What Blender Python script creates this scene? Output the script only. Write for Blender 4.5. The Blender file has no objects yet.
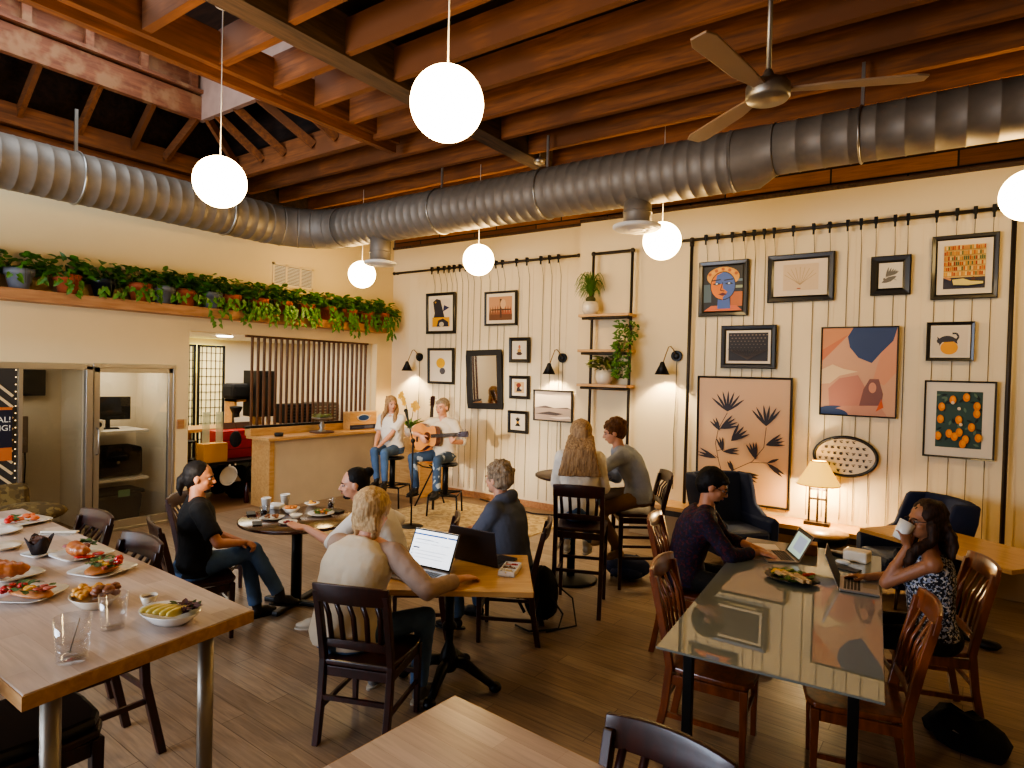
import bpy, bmesh, math, random
from mathutils import Vector, Matrix, Quaternion
random.seed(7)
col = bpy.context.scene.collection
PI = math.pi
V = Vector
def R(d): return math.radians(d)

# ---------------------------------------------------------------- camera model
CAMR = Matrix(((0.8185253, 0.03120126, -0.57362253), (0.57390195, 0.0, 0.81892402), (0.02555146, -0.99951312, -0.01790647)))
FPX, HC = 625.0, 2.05
def _ray(px, py): return CAMR @ V((px - 512, py - 384, FPX))
def at(px, py, z):
    r = _ray(px, py); t = (z - HC) / r.z
    return V((r.x * t, r.y * t, z))
def atx(px, py, x):
    r = _ray(px, py); t = x / r.x
    return V((x, r.y * t, HC + r.z * t))
def aty(px, py, y):
    r = _ray(px, py); t = y / r.y
    return V((r.x * t, y, HC + r.z * t))

# ---------------------------------------------------------------- mesh builder
def frame_z(d):
    d = V(d).normalized()
    return d.to_track_quat('Z', 'Y').to_matrix()

class MB:
    def __init__(s): s.v = []; s.f = []; s.m = []; s.M = Matrix.Identity(4); s.mi = 0; s.sm = []
    def add(s, vs, fs, smooth=False):
        o = len(s.v)
        s.v += [tuple(s.M @ V(p)) for p in vs]
        for f in fs:
            s.f.append([i + o for i in f]); s.m.append(s.mi); s.sm.append(smooth)
        return s
    def box(s, c, d, rz=0, rx=0, ry=0, taper=1.0):
        m = Matrix.Translation(c) @ Matrix.Rotation(rz, 4, 'Z') @ Matrix.Rotation(rx, 4, 'X') @ Matrix.Rotation(ry, 4, 'Y')
        x, y, z = d[0] / 2, d[1] / 2, d[2] / 2
        vs = []
        for sz in (-1, 1):
            k = taper if sz < 0 else 1
            for sx, sy in ((-1, -1), (1, -1), (1, 1), (-1, 1)): vs.append(m @ V((sx * x * k, sy * y * k, sz * z)))
        return s.add(vs, [(3, 2, 1, 0), (4, 5, 6, 7), (0, 1, 5, 4), (1, 2, 6, 5), (2, 3, 7, 6), (3, 0, 4, 7)])
    def b2(s, a, b):
        return s.box([(a[i] + b[i]) / 2 for i in range(3)], [abs(b[i] - a[i]) for i in range(3)])
    def bar(s, p0, p1, w, d, up=(0, 0, 1)):
        p0, p1 = V(p0), V(p1); t = (p1 - p0).normalized(); u = V(up)
        r = t.cross(u)
        if r.length < 1e-4: r = t.cross(V((0, 1, 0)))
        r.normalize(); u = r.cross(t).normalized()
        vs = [p + r * a * w / 2 + u * b * d / 2 for p in (p0, p1) for a, b in ((-1, -1), (1, -1), (1, 1), (-1, 1))]
        return s.add(vs, [(3, 2, 1, 0), (4, 5, 6, 7), (0, 1, 5, 4), (1, 2, 6, 5), (2, 3, 7, 6), (3, 0, 4, 7)])
    def cyl(s, p0, p1, r0, r1=None, n=16, cap=True, smooth=True):
        r1 = r0 if r1 is None else r1
        p0, p1 = V(p0), V(p1); F = frame_z(p1 - p0)
        vs = []
        for p, r in ((p0, r0), (p1, r1)):
            for i in range(n):
                a = 2 * PI * i / n; vs.append(p + F @ V((r * math.cos(a), r * math.sin(a), 0)))
        s.add(vs, [(i, (i + 1) % n, n + (i + 1) % n, n + i) for i in range(n)], smooth)
        if cap:
            s.add(vs[:n], [tuple(range(n))[::-1]]); s.add(vs[n:], [tuple(range(n))])
        return s
    def tube(s, pts, r, n=8, cap=True, closed=False):
        pts = [V(p) for p in pts]; k = len(pts); rs = r if isinstance(r, (list, tuple)) else [r] * k
        vs = []; ref = None
        for i, p in enumerate(pts):
            if closed: t = pts[(i + 1) % k] - pts[i - 1]
            else: t = pts[min(i + 1, k - 1)] - pts[max(i - 1, 0)]
            t.normalize()
            if ref is None:
                ref = t.orthogonal().normalized()
            ref = (ref - t * ref.dot(t)).normalized(); b = t.cross(ref)
            for j in range(n):
                a = 2 * PI * j / n; vs.append(p + (ref * math.cos(a) + b * math.sin(a)) * rs[i])
        fs = []
        for i in range(k if closed else k - 1):
            for j in range(n):
                i2 = (i + 1) % k
                fs.append((i * n + j, i * n + (j + 1) % n, i2 * n + (j + 1) % n, i2 * n + j))
        s.add(vs, fs, True)
        if cap and not closed:
            s.add(vs[:n], [tuple(range(n))[::-1]]); s.add(vs[-n:], [tuple(range(n))])
        return s
    def lathe(s, prof, c=(0, 0, 0), n=24, axis=None, smooth=True):
        F = frame_z(axis) if axis is not None else Matrix.Identity(3)
        c = V(c); vs = []
        for r, z in prof:
            for i in range(n):
                a = 2 * PI * i / n; vs.append(c + F @ V((r * math.cos(a), r * math.sin(a), z)))
        fs = []
        for k in range(len(prof) - 1):
            for i in range(n): fs.append((k * n + i, k * n + (i + 1) % n, (k + 1) * n + (i + 1) % n, (k + 1) * n + i))
        s.add(vs, fs, smooth)
        if prof[0][0] > 1e-4: s.add(vs[:n], [tuple(range(n))[::-1]])
        if prof[-1][0] > 1e-4: s.add(vs[-n:], [tuple(range(n))])
        return s
    def ell(s, c, r, F=None, n=16, m=10, noise=0):
        c = V(c); F = F or Matrix.Identity(3); r = r if isinstance(r, (tuple, list)) else (r, r, r)
        vs = [c + F @ V((0, 0, -r[2]))]
        for j in range(1, m):
            th = -PI / 2 + PI * j / m
            for i in range(n):
                a = 2 * PI * i / n; k = 1 + (random.uniform(-noise, noise) if noise else 0)
                vs.append(c + F @ V((r[0] * math.cos(th) * math.cos(a) * k, r[1] * math.cos(th) * math.sin(a) * k, r[2] * math.sin(th) * k)))
        vs.append(c + F @ V((0, 0, r[2])))
        fs = [(0, 1 + (i + 1) % n, 1 + i) for i in range(n)]
        for j in range(m - 2):
            for i in range(n): fs.append((1 + j * n + i, 1 + j * n + (i + 1) % n, 1 + (j + 1) * n + (i + 1) % n, 1 + (j + 1) * n + i))
        L = len(vs) - 1
        fs += [(L, 1 + (m - 2) * n + i, 1 + (m - 2) * n + (i + 1) % n) for i in range(n)]
        return s.add(vs, fs, True)
    def cap(s, p0, p1, r0, r1=None, n=12):      # round-ended tapered limb
        r1 = r0 if r1 is None else r1
        s.cyl(p0, p1, r0, r1, n); s.ell(p0, r0, n=n, m=8); s.ell(p1, r1, n=n, m=8)
        return s
    def loft(s, rings, capends=True, smooth=True):
        n = len(rings[0]); vs = [p for r in rings for p in r]; fs = []
        for k in range(len(rings) - 1):
            for i in range(n): fs.append((k * n + i, k * n + (i + 1) % n, (k + 1) * n + (i + 1) % n, (k + 1) * n + i))
        s.add(vs, fs, smooth)
        if capends: s.add(rings[0], [tuple(range(n))[::-1]]); s.add(rings[-1], [tuple(range(n))])
        return s
    def prism(s, pts, z0, z1):                 # outline in xy
        n = len(pts)
        vs = [(p[0], p[1], z0) for p in pts] + [(p[0], p[1], z1) for p in pts]
        fs = [tuple(range(n))[::-1], tuple(range(n, 2 * n))] + [(i, (i + 1) % n, n + (i + 1) % n, n + i) for i in range(n)]
        return s.add(vs, fs)
    def build(s, name, mats, parent=None, bevel=0, recalc=True):
        me = bpy.data.meshes.new(name)
        me.from_pydata(s.v, [], s.f); me.update()
        if not isinstance(mats, (list, tuple)): mats = [mats]
        for m in mats: me.materials.append(m)
        me.polygons.foreach_set('material_index', s.m); me.polygons.foreach_set('use_smooth', s.sm)
        if recalc:
            bm = bmesh.new(); bm.from_mesh(me); bmesh.ops.remove_doubles(bm, verts=bm.verts, dist=1e-5)
            bmesh.ops.recalc_face_normals(bm, faces=bm.faces); bm.to_mesh(me); bm.free()
        o = bpy.data.objects.new(name, me); col.objects.link(o)
        if parent is not None: o.parent = parent
        if bevel:
            b = o.modifiers.new('bevel', 'BEVEL'); b.width = bevel; b.segments = 2; b.limit_method = 'ANGLE'; b.angle_limit = R(40)
        return o

def thing(name, label, cat, loc=(0, 0, 0), rz=0, group=None):
    o = bpy.data.objects.new(name, None); col.objects.link(o); o.empty_display_size = .05
    o.location = loc; o.rotation_euler = (0, 0, rz)
    o['label'] = label; o['category'] = cat
    if group: o['group'] = group
    return o
def tag(o, label, cat, group=None, kind=None):
    o['label'] = label; o['category'] = cat
    if group: o['group'] = group
    if kind: o['kind'] = kind
    return o
def struct(o): o['kind'] = 'structure'; return o
def copy_tree(o, parent=None):
    c = o.copy(); col.objects.link(c)
    if parent is not None: c.parent = parent
    for ch in KIDS.get(o.name, []) or [x for x in bpy.data.objects if x.parent == o]: copy_tree(ch, c)
    return c
KIDS = {}
def dup(o, loc, rz, label, group=None):
    c = copy_tree(o); c.location = loc; c.rotation_euler = (0, 0, rz); c['label'] = label
    if group: c['group'] = group
    return c

# ---------------------------------------------------------------- materials
def newmat(name):
    m = bpy.data.materials.new(name); m.use_nodes = True
    nt = m.node_tree; b = nt.nodes['Principled BSDF']
    return m, nt, b
def lin(c):
    return tuple((x / 12.92 if x <= .04045 else ((x + .055) / 1.055) ** 2.4) for x in c[:3]) + (1,)
def mat(name, c, rough=.5, metal=0, bump=0, bscale=40, var=0, vscale=6, emit=0, ecol=None, coat=0, spec=None, alpha=None, trans=0, ior=1.45, sheen=0):
    m, nt, b = newmat(name); N = nt.nodes; L = nt.links
    b.inputs['Base Color'].default_value = lin(c); b.inputs['Roughness'].default_value = rough; b.inputs['Metallic'].default_value = metal
    if spec is not None: b.inputs['Specular IOR Level'].default_value = spec
    if coat: b.inputs['Coat Weight'].default_value = coat; b.inputs['Coat Roughness'].default_value = .08
    if trans: b.inputs['Transmission Weight'].default_value = trans; b.inputs['IOR'].default_value = ior
    if sheen: b.inputs['Sheen Weight'].default_value = sheen
    if emit: b.inputs['Emission Color'].default_value = lin(ecol or c); b.inputs['Emission Strength'].default_value = emit
    tc = N.new('ShaderNodeTexCoord')
    if var:
        n = N.new('ShaderNodeTexNoise'); n.inputs['Scale'].default_value = vscale; n.inputs['Detail'].default_value = 5
        L.new(tc.outputs['Object'], n.inputs['Vector'])
        mx = N.new('ShaderNodeMixRGB'); mx.inputs[1].default_value = lin([max(0, x * (1 - var)) for x in c]); mx.inputs[2].default_value = lin([min(1, x * (1 + var)) for x in c])
        L.new(n.outputs['Fac'], mx.inputs[0]); L.new(mx.outputs[0], b.inputs['Base Color'])
    if bump:
        n2 = N.new('ShaderNodeTexNoise'); n2.inputs['Scale'].default_value = bscale; n2.inputs['Detail'].default_value = 4
        L.new(tc.outputs['Object'], n2.inputs['Vector'])
        bp = N.new('ShaderNodeBump'); bp.inputs['Strength'].default_value = bump; bp.inputs['Distance'].default_value = .01
        L.new(n2.outputs['Fac'], bp.inputs['Height']); L.new(bp.outputs[0], b.inputs['Normal'])
    return m
def wood(name, c1, c2, rough=.45, stretch=(1, 12, 12), scale=3, coat=0, bump=.15, patches=None):
    m, nt, b = newmat(name); N = nt.nodes; L = nt.links
    tc = N.new('ShaderNodeTexCoord'); mp = N.new('ShaderNodeMapping'); mp.inputs['Scale'].default_value = stretch
    L.new(tc.outputs['Object'], mp.inputs['Vector'])
    n = N.new('ShaderNodeTexNoise'); n.inputs['Scale'].default_value = scale; n.inputs['Detail'].default_value = 8; n.inputs['Distortion'].default_value = .6
    L.new(mp.outputs[0], n.inputs['Vector'])
    cr = N.new('ShaderNodeValToRGB'); cr.color_ramp.elements[0].position = .3; cr.color_ramp.elements[1].position = .72
    cr.color_ramp.elements[0].color = lin(c1); cr.color_ramp.elements[1].color = lin(c2)
    L.new(n.outputs['Fac'], cr.inputs[0]); out = cr.outputs[0]
    if patches:
        n3 = N.new('ShaderNodeTexNoise'); n3.inputs['Scale'].default_value = patches[1]; n3.inputs['Detail'].default_value = 3
        L.new(tc.outputs['Object'], n3.inputs['Vector'])
        c3 = N.new('ShaderNodeValToRGB'); c3.color_ramp.elements[0].position = .48; c3.color_ramp.elements[1].position = .62
        L.new(n3.outputs['Fac'], c3.inputs[0])
        mx = N.new('ShaderNodeMixRGB'); mx.inputs[2].default_value = lin(patches[0]); L.new(out, mx.inputs[1]); L.new(c3.outputs[0], mx.inputs[0]); out = mx.outputs[0]
    L.new(out, b.inputs['Base Color']); b.inputs['Roughness'].default_value = rough
    if coat: b.inputs['Coat Weight'].default_value = coat; b.inputs['Coat Roughness'].default_value = .15
    if bump:
        bp = N.new('ShaderNodeBump'); bp.inputs['Strength'].default_value = bump; bp.inputs['Distance'].default_value = .004
        L.new(n.outputs['Fac'], bp.inputs['Height']); L.new(bp.outputs[0], b.inputs['Normal'])
    return m
def planks(name, c1, c2, c3, w, h, rough=.45, rot=0, offset=.37, gap=.004, coat=0, grain=1.0, mortar=(.1, .07, .05)):
    """boards w long, h wide, running along object X (turned by rot)."""
    m, nt, b = newmat(name); N = nt.nodes; L = nt.links
    tc = N.new('ShaderNodeTexCoord'); mp = N.new('ShaderNodeMapping'); mp.inputs['Rotation'].default_value = (0, 0, rot)
    L.new(tc.outputs['Object'], mp.inputs['Vector'])
    bt = N.new('ShaderNodeTexBrick'); bt.inputs['Scale'].default_value = 1; bt.inputs['Brick Width'].default_value = w; bt.inputs['Row Height'].default_value = h
    bt.inputs['Mortar Size'].default_value = gap; bt.offset = offset; bt.inputs['Mortar Smooth'].default_value = .1; bt.inputs['Bias'].default_value = 0
    bt.inputs['Color1'].default_value = (0, 0, 0, 1); bt.inputs['Color2'].default_value = (1, 1, 1, 1); bt.inputs['Mortar'].default_value = (.5, .5, .5, 1)
    L.new(mp.outputs[0], bt.inputs['Vector'])
    cr = N.new('ShaderNodeValToRGB'); e = cr.color_ramp.elements; e[0].color = lin(c1); e[1].color = lin(c3); k = e.new(.5); k.color = lin(c2)
    L.new(bt.outputs['Color'], cr.inputs[0])
    mp2 = N.new('ShaderNodeMapping'); mp2.inputs['Scale'].default_value = (1.5, 22, 22); L.new(mp.outputs[0], mp2.inputs['Vector'])
    n = N.new('ShaderNodeTexNoise'); n.inputs['Scale'].default_value = 2.2; n.inputs['Detail'].default_value = 7; n.inputs['Distortion'].default_value = .8
    L.new(mp2.outputs[0], n.inputs['Vector'])
    mr = N.new('ShaderNodeMapRange'); mr.inputs[1].default_value = .3; mr.inputs[2].default_value = .7; mr.inputs[3].default_value = 1 - .28 * grain; mr.inputs[4].default_value = 1 + .18 * grain
    L.new(n.outputs['Fac'], mr.inputs[0])
    n4 = N.new('ShaderNodeTexNoise'); n4.inputs['Scale'].default_value = .9; n4.inputs['Detail'].default_value = 4; L.new(tc.outputs['Object'], n4.inputs['Vector'])
    mr4 = N.new('ShaderNodeMapRange'); mr4.inputs[1].default_value = .35; mr4.inputs[2].default_value = .7; mr4.inputs[3].default_value = .85; mr4.inputs[4].default_value = 1.12
    L.new(n4.outputs['Fac'], mr4.inputs[0])
    mm = N.new('ShaderNodeMath'); mm.operation = 'MULTIPLY'; L.new(mr.outputs[0], mm.inputs[0]); L.new(mr4.outputs[0], mm.inputs[1])
    vm = N.new('ShaderNodeVectorMath'); vm.operation = 'SCALE'; L.new(cr.outputs[0], vm.inputs[0]); L.new(mm.outputs[0], vm.inputs['Scale'])
    mx = N.new('ShaderNodeMixRGB'); mx.inputs[2].default_value = lin(mortar); L.new(vm.outputs[0], mx.inputs[1]); L.new(bt.outputs['Fac'], mx.inputs[0])
    L.new(mx.outputs[0], b.inputs['Base Color']); b.inputs['Roughness'].default_value = rough
    if coat: b.inputs['Coat Weight'].default_value = coat; b.inputs['Coat Roughness'].default_value = .2
    bp = N.new('ShaderNodeBump'); bp.inputs['Strength'].default_value = .12; bp.inputs['Distance'].default_value = .004
    L.new(n.outputs['Fac'], bp.inputs['Height']); L.new(bp.outputs[0], b.inputs['Normal'])
    return m
def speck(name, base, cols, scale=60, rough=.85, thr=.55):
    """fabric print: small blotches of other colours."""
    m, nt, b = newmat(name); N = nt.nodes; L = nt.links
    tc = N.new('ShaderNodeTexCoord'); prev = None
    for i, c in enumerate(cols):
        n = N.new('ShaderNodeTexNoise'); n.inputs['Scale'].default_value = scale; n.inputs['Detail'].default_value = 2
        mp = N.new('ShaderNodeMapping'); mp.inputs['Location'].default_value = (i * 3.1, i * 1.7, 0); L.new(tc.outputs['Object'], mp.inputs[0]); L.new(mp.outputs[0], n.inputs['Vector'])
        cr = N.new('ShaderNodeValToRGB'); cr.color_ramp.elements[0].position = thr; cr.color_ramp.elements[1].position = thr + .04; L.new(n.outputs['Fac'], cr.inputs[0])
        mx = N.new('ShaderNodeMixRGB'); mx.inputs[2].default_value = lin(c); L.new(cr.outputs[0], mx.inputs[0])
        if prev is None: mx.inputs[1].default_value = lin(base)
        else: L.new(prev, mx.inputs[1])
        prev = mx.outputs[0]
    L.new(prev, b.inputs['Base Color']); b.inputs['Roughness'].default_value = rough
    return m

M = {}
M['wall'] = mat('wall_paint', (.90, .81, .62), .75, bump=.03, bscale=60, var=.02, vscale=1.5)
M['wallw'] = mat('wall_paint_pale', (.91, .83, .67), .7, bump=.03, bscale=60)
M['white'] = mat('white_paint', (.9, .88, .84), .5)
M['floor'] = planks('floor_boards', (.51, .42, .33), (.56, .465, .37), (.60, .51, .41), 1.7, .145, rough=.4, gap=.0022, mortar=(.36, .28, .20))
M['butcher'] = planks('butcher_block', (.70, .61, .55), (.76, .67, .61), (.82, .74, .68), .55, .085, rough=.3, gap=.0004, grain=.5, mortar=(.62, .50, .42), coat=.15)
M['butcher_edge'] = wood('butcher_edge', (.66, .48, .29), (.78, .60, .38), .4, (2, 10, 10), 3)
M['maple'] = wood('maple_wood', (.72, .54, .32), (.82, .65, .42), .4, (2, 14, 14), 2.2, coat=.2)
M['mapley'] = wood('maple_wood_long', (.72, .54, .32), (.82, .65, .42), .4, (14, 2, 14), 2.2, coat=.2)
M['mahog'] = wood('mahogany', (.13, .045, .03), (.24, .08, .05), .38, (6, 6, 1.5), 4, coat=.25, bump=.05)
M['honey'] = wood('honey_wood', (.36, .17, .07), (.54, .28, .12), .32, (6, 6, 1.5), 4, coat=.5, bump=.05)
M['joist'] = wood('joist_wood', (.38, .22, .10), (.58, .35, .17), .82, (1.2, 14, 14), 2, patches=((.42, .25, .12), 1.2))
M['joisty'] = wood('joist_wood_long', (.38, .22, .10), (.58, .35, .17), .82, (14, 1.2, 14), 2, patches=((.42, .25, .12), 1.2))
M['oldgird'] = wood('weathered_girder', (.20, .14, .10), (.38, .28, .20), .75, (14, 1.2, 14), 2, patches=((.32, .24, .18), 1.5))
M['redwood'] = wood('scraped_redwood', (.44, .25, .15), (.58, .36, .23), .75, (14, 1.5, 14), 2, patches=((.60, .43, .29), 5.0))
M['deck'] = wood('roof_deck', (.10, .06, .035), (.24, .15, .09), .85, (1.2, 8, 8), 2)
M['lath'] = planks('lath_boards', (.42, .26, .15), (.56, .36, .21), (.66, .45, .29), 1.2, .18, rough=.7, gap=.01, mortar=(.05, .03, .02))
M['fascia'] = wood('ledge_wood', (.62, .42, .26), (.74, .54, .36), .55, (14, 1.5, 14), 2)
M['galv'] = mat('galvanised_steel', (.52, .48, .43), .55, .38, var=.12, vscale=9, bump=.04, bscale=15)
M['steel'] = mat('brushed_steel', (.62, .59, .54), .42, .9)
M['alum'] = mat('aluminium_frame', (.72, .70, .66), .35, .9)
M['black'] = mat('black_metal', (.035, .033, .032), .45, .3)
M['blackm'] = mat('black_plastic', (.04, .04, .042), .5)
M['blackf'] = mat('black_fabric', (.03, .03, .035), .9, bump=.3, bscale=80)
M['vinyl'] = mat('black_vinyl', (.03, .03, .03), .35, coat=.2)
M['pipe'] = mat('dark_iron_pipe', (.23, .20, .17), .5, .35)
M['brass'] = mat('aged_brass', (.55, .42, .22), .35, .9)
M['cream'] = mat('cream_ceramic', (.88, .83, .74), .25, coat=.3)
M['ceramic'] = mat('white_ceramic', (.92, .91, .88), .2, coat=.4)
M['terra'] = mat('terracotta', (.66, .33, .19), .8, var=.12, vscale=12, bump=.1)
M['greypot'] = mat('grey_pot', (.46, .47, .49), .6, var=.08)
M['soil'] = mat('soil', (.12, .08, .05), .95)
M['leaf'] = mat('pothos_leaf', (.26, .42, .12), .42, var=.45, vscale=8)
M['leaf2'] = mat('fern_leaf', (.28, .42, .14), .5, var=.35, vscale=9)
M['leaf3'] = mat('olive_leaf', (.42, .45, .18), .5, var=.35, vscale=9)
M['stem'] = mat('stem', (.28, .28, .12), .7)
def thinglass(name, tint=(.97, .98, .98), k=.12):
    m = bpy.data.materials.new(name); m.use_nodes = True; nt = m.node_tree; N = nt.nodes; L = nt.links
    for n in list(N): N.remove(n)
    o = N.new('ShaderNodeOutputMaterial'); t = N.new('ShaderNodeBsdfTransparent'); t.inputs[0].default_value = tint + (1,)
    g = N.new('ShaderNodeBsdfGlossy'); g.inputs['Roughness'].default_value = .02; g.inputs['Color'].default_value = (1, 1, 1, 1)
    f = N.new('ShaderNodeLayerWeight'); f.inputs['Blend'].default_value = k; mx = N.new('ShaderNodeMixShader')
    L.new(f.outputs['Facing'], mx.inputs[0]); L.new(t.outputs[0], mx.inputs[1]); L.new(g.outputs[0], mx.inputs[2]); L.new(mx.outputs[0], o.inputs[0]); return m
M['glass'] = thinglass('clear_glass', (.975, .98, .985), .14)
M['water'] = thinglass('clear_water', (.97, .98, .99), .05)
M['globe'] = mat('globe_glow', (1, .95, .85), .5, emit=21, ecol=(1, .84, .56))
M['warm'] = mat('warm_glow', (1, .8, .5), .5, emit=18, ecol=(1, .80, .52))
M['navy'] = mat('navy_velvet', (.075, .125, .25), .85, bump=.15, bscale=60, var=.1)
M['skinl'] = mat('skin_light', (.80, .58, .46), .5, var=.05, vscale=14)
M['skinm'] = mat('skin_medium', (.70, .47, .34), .5, var=.05, vscale=14)
M['skind'] = mat('skin_brown', (.60, .40, .28), .5, var=.05, vscale=14)
M['lips'] = mat('lip_skin', (.62, .32, .27), .5)
M['eyew'] = mat('eye_white', (.62, .56, .52), .4)
M['eyeb'] = mat('eye_dark', (.06, .04, .03), .2)
def hairmat(n, c1, c2):
    m = wood(n, c1, c2, .62, (40, 40, 3), 2.5, bump=.6); m.node_tree.nodes['Principled BSDF'].inputs['Specular IOR Level'].default_value = .25; return m
M['hblack'] = hairmat('black_hair', (.03, .022, .02), (.09, .065, .055))
M['hblond'] = hairmat('blonde_hair', (.58, .45, .30), (.84, .72, .54))
M['hblond2'] = hairmat('light_brown_hair', (.42, .31, .21), (.76, .62, .45))
M['hgrey'] = hairmat('grey_blond_hair', (.38, .31, .24), (.66, .58, .48))
M['hbrown'] = hairmat('brown_hair', (.22, .13, .07), (.46, .30, .17))
M['hdbrown'] = hairmat('dark_brown_hair', (.08, .045, .03), (.26, .16, .10))
M['jean'] = mat('blue_denim', (.27, .37, .50), .85, var=.25, vscale=7, bump=.25, bscale=120)
M['jeanr'] = speck('ripped_denim', (.22, .30, .40), [(.42, .50, .58), (.66, .70, .74)], 9, .85, .6)
M['khaki'] = mat('khaki_cotton', (.50, .37, .23), .85, var=.1, bump=.2, bscale=100)
M['greyp'] = mat('grey_trousers', (.26, .24, .24), .85, bump=.2)
M['blackp'] = mat('black_trousers', (.035, .033, .035), .85, bump=.2)
M['tblack'] = mat('black_shirt', (.03, .03, .035), .85, bump=.3, bscale=30)
M['twhite'] = mat('white_shirt', (.88, .85, .80), .8, bump=.3, bscale=30)
M['tcream'] = mat('cream_shirt', (.82, .76, .66), .8, bump=.3, bscale=30)
M['traglan'] = mat('dusty_sleeve', (.66, .56, .49), .85, bump=.3, bscale=30)
M['tgrey'] = mat('grey_blue_shirt', (.60, .63, .69), .85, var=.1, bump=.3, bscale=30)
M['hoodie'] = mat('slate_hoodie', (.30, .32, .38), .9, var=.1, bump=.3, bscale=30)
M['purple'] = speck('purple_print', (.13, .06, .13), [(.30, .08, .14), (.10, .09, .22)], 45, .85, .54)
M['floral'] = speck('navy_floral', (.06, .07, .12), [(.80, .78, .76), (.55, .58, .66)], 60, .85, .55)
M['sneaker'] = mat('grey_sneaker', (.45, .44, .43), .7)
M['sneakw'] = mat('pale_sneaker', (.75, .71, .64), .7)
M['boot'] = mat('dark_shoe', (.08, .06, .05), .6)
M['sock'] = mat('beige_sock', (.62, .50, .36), .95, bump=.2)
# ================================================================ camera
cam = bpy.data.cameras.new('camera'); cam.sensor_width = 36; cam.lens = 36 * FPX / 1024; cam.clip_start = .02
co = bpy.data.objects.new('camera', cam); col.objects.link(co)
mw = Matrix.Identity(4)
for i in range(3):
    mw[i][0] = CAMR[i][0]; mw[i][1] = -CAMR[i][1]; mw[i][2] = -CAMR[i][2]
mw[2][3] = HC
co.matrix_world = mw
bpy.context.scene.camera = co

XL, YB, YR, XS = -8.27, 8.0, 7.85, -4.37      # left wall, back wall, stepped back wall, step
# ================================================================ shell
b = MB(); b.b2((XL, -3.5, -.1), (4, 8.2, 0)); struct(b.build('floor', M['floor']))
M['floor'].node_tree.nodes['Mapping'].inputs['Rotation'].default_value = (0, 0, R(1.5))
M['backfloor'] = mat('back_floor', (.50, .36, .22), .5)
b = MB(); b.b2((-11.2, 1.0, -.1), (XL, 8.2, 0)); struct(b.build('floor_kitchen', M['backfloor']))
b = MB(); WT = .16
for a, c in (((XL - WT, -3.5, 0), (XL, 1.0, 4.45)), ((XL - WT, 1.0, 2.03), (XL, 4.15, 4.45)), ((XL - WT, 4.15, 0), (XL, 4.33, 4.45)), ((XL - WT, 4.33, 2.5), (XL, 7.64, 4.45)), ((XL - WT, 7.64, 0), (XL, 8.0, 4.45))):
    b.b2(a, c)
struct(b.build('wall_left', M['wall']))
b = MB(); b.b2((XL - WT, YB, 0), (XS, YB + .2, 4.2)); struct(b.build('wall_back', M['wallw']))
b = MB(); b.b2((XS, YR, 0), (4, YR + .35, 4.2)); struct(b.build('wall_back_stepped', M['wallw']))
b = MB(); b.b2((XL, YB + .02, 4.2), (4.2, YB + .1, 5.0)); struct(b.build('wall_upper', M['lath']))
M['lath'].node_tree.nodes['Mapping'].inputs['Rotation'].default_value = (R(90), 0, 0)
for a, c, n in (((XL, YB - .03, 4.2), (XS, YB + .02, 4.24), 'trim_1'), ((XS, YR - .03, 4.2), (4, YR + .02, 4.24), 'trim_2')):
    b = MB(); b.b2(a, c); struct(b.build(n, M['oldgird']))
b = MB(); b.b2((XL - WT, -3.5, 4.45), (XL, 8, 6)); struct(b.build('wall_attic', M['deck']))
b = MB(); b.b2((4, -3.5, 0), (4.2, 8.2, 6)); struct(b.build('wall_right', M['wall']))
b = MB(); b.b2((XL, -3.7, 0), (4, -3.5, 6)); struct(b.build('wall_front', M['wall']))
b = MB(); b.b2((XL, YB - .02, 0), (XS, YB, .1)); struct(b.build('baseboard_back', M['fascia']))
# back room
M['kwall'] = mat('kitchen_paint', (.88, .83, .74), .8)
for a_, c_ in (((-11.3, 1.0, 0), (-11.2, 8.2, 2.75)), ((-11.2, 8.0, 0), (XL - WT, 8.1, 2.75)), ((-11.2, 4.2, 0), (XL - WT, 4.3, 2.75))):
    b = MB(); b.b2(a_, c_); struct(b.build('wall_kitchen', M['kwall']))
b = MB(); b.b2((-11.3, 4.2, 2.53), (XL - WT, 8.1, 2.75)); struct(b.build('ceiling_kitchen', M['white']))
b = MB(); b.b2((-9.35, 1.0, 0), (-9.25, 4.2, 2.2)); b.b2((-9.25, 3.22, 0), (XL - .12, 3.28, 2.2)); b.b2((-9.25, 4.12, 0), (XL - .12, 4.2, 2.2)); struct(b.build('wall_closet', M['kwall']))
b = MB(); b.b2((-9.35, 1.0, 2.1), (XL - WT, 4.2, 2.2)); struct(b.build('ceiling_closet', M['white']))

# ================================================================ ceiling timbers
def joist(name, a, c, m):
    b = MB(); b.b2(a, c); return struct(b.build(name, m))
ZJ = 4.5
y = 7.9
while y > -1:
    joist('ceiling_joist', (-3.97, y - .03, ZJ), (4, y + .03, ZJ + .27), M['joist']); y -= .515
for y in (5.15, 5.66, 6.17, 6.68, 7.2, 7.7): joist('ceiling_joist', (XL, y - .03, ZJ), (-4.15, y + .03, ZJ + .27), M['joist'])
for y in (4.64, 4.72): joist('ceiling_joist', (XL, y - .035, ZJ + (0 if y < 4.7 else .03)), (-4.15, y + .035, ZJ + .27), M['joist'])
for y in (-.2, .4, 1.0, 1.6, 2.25, 2.85, 3.35, 3.8, 4.22): joist('ceiling_joist', (-5.0, y - .035, ZJ + .02), (-4.15, y + .035, ZJ + .3), M['joist'])
joist('ceiling_girder', (-4.15, -3.5, ZJ - .02), (-3.93, 7.0, ZJ + .3), M['oldgird'])
joist('ceiling_beam', (-5.2, -3.5, ZJ - .04), (-5.12, 4.95, ZJ + .05), M['joisty'])
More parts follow.
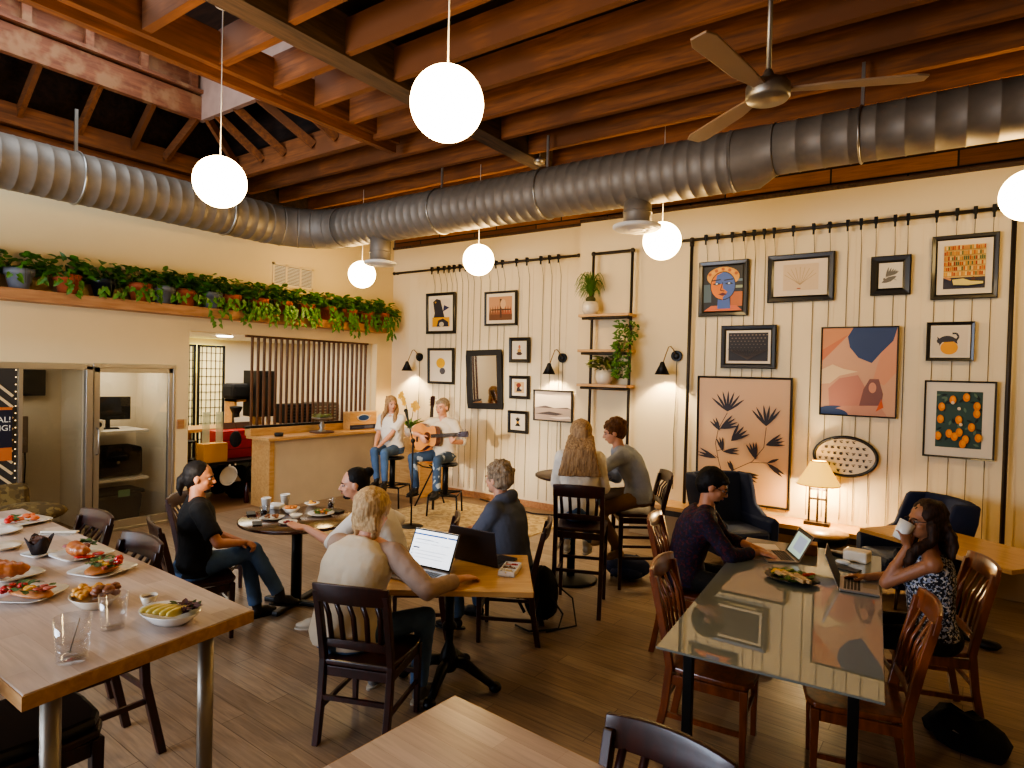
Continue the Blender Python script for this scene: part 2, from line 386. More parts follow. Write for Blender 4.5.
joist('ceiling_beam', (-5.14, -3.5, ZJ + .05), (-5.06, 4.95, ZJ + .3), M['joisty'])
joist('ceiling_beam', (-5.05, -3.5, ZJ - .0), (-4.98, 3.42, ZJ + .28), M['joisty'])
joist('ceiling_beam', (-8.1, -3.5, ZJ - .02), (-8.0, 4.65, ZJ + .2), M['joisty'])
joist('ceiling_beam', (-8.12, -3.5, ZJ - .12), (-8.06, 4.65, ZJ - .04), M['joisty'])
joist('skylight_curb', (-7.62, -3.5, 5.02), (-7.54, 4.05, 5.30), M['redwood'])
joist('skylight_batten', (-7.63, -3.5, 5.33), (-7.50, 4.05, 5.37), M['redwood'])
joist('skylight_curb', (-7.66, -3.5, 5.30), (-7.62, 4.05, 5.80), M['redwood'])
for y in (.6, 1.2, 1.75, 2.3, 2.85, 3.4, 3.97): joist('skylight_stud', (-7.62, y - .04, 5.37), (-7.55, y + .04, 5.62), M['redwood'])
joist('skylight_plate', (-7.62, -3.5, 5.62), (-7.50, 4.05, 5.70), M['redwood'])
M['curb_lit'] = mat('skylight_curb_lit', (.60, .48, .41), .7, var=.15)  # skylight falling on the far curb face is put into this paler colour
joist('skylight_curb', (-7.62, 4.05, 5.02), (-5.35, 4.11, 5.8), M['curb_lit'])
def strut(p, q, m, w=.05, d=.09):
    b = MB(); b.bar(p, q, w, d); struct(b.build('skylight_strut', m))
for y in (1.0, 1.6, 2.2, 2.75, 3.3): strut((-8.03, y + .18, 4.6), (-7.6, y + .22, 5.06), M['joist'])
strut((-8.0, 3.85, 4.58), (-7.6, 4.02, 5.05), M['joist'])
for xa, xb in ((-7.65, -7.5), (-7.1, -7.3), (-6.65, -6.9), (-6.1, -6.45), (-5.7, -6.0), (-5.35, -5.55)): strut((xa, 4.6, 4.62), (xb, 4.1, 5.06), M['joist'])
b = MB()
for a, c in (((-4.9, -3.5, 4.95), (4.2, 8.2, 5.0)), ((XL, 4.9, 4.95), (-4.9, 8.2, 5.0))): b.b2(a, c)
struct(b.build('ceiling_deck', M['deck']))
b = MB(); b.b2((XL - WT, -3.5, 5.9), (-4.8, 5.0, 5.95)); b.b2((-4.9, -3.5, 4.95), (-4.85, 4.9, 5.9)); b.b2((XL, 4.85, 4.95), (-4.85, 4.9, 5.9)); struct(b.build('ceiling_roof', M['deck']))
joist('ceiling_rafter', (-8.2, 1.5, 5.2), (-7.7, 1.56, 5.4), M['deck']); joist('ceiling_rafter', (-8.2, 3.0, 5.2), (-7.7, 3.06, 5.4), M['deck'])
# sprinkler pipe and small ceiling sensor
sp = aty(612, 108, 5.5)
b = MB(); b.cyl((sp.x, 5.5, sp.z - .03), (sp.x, 5.5, sp.z + .04), .07, .05); b.cyl((sp.x, 5.5, sp.z + .04), (sp.x, 5.5, 4.6), .008)
tag(b.build('ceiling_sensor', M['blackm']), 'small black round sensor hanging between the joists', 'sensor')
sp = aty(540, 145, 6.0)
b = MB(); b.lathe([(.02, -.04), (.06, -.02), (.07, .02), (.02, .04)], (sp.x, 6.0, 4.46)); b.cyl((sp.x, 6.0, 4.5), (sp.x, 6.0, 4.7), .008)
tag(b.build('sprinkler_head', M['steel']), 'small metal ceiling sprinkler head beside the dark girder', 'sprinkler')

# ================================================================ air duct
duct = thing('air_duct', 'large galvanised spiral air duct running along both walls under the joists', 'duct', (0, 0, 0))
ZD, XD, YD = 3.98, -7.6, 5.70
def spiral(p0, p1, r, name, pitch=.115, r1=None):
    p0, p1 = V(p0), V(p1); L = (p1 - p0).length; prof = []; z = 0
    while z < L - .02:
        k = 1 if r1 is None else 1
        prof += [(r, z), (r, z + pitch - .018), (r + .004, z + pitch - .012), (r + .004, z + pitch - .004)]; z += pitch
    prof.append((r, L))
    b = MB(); b.lathe(prof, p0, 40, p1 - p0)
    o = b.build(name, M['galv'], duct); return o
spiral((XD, -3.4, ZD), (XD, YD - .75, ZD), .265, 'duct_section', .14)
pts = []; RB = .75
for i in range(6):
    a = PI / 2 * i / 5; pts.append(V((XD + RB - RB * math.cos(a), YD - RB + RB * math.sin(a), ZD)))
for i in range(5):
    b = MB(); t = (pts[i + 1] - pts[i]).normalized()
    def ring(p, tt, r):
        F = frame_z(tt); return [p + F @ V((r * math.cos(2 * PI * j / 40), r * math.sin(2 * PI * j / 40), 0)) for j in range(40)]
    def tan(k): a = PI / 2 * k / 5; return V((math.sin(a), math.cos(a), 0))
    def rg(p, tt, r):
        up = V((0, 0, 1)); rt = tt.cross(up).normalized()
        return [p + (rt * math.cos(2 * PI * j / 40) + up * math.sin(2 * PI * j / 40)) * r for j in range(40)]
    b.loft([rg(pts[i], tan(i), .272), rg(pts[i] + t * .02, tan(i), .265), rg(pts[i + 1] - t * .02, tan(i + 1), .265), rg(pts[i + 1], tan(i + 1), .272)])
    b.build('elbow_gore', M['galv'], duct)
xr = aty(733, 150, YD).x
spiral((XD + RB, YD, ZD), (xr, YD, ZD), .262, 'duct_section', .125)
b = MB(); b.lathe([(.27, 0), (.262, .02), (.262, .22), (.215, .36), (.222, .37)], (xr, YD, ZD), 40, (1, 0, 0))
ob = b.build('duct_reducer', M['galv'], duct)
for v in ob.data.vertices:
    k = (v.co.x - xr - .22) / .15
    if k > 0: v.co.z += .045 * min(1, k)
spiral((xr + .37, YD, ZD + .045), (4, YD, ZD + .045), .212, 'duct_section', .19)
for x, yy, ax in ((XD, 2.75, 'y'), (XD, 4.4, 'y')):
    b = MB(); n = 32
    b.tube([(x + .272 * math.cos(2 * PI * j / n), yy, ZD + .272 * math.sin(2 * PI * j / n)) for j in range(n)], .012, 6, closed=True)
    b.b2((x - .012, yy - .015, ZD + .26), (x + .012, yy + .015, 4.7)); b.build('hanger_strap', M['alum'], duct)
for xx, r in ((-5.1, .27), (-3.6, .27), (aty(863, 90, YD).x, .22), (.6, .22)):
    b = MB(); n = 32; zc = ZD + (.045 if r < .25 else 0)
    b.tube([(xx, YD + r * math.cos(2 * PI * j / n), zc + r * math.sin(2 * PI * j / n)) for j in range(n)], .009, 6, closed=True)
    b.b2((xx - .012, YD - .01, zc + r), (xx + .012, YD + .01, 4.6)); b.build('hanger_strap', M['alum'], duct)
for px, py, rr in ((380, 263, .21), (637, 227, .235)):
    p = aty(px, py, YD); df = V((p.x, YD, p.z))
    b = MB(); b.cyl((p.x, YD, p.z + .01), (p.x, YD, ZD - .2), .135, n=28)
    b.cyl((p.x, YD, p.z + .13), (p.x, YD, p.z + .145), .142, n=28); b.build('duct_drop', M['galv'], duct)
    b = MB(); b.lathe([(.05, -.03), (.09, -.035), (.10, -.01), (.13, -.035), (.15, -.005), (rr - .03, -.03), (rr, -.01), (rr, .01), (.14, .03)], (p.x, YD, p.z), 32); b.build('diffuser', M['white'], duct)

# ================================================================ globe pendants
def globe(loc, r, label):
    t = thing('globe_pendant', label, 'pendant lamp', loc, 0, 'white globe pendants')
    b = MB(); b.ell((0, 0, 0), r, n=48, m=28); b.build('globe_shade', M['globe'], t)
    b = MB(); b.cyl((0, 0, r - .01), (0, 0, 4.62 - loc[2]), .004, n=8); b.build('cord', M['white'], t)
    if loc[1] < 5:
        b = MB(); b.lathe([(.06, 0), (.055, -.02), (.012, -.035)], (0, 0, 4.62 - loc[2]), 16); b.build('canopy_cap', M['white'], t)
    return t
for px, py, pr, lab in ((220, 182, 28.5, 'white globe pendant hanging below the skylight framing near the bend of the duct'),
                        (447, 104, 37, 'largest looking white globe pendant, hanging below the dark girder'),
                        (362, 274.5, 13.5, 'small looking white globe pendant beside the duct drop above the corner'),
                        (478.5, 260, 15.5, 'white globe pendant below the duct in front of the first picture rail'),
                        (662, 241, 19, 'white globe pendant tucked beside the big round duct diffuser'),
                        (1030, 195, 25, 'white globe pendant beside the tall iron pipe beyond the bookshelf print')):
    q = at(px, py, 3.36) if py < 190 else aty(px, py, 6.12)
    globe(tuple(q), .18 if py < 190 else .192, lab)

# ================================================================ ceiling fan
f0 = V((-.86, 3.58, 3.61))
fan = thing('ceiling_fan', 'brushed steel ceiling fan with round hub hanging on a long rod', 'fan', tuple(f0))
b = MB(); b.lathe([(.0, -.05), (.105, -.045), (.115, -.03), (.115, .03), (.10, .05), (.03, .06), (.028, .10), (.018, .12)], (0, 0, 0), 32); b.build('motor_hub', M['steel'], fan)
b = MB(); b.cyl((0, 0, .1), (0, 0, 1.0), .014, n=12); b.build('rod', M['steel'], fan)
M['fanb'] = mat('pale_fan_blade', (.60, .48, .36), .5)
for k in range(3):
    a = R(20 + 120 * k); b = MB(); F = Matrix.Rotation(a, 4, 'Z'); b.M = F @ Matrix.Rotation(R(7), 4, 'X')
    b.prism([(.10, -.03), (.30, -.06), (.70, -.065), (.76, -.04), (.76, .04), (.70, .06), (.30, .045), (.10, .03)], .0, .012); b.build('blade', M['fanb'], fan, .003)

# ================================================================ lights
sc = bpy.context.scene
w = bpy.data.worlds.new('world'); sc.world = w; w.use_nodes = True
w.node_tree.nodes['Background'].inputs[0].default_value = (.9, .85, .8, 1); w.node_tree.nodes['Background'].inputs[1].default_value = .03
def light(kind, loc, power, colr, size=None, target=None, name='lamp_light', **kw):
    l = bpy.data.lights.new(name, kind); l.energy = power; l.color = colr
    if kind == 'AREA':
        l.shape = 'RECTANGLE'; l.size = size[0]; l.size_y = size[1]
    elif size: l.shadow_soft_size = size
    for k, v in kw.items(): setattr(l, k, v)
    o = bpy.data.objects.new(name, l); col.objects.link(o); o.location = loc
    if target is not None: o.rotation_euler = (V(target) - V(loc)).to_track_quat('-Z', 'Y').to_euler()
    return o
WARM = (1, .77, .44)
light('AREA', (-5.2, -3.3, 1.9), 330, (.70, .81, 1), (4.5, 2.2), (-4.6, 3, .6), 'window_light')
light('AREA', (-6.4, 1.5, 5.85), 60, (.75, .86, 1), (2, 4), (-6.4, 1.5, 0), 'skylight_light')
light('AREA', (-9.8, 6.0, 2.50), 45, (1, .90, .74), (1.6, 2.6), (-9.8, 6.0, 0), 'kitchen_light')
light('AREA', (-8.8, 3.7, 2.08), 4, (1, .93, .8), (.5, .5), (-8.8, 3.7, 0), 'closet_light')
light('AREA', (-8.8, 2.2, 2.08), 4, (1, .93, .8), (.5, 1.2), (-8.8, 2.2, 0), 'closet_light')
s = light('SPOT', (-3.1, -1.6, 2.1), 1300, (1, .84, .64), .04, (-5.75, 6.8, 1.15), 'stage_light', spot_size=R(19), spot_blend=.7)
# shoji wall window in kitchen ceiling light disc
b = MB(); b.cyl((-9.6, 5.6, 2.51), (-9.6, 5.6, 2.53), .12); M['lit'] = mat('ceiling_light_disc', (1, .95, .85), .5, emit=6)
tag(b.build('ceiling_light', M['lit']), 'small round recessed light in the white kitchen ceiling', 'ceiling light')
sc.view_settings.view_transform = 'AgX'
sc.view_settings.look = 'AgX - Medium High Contrast'
sc.view_settings.exposure = .84
# ================================================================ glass storefront in the side wall
door = thing('glass_door', 'aluminium framed glass door with a long pull handle before the storage closet', 'glass door', (XL, 3.70, 0))
b = MB()
for y0, y1, z0, z1 in ((-.48, -.42, 0, 1.99), (.38, .43, 0, 1.99), (-.48, .43, 1.93, 1.99), (-.48, .43, .02, .12)): b.b2((-.06, y0, z0), (-.01, y1, z1))
b.build('frame', M['alum'], door, .003)
M['pane'] = thinglass('door_glass', (.88, .87, .83), .25)
b = MB(); b.b2((-.04, -.42, .12), (-.03, .38, 1.93)); b.build('pane', M['pane'], door)
b = MB(); b.tube([(-.01, -.45, .95), (.05, -.45, .97), (.05, -.45, 1.25), (-.01, -.45, 1.27)], .011, 8); b.build('handle', M['steel'], door)
win = thing('window_1', '', ''); del win['label']; del win['category']; win['kind'] = 'structure'
b = MB()
for y0, y1, z0, z1 in ((3.13, 3.20, 0, 2.0), (1.0, 3.20, 1.96, 2.03), (4.13, 4.16, 0, 2.03), (1.0, 3.2, .0, .10), (2.48, 2.52, .1, 1.96)): b.b2((XL - .07, y0, z0), (XL + .005, y1, z1))
b.b2((XL - .07, 3.2, 1.99), (XL + .01, 4.16, 2.04)); b.b2((XL - .1, 1.0, 0), (XL + .03, 4.16, .03))
b.build('window_frame', M['alum'], win, .003)
b = MB(); b.b2((XL - .04, 2.50, .1), (XL - .03, 3.10, 1.96)); b.build('window_pane', M['pane'], win)
# dark board with slanting pale stripes + notice
pn = thing('striped_panel', 'dark panel with slanting pale stripes at the end of the storefront', 'panel', (XL, 0, 0))
b = MB(); b.b2((-.03, 1.0, .1), (.0, 2.47, 1.96)); b.build('board', mat('charcoal_board', (.20, .19, .18), .6), pn)
b = MB()
for k in range(-6, 22):
    z0 = k * .12 + .1; y0, y1 = 2.16, 2.43
    za, zb = z0 + .26, z0
    if zb < .12 or za > 1.94: continue
    b.bar((.006, y0, za), (.006, y1, zb), .026, .008, (1, 0, 0))
    b.bar((.006, 2.0, za), (.006, 1.3, za - .5 if za > .7 else .15), .016, .008, (1, 0, 0))
b.build('stripe', mat('pale_stripe', (.86, .76, .58), .6), pn)
M['tinyb'] = mat('tiny_bulb', (1, .85, .6), .4, emit=1)
for k in range(24):
    b = MB(); b.ell((.004, 2.455, .15 + k * .078), .007, n=8, m=6); b.build('bulb', M['tinyb'], pn)
po = thing('notice_poster', 'navy and orange notice with bold white lettering on the striped panel', 'poster', (XL + .015, 0, 0))
def text(s, loc, size, m, parent, rot, name='lettering', align='RIGHT', ext=.0008):
    c = bpy.data.curves.new(name, 'FONT'); c.body = s; c.size = size; c.align_x = align; c.extrude = ext; c.materials.append(m)
    tmp = bpy.data.objects.new(name + '_src', c); me = bpy.data.meshes.new_from_object(tmp); bpy.data.objects.remove(tmp)
    o = bpy.data.objects.new(name, me); col.objects.link(o); o.location = loc; o.rotation_euler = rot; o.parent = parent; return o
pa, pb = atx(-40, 405, XL), atx(11, 460, XL)
z0, z1, y0, y1 = pb.z, atx(11, 407, XL).z, pa.y, pb.y
b = MB(); b.b2((0, y0, z0), (.006, y1, z1)); b.build('orange_sheet', mat('orange_print', (.76, .42, .20), .5), po)
b = MB(); b.b2((.006, y0, z0 + .14), (.009, y1, z1 - .03)); b.build('navy_field', mat('navy_print', (.06, .08, .17), .5), po)
M['ink'] = mat('white_ink', (.95, .92, .86), .6)
for s_, dz, sz in (('AL!', .16, .085), ('NG!', .25, .085), ('& MORE', .31, .03), ('coming soon', z1 - z0 - .07, .035)):
    if s_[0] in '&c': continue
    text(s_, (.010, y1 - .01, z1 - dz), sz, M['ink'], po, (R(90), 0, R(90)))
# wooden switch plate
p = atx(180, 424, XL); b = MB(); b.b2((XL, p.y - .045, p.z - .06), (XL + .02, p.y + .045, p.z + .06)); tag(b.build('switch_plate', M['fascia'], None, .004), 'small wooden wall plate on the pillar between glass door and kitchen opening', 'switch plate')
# wall vent
v0, v1 = atx(273, 266, XL), atx(312, 291, XL)
vt = thing('wall_vent', 'white slatted air vent high on the cream wall above the potted vines', 'vent', (XL, (v0.y + v1.y) / 2, 3.43))
b = MB(); W = .36
for a, c in (((0, -W, -.17), (.015, W, -.14)), ((0, -W, .14), (.015, W, .17)), ((0, -W, -.17), (.015, -W + .03, .17)), ((0, W - .03, -.17), (.015, W, .17)), ((0, -.14, -.17), (.015, -.11, .17)), ((0, .11, -.17), (.015, .14, .17))): b.b2(a, c)
b.build('vent_frame', M['wallw'], vt)
b = MB()
for k in range(13): b.b2((.0, -W + .03, -.14 + k * .0215), (.008, W - .03, -.13 + k * .0215))
b.build('louvre', M['white'], vt)
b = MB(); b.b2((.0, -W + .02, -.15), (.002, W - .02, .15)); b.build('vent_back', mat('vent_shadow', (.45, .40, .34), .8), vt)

# ---------------------------------------------------------------- closet contents behind the glass
def shelfy(name, label, z, y0, y1, m, x0=-9.2, x1=-8.55, th=.03):
    b = MB(); b.b2((x0, y0, z - th), (x1, y1, z)); return tag(b.build(name, m), label, 'shelf')
shelfy('closet_shelf', 'upper white shelf holding a dark screen behind the glass door', 1.19, 3.3, 3.97, M['white'])
shelfy('closet_shelf', 'lower white shelf under the big black case behind the glass door', .58, 3.3, 3.97, M['white'])
t = thing('computer_monitor', 'black computer monitor on the upper closet shelf behind glass', 'monitor', (-8.9, 3.62, 1.19), R(75))
b = MB(); b.box((0, 0, .27), (.50, .03, .30)); b.build('screen', M['blackm'], t, .006)
b = MB(); b.box((0, .02, .06), (.05, .03, .14)); b.box((0, .0, .008), (.24, .16, .016)); b.build('stand', M['blackm'], t, .004)
t = thing('speaker_box', 'small white boxed gadget with a round dial beside the closet monitor', 'box', (-8.72, 3.42, 1.19))
b = MB(); b.box((0, 0, .07), (.12, .12, .14)); b.build('body', M['white'], t, .008)
b = MB(); b.cyl((.06, 0, .08), (.066, 0, .08), .035); b.cyl((.066, 0, .08), (.067, 0, .08), .02); b.build('dial', M['blackm'], t)
t = thing('equipment_case', 'big black padded case on the lower closet shelf', 'case', (-8.85, 3.64, .58), R(90))
b = MB(); b.box((0, 0, .20), (.62, .42, .38)); b.build('body', M['blackf'], t, .05)
b = MB(); b.tube([(-.1, -.22, .25), (-.09, -.25, .28), (.09, -.25, .28), (.1, -.22, .25)], .012); b.build('handle', M['blackm'], t)
b = MB(); b.ell((0, -.215, .2), (.02, .006, .02)); b.build('badge', M['steel'], t)
t = thing('storage_bin', 'black rounded storage bin with a pale green tag on the closet floor', 'bin', (-8.85, 3.66, 0), R(90))
b = MB(); b.box((0, 0, .18), (.60, .40, .36), taper=.9); b.build('body', M['blackm'], t, .04)
b = MB(); b.box((0, 0, .38), (.63, .43, .05)); b.build('lid', M['blackm'], t, .02)
b = MB(); b.box((.05, -.222, .38), (.14, .004, .09)); b.build('tag', mat('mint_label', (.45, .66, .55), .6), t)
t = thing('wall_screen', 'dark flat television on the closet wall behind the glass', 'television', (-9.22, 2.75, 1.78))
b = MB(); b.b2((0, -.28, -.16), (.04, .28, .16)); b.build('screen', M['blackm'], t, .005)
t = thing('projector_screen', 'grey brown folded display board hanging behind the window pane', 'display board', (-9.15, 2.5, 1.28))
b = MB(); b.b2((0, -.36, -.32), (.05, .20, .24)); b.b2((.05, -.05, -.34), (.09, .32, .10)); b.build('board', mat('taupe_panel', (.50, .42, .34), .7), t, .01)
b = MB()
b.tube([(-9.19, 2.82, 1.1), (-9.18, 2.83, .8), (-9.18, 2.82, .55), (-9.18, 2.77, .42), (-9.18, 2.85, .40), (-9.18, 2.82, .5)], .008)
tag(b.build('power_cable', M['blackm']), 'thin dark power cable drooping down the cream closet wall', 'cable')
b = MB(); b.b2((-9.25, 2.78, .40), (-9.235, 2.86, .52)); tag(b.build('wall_outlet', M['white']), 'white power outlet low on the closet wall behind the window', 'outlet')

# ---------------------------------------------------------------- sofa with patterned cushions by the window
M['olive'] = speck('olive_brocade', (.42, .34, .18), [(.50, .42, .24), (.34, .27, .14)], 14, .9, .5)
sf = thing('upholstered_sofa', 'olive brocade sofa by the storefront beyond the long food table', 'sofa', (-7.55, 1.72, 0), R(-90))
b = MB(); b.box((0, 0, .22), (1.5, .75, .26)); b.build('base', M['olive'], sf, .05)
b = MB(); b.box((0, .05, .42), (1.46, .7, .16)); b.build('seat', M['olive'], sf, .06)
b = MB(); b.box((0, -.32, .50), (1.5, .16, .55), rx=R(8)); b.build('backrest', M['olive'], sf, .07)
for s in (-1, 1):
    for q in (-1, 1):
        b = MB(); b.cyl((s * .68, q * .3, .1), (s * .66, q * .28, 0), .03, .02); b.build('leg', M['mahog'], sf)
for x, yaw, lb, rr in ((-7.15, 15, 'round olive patterned cushion leaning on the sofa', 1), (-7.35, -20, 'long olive patterned cushion lying at the far end of the sofa', 0)):
    t = thing('throw_cushion', lb, 'cushion', (x, 1.75 if rr else 2.28, .5), R(yaw))
    b = MB(); b.ell((0, 0, .06), (.15, .25, .21) if rr else (.2, .33, .10), n=24, m=14); b.build('cover', M['olive'], t)
    b = MB(); b.tube([(0, .25 * math.cos(a * .26) if rr else .33 * math.cos(a * .26), .06 + (.21 if rr else .02) * math.sin(a * .26)) for a in range(24)], .008, 6, closed=True); b.build('piping', M['olive'], t)

# ================================================================ service counter and slats
ct = thing('service_counter', 'grey panelled service counter with a thick maple top under the slats', 'counter', (0, 0, 0))
b = MB(); b.b2((-8.00, 5.42, .0), (-7.96, 7.995, .99)); b.build('front_panel', mat('counter_linen', (.80, .73, .61), .8, var=.06, vscale=3), ct)
b = MB(); b.b2((-8.06, 5.34, 0), (-7.95, 5.42, .99)); b.build('end_post', M['mapley'], ct)
b = MB(); b.b2((-8.42, 5.36, 0), (-8.06, 5.39, .99)); b.build('end_panel', M['mapley'], ct)
b = MB(); b.b2((-8.42, 5.26, .99), (-7.86, 7.995, 1.035)); b.build('worktop', M['mapley'], ct, .004)
b = MB(); b.b2((-8.42, 5.24, 1.035), (-8.28, 7.63, 1.14)); b.build('back_ledge', M['mapley'], ct, .003)
scn = thing('slat_screen', 'screen of thin brown upright wooden slats above the counter', 'screen', (0, 0, 0))
M['slat'] = wood('walnut_slat', (.26, .15, .09), (.38, .23, .13), .5, (8, 8, 1), 3)
for k in range(23):
    yy = 5.30 + k * (2.16 / 22); b = MB(); b.b2((-8.38, yy - .012, 1.18), (-8.34, yy + .012, 2.47)); b.build('slat', M['slat'], scn)
for z in (2.47, 1.14):
    b = MB(); b.b2((-8.39, 5.2, z), (-8.33, 7.5, z + .035)); b.build('rail', M['slat'] if z > 2 else M['black'], scn)
# things on the counter
p = atx(322, 424, -8.06)
b = MB(); b.cyl((p.x, p.y, 1.035), (p.x, p.y, 1.055), .19, n=32); tag(b.build('round_board', M['slat'], None, .004), 'dark round wooden board under the glass cake stand', 'board')
t = thing('cake_stand', 'silver footed cake stand topped with green leaves on the counter', 'cake stand', (p.x, p.y, 1.055))
b = MB(); b.lathe([(.07, 0), (.06, .01), (.03, .05), (.055, .09), (.03, .13), (.02, .17), (.15, .20), (.165, .215)], n=28); b.build('stand', M['steel'], t)
b = MB()
for k in range(90):
    a = random.uniform(0, 2 * PI); r = .15 * math.sqrt(random.random()); F = Matrix.Rotation(random.uniform(0, 6), 3, 'Z') @ Matrix.Rotation(random.uniform(-.6, .6), 3, 'X')
    b.ell((r * math.cos(a), r * math.sin(a), .225 + random.uniform(0, .05)), (.03, .015, .004), F, 6, 4)
b.build('leaves', M['leaf3'], t)
p = atx(279, 431, -8.02); b = MB(); b.lathe([(.0, 0), (.06, 0), (.065, .05), (.055, .05), (.05, .01), (0, .01)], (p.x, p.y, 1.035), 24); tag(b.build('small_bowl', M['blackm']), 'small round black bowl near the end of the counter', 'bowl')
p = atx(360, 420, -8.12)
t = thing('wooden_crate', 'maple box with a blue oval emblem standing on the counter', 'box', (-8.12, p.y, 1.035), R(88))
b = MB(); b.b2((-.28, -.09, .0), (.28, .09, .30)); b.build('body', M['maple'], t, .006)
b = MB(); b.b2((-.28, -.094, .01), (.28, -.09, .085)); b.build('lower_band', mat('navy_band', (.13, .14, .22), .6), t)
b = MB(); b.lathe([(0, .0), (1, .0)], n=32); me = b
ob = b.build('emblem', mat('emblem_blue', (.20, .36, .62), .5), t); ob.scale = (.11, .045, 1); ob.rotation_euler = (R(90), 0, 0); ob.location = (0, -.096, .20)
b = MB(); b.lathe([(.88, .0), (1.12, .0)], n=32); ob = b.build('emblem_ring', M['ceramic'], t); ob.scale = (.12, .052, 1); ob.rotation_euler = (R(90), 0, 0); ob.location = (0, -.0955, .20)
b = MB()
for s in (-1, 1): b.add([(s * .11, -.0955, .215), (s * .15, -.0955, .235), (s * .12, -.0955, .19)], [(0, 1, 2)])
b.build('emblem_lettering', M['ceramic'], t)
b = MB(); b.b2((-.24, -.098, .045), (.24, -.095, .05)); b.b2((.02, -.098, .025), (.2, -.095, .065)); b.build('lettering_band', mat('grey_print', (.35, .38, .48), .6), t)
p = aty(383, 403, 7.9)
t = thing('navy_sign', 'small navy sign with pale lettering standing behind the blonde singer', 'sign', (p.x, 7.9, p.z))
b = MB(); b.b2((-.16, -.02, -.2), (.16, .0, .13)); b.build('board', mat('navy_sign', (.10, .16, .32), .5), t)
b = MB(); b.b2((-.16, -.022, -.2), (.16, -.02, .13)); b.b2((-.14, -.023, .09), (.14, -.022, .11)); b.b2((-.11, -.025, .04), (.11, -.022, .05)); b.b2((-.09, -.025, -.02), (.09, -.022, .015)); b.mi = 0
bb = MB(); bb.b2((-.11, -.025, .03), (.11, -.022, .05)); bb.b2((-.09, -.025, -.03), (.09, -.022, .005)); bb.build('lettering', mat('gold_ink', (.82, .72, .45), .5), t)

# ================================================================ kitchen behind the slats
def boxthing(name, label, cat, px, py, x, size, m, bevel=.01, base=True, rz=0):
    q = atx(px, py, x); t = thing(name, label, cat, (x, q.y, q.z), rz)
    b = MB(); b.box((0, 0, size[2] / 2), size); b.build('body', m, t, bevel); return t
wc = thing('work_counter', 'long maple work counter along the kitchen behind the slats', 'counter', (0, 0, 0))
zc = atx(230, 428, -9.6).z
zc = atx(240, 425, -9.9).z
b = MB(); b.b2((-10.25, 4.3, zc - .05), (-9.6, 8.0, zc)); b.build('worktop', M['mapley'], wc)
b = MB(); b.b2((-10.2, 6.2, 0), (-9.7, 8.0, zc - .05)); b.build('cabinet', M['black'], wc)
b = MB()
for yy in (4.4, 5.3): b.b2((-10.2, yy, 0), (-10.14, yy + .06, zc - .05)); b.b2((-9.72, yy, 0), (-9.66, yy + .06, zc - .05))
b.build('leg', M['mapley'], wc)
rk = thing('storage_rack', 'dark storage rack with bottles and packs at the kitchen entrance', 'rack', (-9.35, 4.62, 0))
b = MB()
for z in (.25, .65, zc - .12): b.b2((-.25, -.28, z - .02), (.25, .28, z))
b.b2((-.25, -.28, 0), (-.22, .28, zc - .1))
b.build('shelf', M['black'], rk)
b = MB()
for x_ in (-.24, .23):
    for y_ in (-.27, .26): b.b2((x_, y_, 0), (x_ + .02, y_ + .02, zc - .1))
b.build('frame', M['alum'], rk)
cols_ = ((.12, .13, .2), (.25, .3, .36), (.5, .1, .08), (.10, .10, .11), (.3, .28, .25))
for k in range(10):
    z_ = (.25, .65)[k // 5]; hh_ = random.uniform(.18, .3); b = MB(); b.box((-9.30, 4.42 + (k % 5) * .1, z_ + hh_ / 2 + .001), (.2, .085, hh_)); tag(b.build('storage_pack', mat('pack_%d' % (k % 5), cols_[k % 5], .6), None, .006), ['dark blue', 'grey blue', 'dark red', 'black', 'taupe'][k % 5] + (' pack on the lowest shelf of the dark storage rack' if k < 5 else ' pack on the second shelf of the dark storage rack'), 'pack', 'packs on the storage rack')
# folding screen
sx = -10.9; q0, q1 = atx(225, 346, sx), atx(225, 426, sx); zt = q0.z
t = thing('folding_screen', 'black framed folding paper screen glowing pale yellow in the kitchen', 'folding screen', (0, 0, 0))
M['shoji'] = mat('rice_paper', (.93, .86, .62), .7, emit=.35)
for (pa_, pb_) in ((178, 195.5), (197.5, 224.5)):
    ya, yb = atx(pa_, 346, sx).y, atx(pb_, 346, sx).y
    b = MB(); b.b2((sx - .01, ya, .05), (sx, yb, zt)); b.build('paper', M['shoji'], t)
    b = MB(); b.b2((sx, ya, .05), (sx + .03, ya + .035, zt)); b.b2((sx, yb - .035, .05), (sx + .03, yb, zt)); b.b2((sx, ya, zt - .035), (sx + .03, yb, zt))
    for k in range(1, 6): yy = ya + (yb - ya) * k / 6; b.b2((sx, yy - .005, .05), (sx + .012, yy + .005, zt))
    for k in range(1, 14): zz = zt - k * .14; b.b2((sx, ya, zz - .005), (sx + .012, yb, zz + .005))
    b.build('lattice', M['black'], t)
ya, yb = atx(186, 350, -11.19).y, atx(222, 350, -11.19).y
b = MB(); b.b2((-11.2, ya, 1.9), (-11.17, yb, 2.42)); wn = b.build('window_2', mat('bright_window', (.96, .93, .55), .6, emit=1.2, ecol=(.95, .90, .50))); struct(wn)
boxthing('guitar_amplifier', 'black rounded amplifier resting on a wooden box in the kitchen', 'amplifier', 241, 399, -9.9, (.35, .52, .27), M['blackf'], .06)
t = boxthing('drinks_cabinet', 'tall black cabinet with a glossy front behind the first slats', 'cabinet', 259, 416, -9.7, (.4, .36, .78), M['black'], .01)
b = MB(); b.b2((.2, -.10, .1), (.21, .10, .7)); b.build('front_panel', mat('dark_gloss', (.14, .13, .13), .15), t)
q = atx(243, 426, -9.9); t = thing('wooden_stand', 'small open maple stand holding the amplifier in the kitchen', 'stand', (-9.95, q.y, zc))
